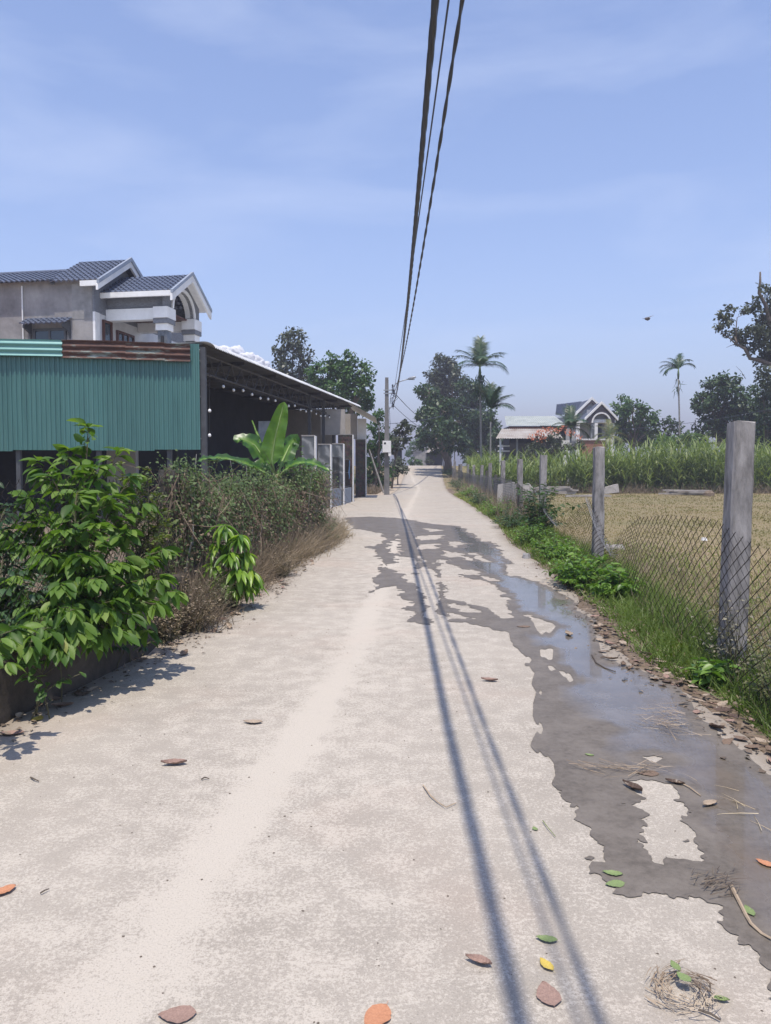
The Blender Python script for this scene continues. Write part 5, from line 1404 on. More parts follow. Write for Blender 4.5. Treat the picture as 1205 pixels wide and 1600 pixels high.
# bright weeds along the right verge
for k, (u, v, rx, ry, h, nl, lf, mt, lab) in enumerate([
        (905, 915, .38, .7, .48, 46, .085, L_WEED, 'bright green leafy weed clump at the foot of the second fence post'),
        (868, 872, .36, .9, .42, 44, .085, L_WEED, 'bright green weed mound left of the second fence post'),
        (955, 930, .26, .4, .38, 30, .10, L_WEED, 'broad-leaved weed just right of the second fence post'),
        (832, 850, .40, .8, .50, 40, .075, L_WEED, 'green weed hummock with pale dusty leaves by the vine-clad post'),
        (800, 826, .45, 1.2, .55, 40, .08, L_DWEED, 'low dark weed bed where the verge narrows'),
        (775, 806, .5, 1.6, .65, 40, .09, L_WEED, 'weed bed at the foot of the fourth fence post'),
        (750, 789, .55, 2.2, .75, 44, .10, L_DWEED, 'knee-high weeds along the mid fence'),
        (733, 777, .6, 2.6, .8, 44, .11, L_WEED, 'knee-high weeds further along the fence'),
        (716, 767, .7, 3.0, .9, 40, .13, L_DWEED, 'rank weeds near the far end of the fence'),
        (705, 758, .8, 3.2, 1.0, 40, .15, L_DWEED, 'rank weeds spilling to the lane at the fence end')]):
    g_ = G(u, v)
    clump_plant('weed_clump', lab, g_[0], g_[1], landz(g_[1]) - .03, mound(rx * 1.25, ry * 1.2, h * 1.1), int(nl * 1.5), 12, lf, mt, 100 + k, FOLD if g_[1] > 14 else OVATE, 'weeds', 'weeds on the right verge')
clump_plant('climbing_vine', 'dark vine smothering the fence left of the third post', 3.45, 17.3, -.03, lambda r: (r.normal() * .22, r.normal() * .6, .2 + 1.1 * r.rand()), 70, 12, .12, L_DWEED, 121, OVATE, 'vine', sr=.005)
clump_plant('climbing_vine', 'grey dried vine wrapped around the foot of the nearest fence post', 2.6, 5.62, -.03, lambda r: (r.normal() * .16, r.normal() * .22, .1 + .55 * r.rand() ** 1.4), 46, 10, .045, leafmat('dusty grey leaves', [(0.1, (0.11, 0.11, 0.075)), (0.5, (0.19, 0.18, 0.13)), (0.95, (0.29, 0.27, 0.21))], .2, .8), 122, FOLD, 'vine', sr=.003)
clump_plant('weed_clump', 'fine-leaved weed between the nearest post and the frame edge', 2.45, 4.7, -.03, mound(.22, .5, .5), 40, 12, .04, leafmat('olive weed', [(0.1, (0.07, 0.09, 0.03)), (0.5, (0.13, 0.14, 0.06)), (0.95, (0.22, 0.21, 0.11))], .25, .6), 123, FOLD, 'weeds', 'weeds on the right verge', sr=.003)
clump_plant('weed_clump', 'broad-leaved weed under the nearest fence post', 2.32, 5.35, -.03, mound(.2, .25, .22), 16, 8, .10, L_WEED, 124, OVATE, 'weeds', 'weeds on the right verge', sr=.003)
# thin reeds mixed with tan stalks through the far fence
def s_stalk(r, N):
    y = 20 + 50 * r.rand(N); return fx(y) + r.normal(size=N) * .3 - .3, y
turf('dry_grass', L_DRY, 'tan stalks standing along the far part of the right fence', 2600, s_stalk, lambda x, y, r: r.uniform(.4, 1.1, len(x)), lambda x, y, r: .016 + 0 * x, 125, .35)
def s_reed(r, N):
    y = 62 + 22 * r.rand(N); return fx(np.minimum(y, 74)) + .3 + r.rand(N) * 2.5 + np.clip(y - 74, 0, 20) * .07, y

# ================================================================== LEFT-HAND PLANTS
L_SHRUB = leafmat('shrub leaves', [(0.03, (0.035, 0.08, 0.016)), (0.4, (0.08, 0.165, 0.028)), (0.75, (0.145, 0.245, 0.042)), (0.93, (0.21, 0.30, 0.07)), (0.99, (0.33, 0.30, 0.08))], 0.42, 0.48, 0.32, clump=.55, cscale=2.5)
def branchy(name, label, foot, tips, n_leaf, leaf, mat, seed, tm=LONG, wid=.46, start=.35, droop=.55, cat='shrub', sr=.011, ends=5):
    r = np.random.RandomState(seed)
    t = thing(name, foot, label, cat)
    q = MB(); P, A, Nn, Ls = [], [], [], []
    foot = np.array(foot, float)
    for tip in tips:
        tip = np.array(tip, float); d = tip - foot; L_ = np.linalg.norm(d)
        b0 = foot + np.array((r.normal() * .08, r.normal() * .15, 0))
        m1 = b0 + d * .5 + np.array((0, 0, .22 * L_)) + r.normal(size=3) * .04 * L_
        C = np.array([b0 * (1 - t_) ** 2 + 2 * m1 * t_ * (1 - t_) + tip * t_ ** 2 for t_ in np.linspace(0, 1, 9)])
        q.tube(C, [sr * (1.15 - k / 9) for k in range(9)], 5, cap=False)
        nl = int(n_leaf * r.uniform(.8, 1.2))
        for k in range(nl):
            tt = start + (1 - start) * (k + 1) / nl
            p = np.array([np.interp(tt * 8, range(9), C[:, i]) for i in range(3)])
            i0 = min(7, int(tt * 8)); tg = unit((C[i0 + 1] - C[i0])[None])[0]
            # short side twig
            az = r.rand() * 6.28
            sd = np.array((math.cos(az), math.sin(az), .2))
            tw = r.uniform(.02, .13) * (1.0 if tt < .9 else .4)
            p2 = p + (sd * .8 + tg * .5) * tw
            q.tube([p, p2], [.0035, .002], 3, cap=False)
            for j in range(r.randint(1, 4)):
                a2 = az + r.normal() * .9
                s2 = np.array((math.cos(a2), math.sin(a2), 0))
                P.append(p2 + r.normal(size=3) * .012); A.append(s2 * .75 + tg * .4 + np.array((0, 0, -droop + .25 * r.normal())))
                Nn.append(np.array((0, 0, 1.)) + s2 * .5 + r.normal(size=3) * .45); Ls.append(leaf * (.35 + .95 * r.rand() ** .8))
        for j in range(ends):
            a2 = j * 6.28 / ends + r.rand()
            s2 = np.array((math.cos(a2), math.sin(a2), 0)); tg = unit((C[-1] - C[-2])[None])[0]
            P.append(C[-1]); A.append(s2 * .7 + tg * .7 + np.array((0, 0, -droop * .8))); Nn.append(np.array((0, 0, 1.)) + s2 * .6); Ls.append(leaf * r.uniform(.8, 1.2))
    q.build('stems', M_STEM, t)
    Ls = np.array(Ls)
    leaves('foliage', mat, np.array(P), np.array(A), np.array(Nn), Ls, Ls * wid, tm, t, seed=seed, smooth=True)
    return t
tips = [D(u, v, Y) for u, v, Y in [
    (138, 668, 5.9), (108, 705, 5.9), (185, 705, 6.0), (80, 745, 5.7), (150, 730, 5.7), (205, 745, 6.0), (45, 775, 5.6), (120, 770, 5.5), (175, 775, 5.6), (225, 790, 6.0),
    (60, 815, 5.5), (100, 830, 5.2), (150, 820, 5.3), (200, 830, 5.6), (30, 850, 5.4), (75, 870, 5.1), (130, 870, 5.1), (185, 880, 5.3), (225, 875, 5.7), (25, 905, 5.1),
    (95, 915, 4.9), (150, 905, 5.0), (205, 915, 5.3), (250, 905, 5.6), (55, 950, 4.9), (110, 955, 4.75), (160, 950, 5.0), (275, 925, 5.6), (240, 945, 5.4), (120, 985, 4.75), (205, 960, 5.2), (70, 985, 4.7), (10, 830, 5.4), (0, 930, 5.0), (255, 860, 5.9), (150, 1000, 5.0), (185, 985, 5.1), (95, 1010, 4.65), (45, 1010, 4.5), (230, 985, 5.45), (60, 720, 6.0), (20, 1000, 4.5)]]
branchy('leafy_shrub', 'big glossy green shrub bursting through the left fence', (-2.42, 5.75, .30), tips, 25, .128, L_SHRUB, 201)
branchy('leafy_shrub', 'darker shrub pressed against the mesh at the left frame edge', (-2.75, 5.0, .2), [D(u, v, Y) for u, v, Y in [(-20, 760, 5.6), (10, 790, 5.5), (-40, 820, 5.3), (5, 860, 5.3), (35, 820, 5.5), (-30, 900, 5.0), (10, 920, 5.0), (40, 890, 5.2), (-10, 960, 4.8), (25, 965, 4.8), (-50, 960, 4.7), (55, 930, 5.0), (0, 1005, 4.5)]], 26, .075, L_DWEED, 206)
branchy('leafy_shrub', 'small leafy sprig hanging over the wall at the left frame edge', (-2.45, 4.0, .38), [D(5, 1000, 3.95), D(20, 985, 4.1), D(-20, 1020, 3.8), D(12, 1035, 3.9), D(-30, 980, 4.0)], 6, .10, L_SHRUB, 202, sr=.006)
branchy('wall_weed', 'spindly pale weed rooted at the foot of the low left wall', tuple(G(58, 1122)), [D(62, 1035, 4.6), D(80, 1015, 4.7), D(50, 1060, 4.5), D(92, 1065, 4.6), D(75, 985, 4.75)], 7, .06, L_LIGHT, 203, sr=.004, wid=.6)
branchy('wall_weed', 'short weed in the shade below the big shrub', tuple(G(200, 1040)), [D(195, 985, 5.9), D(215, 1000, 5.9), D(180, 1010, 5.7), D(225, 1010, 6.0)], 6, .06, L_DWEED, 204, sr=.004)
r = np.random.RandomState(9)
tips = [D(u, v, 7.4 + r.uniform(-.5, .6)) for u, v in [(200, 745), (215, 760), (232, 750), (245, 775), (225, 790), (250, 800), (205, 810), (238, 825), (255, 840), (215, 845), (245, 870), (230, 890), (255, 900), (195, 780), (210, 870), (262, 815), (190, 725), (226, 735)]]
branchy('leafy_shrub', 'fine-leaved yellow-green bush left of the black fence post', (-2.42, 7.4, .1), tips, 44, .055, leafmat('yellow green small leaves', [(0.05, (0.05, 0.08, 0.02)), (0.5, (0.10, 0.14, 0.03)), (0.95, (0.18, 0.21, 0.06))], .35, .5), 205, FOLD, wid=.6, droop=.2)
# tangle of creepers over the fence
r = np.random.RandomState(12)
def lx(y): return np.interp(y, [p[1] for p in LP], [p[0] for p in LP])
def hang_top(y): return np.interp(y, [6.6, 8.4, 9.5, 11, 12.5, 14.5, 16, 17.6], [1.15, 1.45, 1.45, 1.35, 1.3, 1.42, 1.4, 1.25]) + .6 * vnoise(y, np.asarray(y) * 0, 1.3) + .35 * vnoise(y, np.asarray(y) * 0 + 7, 4)
n = 5000
y = r.uniform(8.0, 17.7, n); x = lx(y) + r.normal(size=n) * .17 + .04
z = hang_top(y) * r.rand(n) ** .6
A = np.stack([r.normal(size=n) * .35 + .12, r.normal(size=n) * .7, r.normal(size=n) * .5 - .75], -1)
dry = leaves('creeper_stems', leafmat('dead creeper stems', [(0.05, (0.06, 0.042, 0.03)), (0.5, (0.13, 0.092, 0.066)), (0.95, (0.27, 0.21, 0.15))], .05, .9), np.stack([x, y, z], -1), A, r.normal(size=(n, 3)), r.uniform(.25, .75, n), r.uniform(.005, .012, n), blade_t(3, .3), None, loc=(-2, 11, 0), seed=13)
tag(dry, 'brown tangle of dead creeper stems hanging over the left fence', 'creeper', kind='stuff')
def creeper(name, label, N, yr_, mat, leaf, seed, zf=lambda q: q, xo=.06, spread=.16, tm=FOLD):
    r = np.random.RandomState(seed)
    cy_ = r.uniform(*yr_, N // 45); cz_ = zf(r.rand(N // 45))
    k = r.randint(0, len(cy_), N)
    y = cy_[k] + r.normal(size=N) * .13; z = hang_top(y) * cz_[k] + r.normal(size=N) * .08
    x = lx(y) + r.normal(size=N) * spread + xo
    ok = z > .02
    x, y, z = x[ok], y[ok], z[ok]; n = len(x)
    A = np.stack([r.normal(size=n) * .5 + .25, r.normal(size=n) * .6 - .2, r.normal(size=n) * .4 - .5], -1)
    Ls = leaf * r.uniform(.6, 1.4, n)
    return tag(leaves(name, mat, np.stack([x, y, z], -1), A, np.stack([r.normal(size=n) * .4 + .4, r.normal(size=n) * .4 - .4, r.rand(n) + .3], -1), Ls, Ls * .7, tm, None, loc=(-2, 11, 0), seed=seed), label, 'creeper', kind='stuff')
L_DUSTY = leafmat('dusty creeper leaves', [(0.05, (0.035, 0.065, 0.022)), (0.45, (0.08, 0.13, 0.042)), (0.8, (0.14, 0.19, 0.07)), (0.97, (0.22, 0.23, 0.12))], .3, .6, clump=.9, cscale=1.6)
creeper('creeper_leaves', 'green creeper leaves threaded through the left fence', 12000, (8.2, 12.6), L_DUSTY, .042, 14, lambda q: q ** .6)
creeper('creeper_leaves', 'green creeper leaves topping the far end of the left fence', 7500, (11.8, 17.5), L_DUSTY, .05, 15, lambda q: q ** .5)
creeper('dry_leaves', 'withered brown leaves caught in the left fence', 6500, (8.0, 17.4), leafmat('withered leaves', [(0.05, (0.09, 0.065, 0.045)), (0.5, (0.17, 0.125, 0.085)), (0.95, (0.28, 0.22, 0.15))], .1, .9), .036, 16, lambda q: q * .85, .10, .2)
q = MB(); rw = np.random.RandomState(33)
for k in range(46):
    y0_ = rw.uniform(8.2, 17.3); x0_ = float(lx(y0_)) + .10 + rw.normal() * .05; h_ = float(hang_top(y0_)) * rw.uniform(.8, 1.15)
    P_ = [np.array((x0_, y0_, .0))]
    for i_ in range(5): P_.append(P_[-1] + np.array((rw.normal() * .05, rw.normal() * .09, h_ / 5)))
    q.tube(P_, [.011, .01, .009, .007, .005, .003], 4)
tag(q.build('creeper_vines', M_BARKL, None, (-2, 12, 0)), 'woody grey vines climbing the left fence', 'creeper', kind='stuff')
# dry weeds spilling on the road edge
def s_spill(r, N):
    y = 7.0 + 10.9 * r.rand(N); x = lx(y) + .22 + np.abs(r.normal(size=N)) * .2; return x, y
turf('dry_grass', L_DRY, 'tan dried weeds spilling from the left fence onto the road edge', 14000, s_spill, lambda x, y, r: r.uniform(.12, .75, len(x)) * np.clip(1.25 - (x - lx(y) - .2) * 1.6, .25, 1.2), lambda x, y, r: .004 + y * .0005, 17, .7)
for k, (u, v, h, lab) in enumerate(((300, 985, .62, 'tan seeding weed at the foot of the left fence'), (262, 1000, .5, 'straw-coloured weed below the big shrub'), (335, 960, .55, 'pale dusty weed beside the young mango'), (440, 900, .5, 'tan scrub beyond the young mango'))):
    g_ = G(u, v)
    clump_plant('dry_weed', lab, g_[0], g_[1], -.03, mound(.28, .35, h), 55, 16, .032, L_DRY if k != 2 else leafmat('sage weed', [(0.1, (0.12, 0.13, 0.07)), (0.5, (0.2, 0.2, 0.12)), (0.95, (0.3, 0.28, 0.19))], .2, .8), 210 + k, FOLD, 'weeds', sr=.0025, stem=M_STEM, droop=.1)
clump_plant('weed_clump', 'grey-green weed clump at the far end of the left fence', G(502, 850)[0], G(502, 850)[1], -.03, mound(.38, .8, .85), 60, 14, .075, L_DWEED, 220, FOLD, 'weeds')
clump_plant('weed_clump', 'leafy green shoots rising beside the banana plant', -1.75, 15.6, .5, mound(.45, .8, 1.45, .6), 40, 14, .09, L_LIGHT, 221, OVATE, 'weeds')
clump_plant('weed_clump', 'pale green climber crowning the fence right of the black post', -2.28, 9.0, .6, mound(.35, .6, 1.0, .6), 34, 12, .06, leafmat('pale climber', [(0.1, (0.06, 0.10, 0.04)), (0.5, (0.11, 0.16, 0.07)), (0.95, (0.2, 0.25, 0.12))], .3, .5), 222, OVATE, 'weeds', sr=.003)

# young mango: whorls of long hanging leaves
L_MANGO = leafmat('young mango leaves', [(0.03, (0.06, 0.14, 0.018)), (0.45, (0.13, 0.25, 0.025)), (0.85, (0.22, 0.36, 0.038)), (1.0, (0.32, 0.43, 0.07))], 0.42, 0.35, 0.5, clump=.3)
mf = G(362, 950); r = np.random.RandomState(21)
mg = thing('mango_sapling', mf, 'young mango sapling with drooping bright green leaves at the road edge', 'sapling')
q = MB(); P, A, Nn, Ls = [], [], [], []
MY = mf[1]
for (u, v, dy, n, s) in [(350, 818, 0, 16, 1), (375, 835, -.05, 14, 1), (340, 848, .05, 12, .9), (360, 862, -.12, 16, 1), (385, 862, 0, 14, .9), (335, 880, 0, 12, .9), (372, 888, -.15, 16, 1), (392, 890, -.05, 14, 1), (352, 900, -.1, 14, 1), (385, 912, -.08, 14, .9), (362, 915, -.15, 12, .8), (340, 905, .05, 10, .8), (395, 905, .1, 10, .9)]:
    tip = D(u, v, MY + dy)
    m1 = mf * .4 + tip * .6 + np.array((0, 0, .05))
    q.tube([mf + (r.normal() * .02, r.normal() * .02, 0), m1 * .6 + mf * .4, m1, tip], [.012, .009, .007, .005], 5)
    n = int(n * 1.6)
    for k in range(n):
        az = k * 2.4 + r.rand() * .5; el = r.uniform(-.5, .55) - .25 * (k / n)
        sd = np.array((math.cos(az) * math.cos(el), math.sin(az) * math.cos(el), math.sin(el)))
        P.append(tip + np.array((0, 0, -.05 * k / n))); A.append(sd + np.array((0, 0, -.55))); Nn.append(np.array((0, 0, 1.)) + sd * .6); Ls.append(.235 * s * r.uniform(.65, 1.15))
q.build('stems', M_STEM, mg)
Ls = np.array(Ls)
leaves('foliage', L_MANGO, np.array(P), np.array(A), np.array(Nn), Ls, Ls * .25, MANGO, mg, seed=22, smooth=True)

# banana plant: great paddle leaves on a short stem
def banana_mat():
    m, N, L, B = newmat('banana leaf')
    at = N.new('ShaderNodeAttribute'); at.attribute_name = 'rnd'
    co = coords(N, L, 'Object')
    c = ramp(N, L, at.outputs['Fac'], [(0.0, (0.02, 0.06, 0.015)), (0.3, (0.035, 0.10, 0.022)), (0.55, (0.09, 0.205, 0.03)), (0.9, (0.16, 0.30, 0.045)), (0.96, (0.26, 0.36, 0.11))])
    c = mix(N, L, rng(N, L, noise(N, L, co, 8, 4), .4, .7, 0, .35), c, (0.06, 0.13, 0.03))
    L.new(c, B.inputs['Base Color']); B.inputs['Roughness'].default_value = .35
    t = N.new('ShaderNodeBsdfTranslucent'); L.new(mix(N, L, 1.0, c, (1.2, 1.3, .35), 'MULTIPLY'), t.inputs['Color'])
    ms = N.new('ShaderNodeMixShader'); ms.inputs['Fac'].default_value = .4
    L.new(B.outputs['BSDF'], ms.inputs[1]); L.new(t.outputs['BSDF'], ms.inputs[2]); L.new(ms.outputs['Shader'], N['Material Output'].inputs['Surface'])
    return m
M_BANANA = banana_mat()
BY = 14.2; bz = D(431, 745, BY)
ban = thing('banana_plant', (bz[0], BY, 0), 'banana plant with one tall upright leaf above the creeper-covered fence', 'banana plant')
MB().tube([(bz[0] + .03, BY, -.05), (bz[0], BY, .7), (bz[0], BY, bz[2] + .05)], [.10, .08, .05], 8).build('stem', plain('banana stem', (0.20, 0.24, 0.10), (0.14, 0.12, 0.06), .6, 5, stretch=(1, 1, .2)), ban, smooth=True)
def paddle(spine, width, normal, torn=0, seed=0, bright=.5):
    """leaf blade along the SPINE points, width in metres; TORN clefts along the margins"""
    r = random.Random(seed); n = 26
    sp_ = np.array(spine); tt = np.linspace(0, 1, len(sp_)); t = np.linspace(0, 1, n + 1)
    C = np.stack([np.interp(t, tt, sp_[:, i]) for i in range(3)], -1)
    for _ in range(3): C[1:-1] = (C[:-2] + 2 * C[1:-1] + C[2:]) / 4
    tg = unit(np.gradient(C, axis=0)); nm = np.broadcast_to(np.array(normal, float), C.shape)
    sd = unit(np.cross(tg, nm)); nm = np.cross(sd, tg)
    pet = .16
    V, F, rn = [], [], []
    for i in range(n + 1):
        x = max(0, (t[i] - pet) / (1 - pet))
        w = width / 2 * (min(1, (x * 5.5)) ** .6) * (max(0, 1 - x) ** .38) if x > 0 else .012
        w = max(w, .012)
        for s, m in ((-1, 1), (-.5, .5), (0, 0), (.5, .5), (1, 1)):
            wv = .02 * math.sin(i * 1.1 + s * 2) * m * (1 if x > 0 else 0) + (.018 * math.sin(i * 2.9) * m)
            V.append(C[i] + sd[i] * w * s + nm[i] * (w * .30 * m + wv) + np.array((0, 0, -.10 * m * w if abs(nm[i][2]) > .5 else 0)))
            rn.append(.97 if s == 0 else min(.9, bright + .1 * math.sin(i * 1.7 + s)))
    for i in range(n):
        for j in range(4):
            if torn and j in (0, 3) and r.random() < torn: continue
            a = i * 5 + j; F.append((a, a + 1, a + 6, a + 5))
    o = make('leaf', V, F, M_BANANA, ban, smooth=True, attrs={'rnd': rn})
    MB().tube([C[0], C[int(n * .25)], C[int(n * .6)], C[-2]], [.028, .022, .012, .004], 6).build('midrib', plain('pale midrib', (0.22, 0.32, 0.10), (0.17, 0.25, 0.08), .5, 4), o, smooth=True)
def Db(l, Y=None): return [D(u, v, y_) for u, v, y_ in l]
paddle(Db([(430, 745, BY), (424, 715, BY), (428, 690, BY), (438, 655, BY - .05), (444, 628, BY - .1)]), .47, (.15, -1, .25), 0, 1, .75)
paddle(Db([(432, 745, BY), (422, 730, BY + .05), (412, 712, BY + .1), (396, 692, BY + .1), (374, 684, BY + .05), (372, 692, BY)]), .44, (-.3, -.8, .7), .04, 2, .35)
paddle(Db([(430, 748, BY), (412, 738, BY - .1), (390, 726, BY - .2), (355, 716, BY - .3), (322, 716, BY - .35), (306, 722, BY - .35)]), .40, (.0, -.35, 1), .0, 3, .25)
paddle(Db([(434, 748, BY), (446, 734, BY - .05), (462, 724, BY - .1), (485, 722, BY - .15), (514, 735, BY - .2)]), .42, (.05, -.45, 1), .05, 4, .3)
paddle(Db([(434, 745, BY), (440, 722, BY + .2), (450, 700, BY + .35), (460, 686, BY + .45), (464, 700, BY + .5)]), .40, (.5, -.8, .5), .08, 5, .35)
paddle(Db([(430, 742, BY), (416, 715, BY + .1), (405, 685, BY + .15), (394, 657, BY + .2)]), .07, (0, -1, .2), 0, 6, .8)
# undergrowth filling the yard behind the left fence
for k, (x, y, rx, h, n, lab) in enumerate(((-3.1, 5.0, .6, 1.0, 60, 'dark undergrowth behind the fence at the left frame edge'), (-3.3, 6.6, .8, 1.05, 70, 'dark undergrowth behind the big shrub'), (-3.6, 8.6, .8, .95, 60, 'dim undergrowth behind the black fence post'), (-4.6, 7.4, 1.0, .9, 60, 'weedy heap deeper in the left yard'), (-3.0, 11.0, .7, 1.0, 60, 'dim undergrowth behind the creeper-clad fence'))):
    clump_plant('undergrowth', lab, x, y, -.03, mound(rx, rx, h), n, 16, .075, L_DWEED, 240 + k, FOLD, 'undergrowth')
r = np.random.RandomState(50)
for k in range(9):
    y = 8.9 + k * 1.0 + r.uniform(-.2, .2); lab = ['thin stray shoot', 'leggy creeper shoot', 'wispy green shoot'][k % 3] + ' above the creepers, ' + ['nearest', 'second', 'third', 'fourth', 'fifth', 'sixth', 'seventh', 'eighth', 'farthest'][k] + ' along the left fence'
    clump_plant('creeper_shoot', lab, float(lx(y)), y, 1.0, lambda r: (r.normal() * .16, r.normal() * .25, .25 + .45 * r.rand()), 9, 9, .05, L_DWEED if k % 2 else L_LIGHT, 260 + k, FOLD, 'creeper', 'shoots above the left fence', sr=.003)

# ================================================================== UTILITY POLE, LAMP, CABLES
M_POLE = plain('weathered concrete pole', (0.20, 0.195, 0.19), (0.12, 0.115, 0.11), 0.9, 4, stretch=(1, 1, .4), bm=.3)
M_GALV = plain('galvanised steel', (0.34, 0.35, 0.36), (0.24, 0.25, 0.26), .45, 4, metal=.3)
M_CABLE = plain('cable sheath with glare tint', (0.06, 0.07, 0.10), (0.045, 0.052, 0.075), .5, 4, spec=.5)  # sheath colour lifted towards blue to stand for veiling glare
pb = G(604.5, 773); PX, PYy = pb[0], pb[1]
ptop = ZD(590, PYy)
up = thing('utility_pole', (PX, PYy, 0), 'square grey concrete utility pole with a white meter box beside the lane', 'utility pole')
V, F = [], []
for k, (z, w_) in enumerate(((-.1, .17), (3.5, .14), (ptop, .105))):
    V += [(PX - w_, PYy - w_, z), (PX + w_, PYy - w_, z), (PX + w_, PYy + w_, z), (PX - w_, PYy + w_, z)]
for k in range(2):
    for j in range(4): F.append((k * 4 + j, k * 4 + (j + 1) % 4, k * 4 + 4 + (j + 1) % 4, k * 4 + 4 + j))
F += [(3, 2, 1, 0), (8, 9, 10, 11)]
make('shaft', V, F, M_POLE, up)
bz0, bz1 = ZD(707, PYy), ZD(689, PYy)
bx = MB().box((PX - .26, PYy - .42, bz0), (PX + .26, PYy - .17, bz1)).build('meter_box', M_WHITE, up)
MB().box((PX - .17, PYy - .425, bz1 - .22), (PX - .05, PYy - .421, bz1 - .1)).build('dial', M_BLACK, bx)
MB().box((PX + .10, PYy - .40, bz0 - .22), (PX + .27, PYy - .2, bz0 - .005)).build('lower_box', M_WHITE, up)
for z in (ZD(610, PYy), ZD(615, PYy)):
    MB().box((PX - .2, PYy - .16, z - .03), (PX + .5, PYy - .1, z + .03)).build('bracket', M_GALV, up)
for k, (dx, z) in enumerate(((.36, ZD(604, PYy)), (.42, ZD(613, PYy)), (.40, ZD(634, PYy)))):
    MB().lathe((PX + dx, PYy - .2, z - .12), [(.02, 0), (.05, .03), (.03, .07), (.055, .1), (.03, .15), (.045, .2), (.02, .24)], 8).build('insulator', M_BLACK, up, smooth=True)
MB().tube([(PX + .1, PYy - .15, ZD(640, PYy)), (PX + .4, PYy - .2, ZD(634, PYy))], .025, 4).build('stay_hook', M_GALV, up)
lamp = thing('street_lamp', (PX + .2, PYy - .2, ZD(618, PYy)), 'street lamp head on a curved arm reaching over the lane from the pole', 'street lamp')
a0 = np.array((PX + .35, PYy - .2, ZD(612, PYy)))
arm = [a0, D(614, 606, PYy - .3), D(618, 600, PYy - .4), D(624, 596.5, PYy - .5), D(637, 592.5, PYy - .7)]
MB().tube(arm, .03, 6).build('arm', M_GALV, lamp, smooth=True)
h0, h1 = D(637, 592.5, PYy - .7), D(650, 589, PYy - .9)
hm = (h0 + h1) / 2
MB().tube([h0, h0 * .8 + h1 * .2, h0 * .2 + h1 * .8, h1], [.04, .085, .08, .03], 8).build('head', M_GALV, lamp, smooth=True)
MB().box((hm[0] - .18, hm[1] - .05, hm[2] - .11), (hm[0] + .18, hm[1] + .05, hm[2] - .075)).build('lens', M_GLASS, lamp)

def cable_z(y, za, zb): return za + (zb - za) * np.clip((np.asarray(y, float) - 2) / (PYy - 2), -1, 1.0) ** 2
def wire_x(pix, zfun):
    """plan line of a cable whose height is known, from its trace in the photo"""
    X_, Y_ = [], []
    for (u, v) in pix:
        d = ray(u, v); yy = 8.0
        for _ in range(40): yy = .5 * yy + .5 * (float(zfun(yy)) - CAM_H) / d[2] * d[1]
        X_.append(d[0] / d[1] * yy); Y_.append(yy)
    return np.array(X_), np.array(Y_)
def bundle(name, label, pix, za, zb, strands, rs, rt, pitch, end, y0=-22, group='cables along the lane'):
    zf = lambda y: cable_z(y, za, zb)
    X_, Y_ = wire_x(pix, zf)
    o = np.argsort(Y_); X_, Y_ = X_[o], Y_[o]
    cf = np.polyfit(Y_, X_, 2 if strands > 1 else 1)
    yy = np.concatenate([np.arange(y0, 0, .5), np.arange(0, 22, .07), np.arange(22, end[1] - .3, .18)])
    xx = np.polyval(cf, np.clip(yy, 3, 60)); zz = zf(np.maximum(yy, -6)) + np.clip(-6 - yy, 0, 50) * .02
    k = np.clip((yy - (end[1] - 9)) / 9, 0, 1) ** 2
    xx = xx * (1 - k) + end[0] * k; zz = zz * (1 - k) + end[2] * k
    pts = np.stack([xx, yy, zz], -1); pts = np.concatenate([pts, [end]])
    q = MB()
    for s in range(strands):
        a = 2 * math.pi * (pts[:, 1] / pitch + s / strands) + .6 * vnoise(pts[:, 1], pts[:, 1] * 0 + s, .8)
        w = rt if strands > 1 else 0
        q.tube(pts + np.stack([w * np.cos(a), 0 * a, w * np.sin(a)], -1), rs, 5)
    return single(q, name, M_CABLE, tuple(end), label, 'cable', group, smooth=True)
MAIN = [(680.5, 0), (671, 103), (662, 198), (653.6, 306), (645, 397), (639, 454), (633, 516)]
RIGHT = [(722.6, 0), (709, 82), (699, 157), (684.6, 240), (674, 306), (664, 372), (651.6, 446), (639, 516)]
THIN = [(702, 0), (682.5, 136), (670, 223), (660, 297), (651.6, 364)]
bundle('power_cable', 'thick twisted power cable overhead, leftmost of the three', MAIN, 5.0, 5.75, 4, .019, .0135, 1.7, (PX + .42, PYy - .2, ZD(634, PYy)))
bundle('power_cable', 'medium twisted cable overhead, rightmost of the three', RIGHT, 5.0, 5.85, 2, .0125, .0075, 1.3, (PX + .42, PYy - .2, ZD(613, PYy)))
bundle('power_cable', 'thin single cable overhead between the two twisted ones', THIN, 5.15, 5.85, 1, .0095, 0, 1, (PX + .36, PYy - .2, ZD(604, PYy)))
def sagline(name, label, a, b, sag, rad, n=24, cat='cable', group=None):
    a, b = np.array(a), np.array(b)
    pts = [a + (b - a) * t - np.array((0, 0, sag * 4 * t * (1 - t))) for t in np.linspace(0, 1, n)]
    return single(MB().tube(pts, rad, 4), name, M_CABLE, a, label, cat, group)
e1 = (PX + .42, PYy - .2, ZD(613, PYy)); e2 = (PX + .42, PYy - .2, ZD(634, PYy))
sagline('power_cable', 'cable running from the pole down the far lane, upper of two', e1, (8.6, 112, 8.0), .9, .028)
sagline('power_cable', 'cable running from the pole down the far lane, lower of two', e2, (8.4, 112, 7.4), .9, .022)
sagline('power_cable', 'cable strung from behind the pole across the dark trees', (D(560, 668, 56)[0], 56, ZD(662, 56)), (D(690, 650, 70)[0], 70, ZD(650, 70)), .25, .02)
sagline('power_cable', 'slack wire in front of the two slender palms', (D(709, 628, 80)[0], 80, ZD(628, 80)), (D(775, 645, 66)[0], 66, ZD(643, 66)), .25, .02)
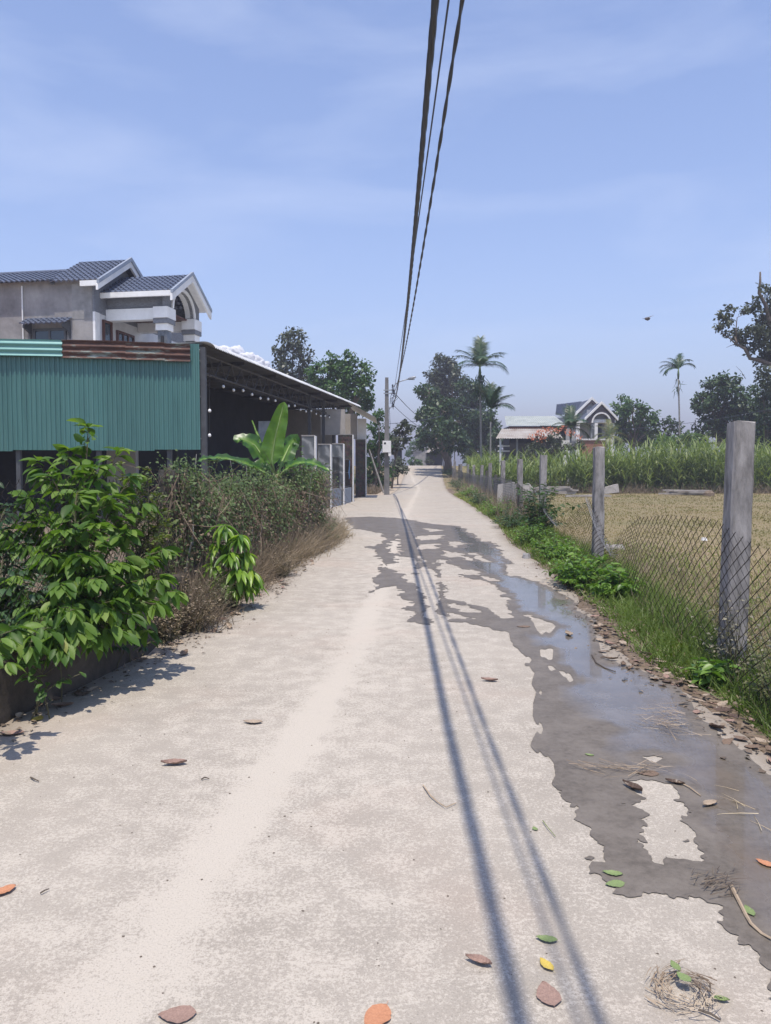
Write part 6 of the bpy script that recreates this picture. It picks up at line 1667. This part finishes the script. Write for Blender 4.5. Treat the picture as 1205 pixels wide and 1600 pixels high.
sagline('power_cable', 'thin wire across the trees at the right frame edge', (D(940, 672, 70)[0], 70, ZD(672, 70)), (D(1230, 634, 56)[0], 56, ZD(634, 56)), .35, .014)
# tangle of drop wires on the pole
q = MB(); r = random.Random(3)
for k in range(6):
    a = np.array((PX + .3, PYy - .22, ZD(602 + 3 * k, PYy))); b = np.array((PX + .2 + .1 * (k % 3), PYy - .24, ZD(632 + 4 * (k % 3), PYy)))
    q.tube([a, a + (.12 + .05 * k, -.05, -.25), (a + b) / 2 + (.1 * math.sin(k * 2), -.05, -.1), b], .016, 4)
q.tube([(PX + .15, PYy - .19, ZD(636, PYy)), (PX + .2, PYy - .19, ZD(660, PYy)), (PX + .17, PYy - .19, bz1)], .014, 4)
single(q, 'drop_wires', M_CABLE, (PX + .3, PYy - .2, 5.5), 'knot of looped drop wires hanging on the utility pole', 'wires')
# leaning wooden prop beside the pole
a, b = G(600, 757), D(577, 702, 51)
single(MB().tube([(D(600, 757, 51)[0], 51, -.05), b], [.07, .05], 6), 'wooden_prop', M_BARKL, (D(600, 757, 51)[0], 51, 0), 'pale wooden prop leaning in the shade left of the pole', 'prop')

# ================================================================== FIELD DEBRIS
M_PLANK = plain('weathered grey plank', (0.40, 0.37, 0.33), (0.24, 0.215, 0.19), .9, 5, stretch=(.4, 1, 1))
M_BLOCK = plain('broken pale concrete', (0.47, 0.44, 0.41), (0.33, 0.31, 0.28), .95, 4, bm=.5, bscale=25)
def pile(label, c, n, L_, seed, ang=0.0):
    r = random.Random(seed)
    t = thing('plank_pile', c, label, 'planks')
    for k in range(n):
        lay = k // 5
        a = ang + r.uniform(-.3, .3); dx = r.uniform(-.3, .3); dy = (k % 5 - 2) * .22 + r.uniform(-.05, .05)
        l = L_ * r.uniform(.75, 1.05)
        ca, sa = math.cos(a), math.sin(a)
        fr = lambda x, y, z, c=c, ca=ca, sa=sa, dx=dx, dy=dy: (c[0] + dx + x * ca - y * sa, c[1] + dy * 1.0 + x * sa + y * ca, c[2] + z)
        MB().box((-l / 2, -.065, .01 + lay * .10), (l / 2, .065, .095 + lay * .10), fr).build('plank', M_PLANK, t)
pile('low pile of grey planks lying in the field before the tall grass', G(1072, 773), 15, 2.6, 1, -.5)
pile('pile of pale planks behind the third fence post', G(868, 772), 22, 2.2, 2, -.3)
pile('single row of boards on the ground right of the second post', G(920, 776), 5, 2.4, 3, .1)
def slab(label, poly, th, Y, mat=M_BLOCK):
    P = [D(u, v, Y) for u, v in poly]
    b = min(p[2] for p in P)
    P = [p - np.array((0, 0, b + .05)) for p in P]
    single(MB().prism(P, (.1, th, 0)), 'concrete_slab', mat, (P[0][0], Y, 0), label, 'slab')
slab('tilted broken concrete slab right of the second fence post', [(942, 775), (968, 772), (966, 759), (960, 760), (946, 764)], .5, 50)
slab('large pale slab propped behind the fence, left of the vine-clad post', [(776, 792), (812, 792), (810, 752), (800, 748), (778, 752)], .4, 30)
slab('pale slab tip showing above the vine on the fence', [(816, 775), (834, 775), (832, 753), (826, 746), (817, 748)], .4, 38)
single(MB().lathe(G(1108, 775), [(.01, 0), (.32, .02), (.3, .18), (.16, .3), (.02, .33)], 9), 'soil_heap', M_LITTERSOIL_SHADE, G(1108, 775), 'small dark soil heap beside the grey plank pile', 'soil heap')
def rubble(label, u, v, s, seed, mat):
    r = random.Random(seed); c = G(u, v)
    n = 9; poly = [(c[0] + s[0] * math.cos(6.28 * k / n) * r.uniform(.7, 1.1), c[1] + s[1] * math.sin(6.28 * k / n) * r.uniform(.7, 1.1), -.02) for k in range(n)]
    top = [(c[0] + (p[0] - c[0]) * .7 + r.uniform(-.01, .01), c[1] + (p[1] - c[1]) * .7, s[2] * r.uniform(.7, 1.1)) for p in poly]
    F = [tuple(range(n))[::-1], tuple(range(n, 2 * n))] + [(k, (k + 1) % n, n + (k + 1) % n, n + k) for k in range(n)]
    return tag(make('stone', poly + top, F, mat, None, c), label, 'stone')
rubble('pale brick lying in the dry grass just behind the mesh', 961, 858, (.22, .10, .09), 5, M_BLOCK)
rubble('grey stone at the edge of the verge below the vine', 822, 872, (.09, .12, .08), 6, M_CEMENT)
rubble('whitish stone in the field right of the first mesh panel', 1100, 843, (.08, .08, .05), 7, M_WHITE)

# ================================================================== LITTER: FALLEN LEAVES, STRAW, TWIGS
def dead_leaf_mesh(name, L_, W_, curl, seed, mat):
    """a dried leaf: uneven margins, a raised midrib, crumpled across"""
    r = random.Random(seed * 7 + 3); n = 14
    V, F = [], []
    lop = r.uniform(-.25, .25); bend = r.uniform(-.12, .12); tw = r.uniform(-.8, .8)
    for i in range(n + 1):
        t = i / n
        w = W_ / 2 * max(.02, math.sin(math.pi * t ** .8) ** .9)
        zc = curl * (t - .45) ** 2 * L_ * .9
        for s in (-1, -.55, 0, .55, 1):
            ww = w * (1 + lop * (1 if s > 0 else -1)) * (1 + (.07 * r.uniform(-1, 1) if abs(s) == 1 else 0))
            cr = .016 * L_ * r.uniform(-1, 1) if s else 0
            V.append((s * ww + bend * L_ * math.sin(math.pi * t), (t - .5) * L_, max(.001, .004 + zc + curl * L_ * .34 * s * s * (1 + tw * s * (t - .5)) * (.3 + w / W_) + cr)))
    for i in range(n):
        for j in range(4):
            a = i * 5 + j; F.append((a, a + 1, a + 6, a + 5))
    b = len(V)
    V += [(-.006 * L_, -.48 * L_, .01 * L_), (.006 * L_, -.48 * L_, .01 * L_), (.03 * L_, -.66 * L_, .03 * L_), (.02 * L_, -.66 * L_, .03 * L_)]
    F.append((b, b + 1, b + 2, b + 3))
    me = bpy.data.meshes.new(name); me.from_pydata(V, [], F)
    me.materials.append(mat); me.update()
    return me
M_LB = plain('brown dead leaf', (0.19, 0.135, 0.098), (0.115, 0.08, 0.058), .85, 22)
M_LP = plain('pinkish dead leaf', (0.30, 0.20, 0.16), (0.20, 0.13, 0.105), .8, 18)
M_LO = plain('orange dead leaf', (0.46, 0.22, 0.12), (0.36, 0.16, 0.085), .7, 18)
M_LT = plain('tan dead leaf', (0.36, 0.29, 0.22), (0.24, 0.19, 0.14), .85, 18)
M_LG = plain('fallen green leaf', (0.20, 0.26, 0.10), (0.13, 0.18, 0.07), .5, 18)
M_LY = plain('fallen yellow leaf', (0.52, 0.40, 0.09), (0.42, 0.31, 0.06), .5, 18)
M_LD = plain('dark wet leaf', (0.10, 0.065, 0.045), (0.06, 0.04, 0.03), .4, 18)
KINDS = {k: [dead_leaf_mesh('dead_leaf', 1.0, w, c, s, m) for s, (w, c) in enumerate(((.5, .26), (.66, .12), (.42, .5), (.55, .35), (.48, .18)))] for k, m in dict(b=M_LB, p=M_LP, o=M_LO, t=M_LT, g=M_LG, y=M_LY, d=M_LD).items()}
def fallen(u, v, kind, L_, rot, label, var=0, group=None, z=None):
    c = G(u, v) if not isinstance(u, tuple) else np.array((u[0], u[1], 0))
    o = bpy.data.objects.new('fallen_leaf', KINDS[kind][var])
    o.location = (c[0], c[1], landz(c[1]) + (.004 if z is None else z)); o.scale = (L_,) * 3
    o.rotation_euler = (0, 0, math.radians(rot)); col.objects.link(o)
    return tag(o, label, 'leaf', group)
for a in [
    (857, 1556, 'p', .105, 5, 'broad pinkish-brown fallen leaf between the two cable shadows', 1),
    (748, 1507, 'p', .085, 65, 'narrow curled brown leaf left of the main cable shadow', 2),
    (588, 1592, 'o', .11, 150, 'orange leaf cut by the bottom frame edge', 1),
    (277, 1588, 'p', .105, 95, 'round pinkish leaf near the bottom left', 1),
    (3, 1396, 'o', .10, 140, 'orange leaf at the left frame edge', 0),
    (854, 1470, 'g', .07, 75, 'folded dull green leaf above the yellow one', 0),
    (854, 1510, 'y', .065, 25, 'small yellow leaf above the broad pinkish leaf', 0),
    (836, 1296, 'g', .035, 10, 'tiny round green leaf beside the right cable shadow', 1),
    (957, 1367, 'g', .075, 75, 'upper of two green leaves at the puddle tip', 0),
    (961, 1383, 'g', .075, 100, 'lower of two green leaves at the puddle tip', 1),
    (921, 1181, 'g', .05, 60, 'small green leaf floating in the puddle', 0),
    (1171, 1426, 'g', .065, 0, 'green leaf beside the twig in the wet run', 0),
    (272, 1196, 'p', .13, 100, 'long curled pinkish leaf on the left of the lane', 2),
    (395, 1130, 't', .12, 85, 'flat tan leaf on the middle left of the lane', 0),
    (765, 1065, 'p', .12, 80, 'curled pinkish leaf between the cable shadows further up', 2),
    (887, 993, 't', .16, 0, 'pale curled leaf standing in the water', 2),
    (18, 1148, 'p', .14, 100, 'large tan-pink leaf at the foot of the low left wall', 0),
    (98, 1105, 'b', .13, 110, 'curled brown leaf below the spindly wall weed', 2),
    (128, 1085, 'b', .11, 70, 'brown leaf beside the curled one under the wall', 1),
    (60, 1124, 'y', .10, 5, 'yellowed hanging leaf at the foot of the wall weed', 1),
    (1012, 1210, 'b', .11, 85, 'brown leaf resting on the straw in the puddle', 1),
    (988, 1234, 'd', .12, 30, 'crumpled dark leaf on the dry island of the puddle', 2),
    (1055, 1226, 'd', .09, 60, 'dark wet leaf at the right tip of the puddle straw', 2),
    (818, 980, 'b', .13, 90, 'brown leaf at the edge of the dry tongue in the puddle', 1),
    (1197, 1352, 'o', .08, 40, 'orange leaf in the wet run at the right frame edge', 0),
    (1110, 1260, 't', .10, 120, 'tan leaf curled by the right bank', 2)]:
    fallen(*a)
r = random.Random(44)
COLN = dict(b='curled dull brown', p='pinkish brown', t='pale tan', d='dark sodden')
for k in range(150):                                                        # drift of leaves along the right bank
    y = r.choice([r.uniform(2.6, 7.6), r.uniform(3.4, 6.0), r.uniform(7, 12)])
    x = float(road_r(y)) + r.gauss(.10, .12) + (-.02 if y < 5.5 else .05)
    kd = r.choice('bbptttdpb')
    o = fallen((x, y), 0, kd, r.uniform(.05, .125), r.uniform(0, 360), COLN[kd] + ' leaf in the litter ' + ('drift below the nearest right-hand post' if y < 4.6 else 'drift beside the nearest right-hand post' if y < 7 else 'between the first weeds and the water'), r.randrange(5), 'leaf litter on the right bank', .002 + .012 * r.random())
    o.rotation_euler = (r.uniform(-.25, .25), r.uniform(-.25, .25), r.uniform(0, 6.28))
for k in range(75):                                                         # and along the left edge
    y = r.uniform(4.2, 17)
    x = float(road_l(y)) + r.gauss(.0, .10) + (.05 if y < 6 else .12)
    kd = r.choice('bttpb')
    o = fallen((x, y), 0, kd, r.uniform(.06, .13), r.uniform(0, 360), COLN[kd] + (' leaf under the big shrub at the wall foot' if y < 7 else ' leaf on the road edge by the creeper-clad fence'), r.randrange(5), 'leaf litter on the left edge', .012)
    o.rotation_euler = (r.uniform(-.4, .4), r.uniform(-.4, .4), r.uniform(0, 6.28))
# crumbs of leaf, bark and husk in the drift, too fine to count
rb = np.random.RandomState(90); n = 1900
yb = 2.4 + 10 * rb.rand(n) ** 1.3; xb_ = road_r(yb) + rb.normal(size=n) * .13 + .10
Lb = rb.uniform(.012, .055, n)
tag(leaves('leaf_crumbs', leafmat('leaf crumbs', [(0.05, (0.05, 0.038, 0.028)), (0.5, (0.13, 0.10, 0.075)), (0.95, (0.28, 0.22, 0.165))], .05, .9), np.stack([xb_, yb, .004 + .012 * rb.rand(n)], -1), np.stack([rb.normal(size=n), rb.normal(size=n), .12 * rb.normal(size=n)], -1), np.stack([.4 * rb.normal(size=n), .4 * rb.normal(size=n), np.ones(n)], -1), Lb, Lb * rb.uniform(.25, .8, n), FOLD, None, loc=(2, 5, 0), seed=91), 'dull brown crumbs of leaf litter along the right bank', 'leaf litter', kind='stuff')
n = 1500
yb = 4.2 + 13 * rb.rand(n); xb_ = road_l(yb) + np.abs(rb.normal(size=n)) * .16 - .02; Lb = rb.uniform(.012, .05, n)
tag(leaves('leaf_crumbs', bpy.data.materials['leaf crumbs'], np.stack([xb_, yb, .004 + .01 * rb.rand(n)], -1), np.stack([rb.normal(size=n), rb.normal(size=n), .12 * rb.normal(size=n)], -1), np.stack([.4 * rb.normal(size=n), .4 * rb.normal(size=n), np.ones(n)], -1), Lb, Lb * rb.uniform(.2, .7, n), FOLD, None, loc=(-2, 9, 0), seed=92), 'dry crumbs of leaf litter along the left road edge', 'leaf litter', kind='stuff')
def straw(name, label, c, rad, n, seed, ring=False, mat=L_STRAW, dirn=None, wid=.0035, ln=(.12, .32), hgt=.05):
    r = np.random.RandomState(seed)
    a = r.rand(n) * 6.28
    if ring:
        d = rad * (1 + .3 * r.normal(size=n))
        P = np.stack([c[0] + d * np.cos(a), c[1] + d * np.sin(a), .008 + hgt * r.rand(n)], -1)
        A = np.stack([-np.sin(a) + .35 * r.normal(size=n), np.cos(a) + .35 * r.normal(size=n), .08 * r.normal(size=n)], -1)
    else:
        P = np.stack([c[0] + rad[0] * r.normal(size=n), c[1] + rad[1] * r.normal(size=n), .008 + hgt * r.rand(n)], -1)
        aa = (dirn if dirn is not None else 0) + r.normal(size=n) * .55
        A = np.stack([np.cos(aa), np.sin(aa), .1 * r.normal(size=n)], -1)
    Ls = r.uniform(*ln, n); P -= unit(A) * (Ls / 2)[:, None]
    P[:, 2] = np.maximum(P[:, 2], .006)
    A[:, 2] = np.abs(A[:, 2]) * .4
    return tag(leaves(name, mat, P, A, np.stack([r.normal(size=n) * .4, r.normal(size=n) * .4, np.ones(n)], -1), Ls, wid, blade_t(3, .12 if not ring else .3), None, loc=c, seed=seed), label, 'straw', kind='stuff')
c = G(1066, 1553)
L_NEST = leafmat('dull straw and rootlets', [(0.05, (0.12, 0.085, 0.06)), (0.5, (0.30, 0.23, 0.16)), (0.95, (0.48, 0.40, 0.30))], .05, .9)
straw('straw_wisp', 'ring-shaped wisp of dry straw and twigs at the bottom right', c, .066, 150, 1, True, wid=.003, ln=(.04, .11), hgt=.03, mat=L_NEST)
fallen(1055, 1528, 'g', .05, 10, 'green leaf tucked in the upper side of the straw ring', 0, z=.035)
fallen(1068, 1545, 'g', .05, 30, 'green leaf tucked in the middle of the straw ring', 1, z=.035)
fallen(1126, 1566, 'g', .05, 80, 'dusty green leaf right of the straw ring', 2)
straw('straw_wisp', 'matted straw washed up on the litter in the puddle', G(1035, 1130), (.08, .12), 110, 2, dirn=2.6, mat=L_NEST, ln=(.08, .24))
straw('straw_wisp', 'thin straw wisp lying across the middle of the puddle', G(985, 1205), (.10, .035), 46, 3, dirn=-.3, ln=(.08, .28), hgt=.03, mat=L_NEST)
straw('straw_wisp', 'loose pale stalks in the wet run near the right bank', G(1145, 1262), (.07, .14), 10, 4, dirn=1.9, ln=(.12, .3), hgt=.015)
straw('straw_wisp', 'muddy knot of roots and dark straw in the wet run', G(1122, 1382), (.045, .04), 60, 5, mat=leafmat('dark debris', [(0.1, (0.06, 0.045, 0.035)), (0.6, (0.13, 0.10, 0.075)), (0.95, (0.22, 0.18, 0.13))], .05, .9), dirn=.5, ln=(.04, .12), hgt=.02)
def twig(label, pix, rad, mat):
    P = [G(u, v) + np.array((0, 0, .008 + .004 * (k % 2))) for k, (u, v) in enumerate(pix)]
    single(MB().tube(P, [rad * (1 - .5 * k / len(P)) for k in range(len(P))], 5), 'twig', mat, P[0], label, 'twig')
M_TWIG = plain('pale twig', (0.42, 0.33, 0.23), (0.3, 0.23, 0.16), .8, 20)
M_TWIGD = plain('dark twig', (0.11, 0.09, 0.07), (0.07, 0.055, 0.045), .8, 20)
twig('long bent twig in the wet run at the right edge', [(1142, 1386), (1150, 1404), (1166, 1434), (1173, 1448), (1190, 1462), (1205, 1472)], .007, M_TWIG)
twig('hooked pale stalk lying left of the main cable shadow', [(661, 1229), (672, 1246), (684, 1256), (697, 1265), (713, 1257)], .0035, M_TWIG)
twig('short dark twig on the upper left lane', [(48, 1217), (54, 1221), (61, 1223)], .004, M_TWIGD)
twig('thin dark twig on the left lane', [(63, 1399), (70, 1396), (77, 1392)], .003, M_TWIGD)
twig('small dark twig high on the left lane', [(315, 1220), (320, 1218), (327, 1219)], .004, M_TWIGD)
twig('stalk trailing from the straw ring', [(1092, 1582), (1110, 1590), (1126, 1598)], .004, M_TWIGD)
twig('green stalk beside the right cable shadow', [(848, 1285), (856, 1297), (868, 1310)], .002, plain('green stalk', (0.15, 0.2, 0.06), None, .7, 10))
twig('long stalk from the puddle straw toward the right bank', [(1060, 1224), (1078, 1234), (1095, 1246)], .004, M_TWIG)
twig('curved twig on the mud by the first weeds', [(925, 1025), (932, 1038), (945, 1045), (962, 1052)], .006, M_TWIGD)
# grit scattered on the concrete, too fine to pick apart
r = np.random.RandomState(8)
V, F = [], []
for k in range(420):
    y = 1.9 + 10 * r.rand() ** 1.5; x = r.uniform(float(road_l(y)) + .15, float(road_r(y)) - .9)
    s = r.uniform(.0015, .0055) * (1 + .08 * y); b = len(V); a0 = r.rand() * 6.28
    V += [(x, y, s * .6)] + [(x + s * math.cos(a0 + 1.2566 * q_) * r.uniform(.6, 1.1), y + s * math.sin(a0 + 1.2566 * q_) * r.uniform(.6, 1.1), .001) for q_ in range(5)]
    F += [(b, b + 1 + q_, b + 1 + (q_ + 1) % 5) for q_ in range(5)]
tag(make('grit', V, F, plain('dark grit', (0.14, 0.115, 0.09), (0.07, 0.055, 0.045), .9, 60)), 'fine dark grit scattered over the pale concrete', 'grit', kind='stuff')

# ================================================================== BIRD, CLOUD, HAZE
bc = D(1012, 498, 45)
bird = thing('bird', bc, 'small dark bird gliding high over the right-hand trees', 'bird')
M_BIRD = plain('dark plumage', (0.14, 0.12, 0.11), (0.09, 0.075, 0.07), .9, 10)
M_BIRDW = plain('pale under-wing', (0.42, 0.38, 0.36), (0.3, 0.27, 0.25), .9, 10)
B = lambda x, y, z: bc + np.array((x, y, z)) * .36
MB().tube([B(-.5, 0, .02), B(-.35, 0, 0), B(0, 0, -.03), B(.25, 0, 0), B(.42, 0, .06)], [.02, .07, .10, .07, .02], 8).build('body', M_BIRD, bird, smooth=True)
MB().prism([B(-.3, 0, .02), B(.1, 0, .02), B(.35, -.55, .28), B(.62, -.95, .30), B(.15, -.6, .22)], (0, 0, .01)).build('wing', M_BIRDW, bird)
MB().prism([B(-.3, 0, .02), B(.1, 0, .02), B(.25, .6, .1), B(.45, 1.0, .18), B(.05, .6, .1)], (0, 0, .01)).build('wing', M_BIRD, bird)
MB().prism([B(-.45, 0, .01), B(-.78, -.1, .0), B(-.78, .1, .0)], (0, 0, .012)).build('tail', M_BIRD, bird)

# a low bank of cumulus far behind the shed
def cloud(label, pix, Y, seed):
    r = np.random.RandomState(seed)
    V, F = [], []; base = 0
    import bmesh
    bm = bmesh.new()
    for (u, v, rp) in pix:
        c = D(u, v, Y + r.uniform(-40, 40)); rad = rp * Y / FPX
        m = mathutils.Matrix.Translation(c) @ mathutils.Matrix.Diagonal((rad * 1.15, rad, rad * .9, 1))
        bmesh.ops.create_icosphere(bm, subdivisions=4, radius=1.0, matrix=m)
    co = np.array([v_.co for v_ in bm.verts])
    d = 1 * (vnoise(co[:, 0], co[:, 2], .05) + .6 * vnoise(co[:, 0] + co[:, 1], co[:, 2], .12) + .35 * vnoise(co[:, 0], co[:, 2] + co[:, 1], .3))
    for v_, dd in zip(bm.verts, d): v_.co += v_.normal * float(dd) * 16
    me = bpy.data.meshes.new('cloud'); bm.to_mesh(me); bm.free()
    me.polygons.foreach_set('use_smooth', np.ones(len(me.polygons), bool))
    m, N, L, Bs = newmat('cloud')
    Bs.inputs['Base Color'].default_value = (.85, .86, .88, 1); Bs.inputs['Roughness'].default_value = 1.0
    Bs.inputs['Subsurface Weight'].default_value = .0
    o = link('cloud', me, m)
    return tag(o, label, 'cloud', kind='structure')
cloud('small white cumulus peeping over the shed roof', [(350, 549, 11), (368, 551, 12), (386, 560, 11), (402, 566, 10), (414, 573, 8), (362, 562, 12), (390, 574, 12)], 4200, 3)

hz = MB().box((-2100, -90, -11.5), (2100, 2450, 90)).build('haze', None)
hm_ = bpy.data.materials.new('thin haze'); hm_.use_nodes = True
hn = hm_.node_tree.nodes; hl = hm_.node_tree.links
hn.remove(hn['Principled BSDF'])
pv = hn.new('ShaderNodeVolumePrincipled')
pv.inputs['Color'].default_value = (.60, .605, .715, 1)
pv.inputs['Density'].default_value = 0.0015
pv.inputs['Anisotropy'].default_value = 0.0
hl.new(pv.outputs['Volume'], hn['Material Output'].inputs['Volume'])
hz.data.materials.append(hm_)
tag(hz, 'thin pale haze hanging in the air', 'haze', kind='stuff')
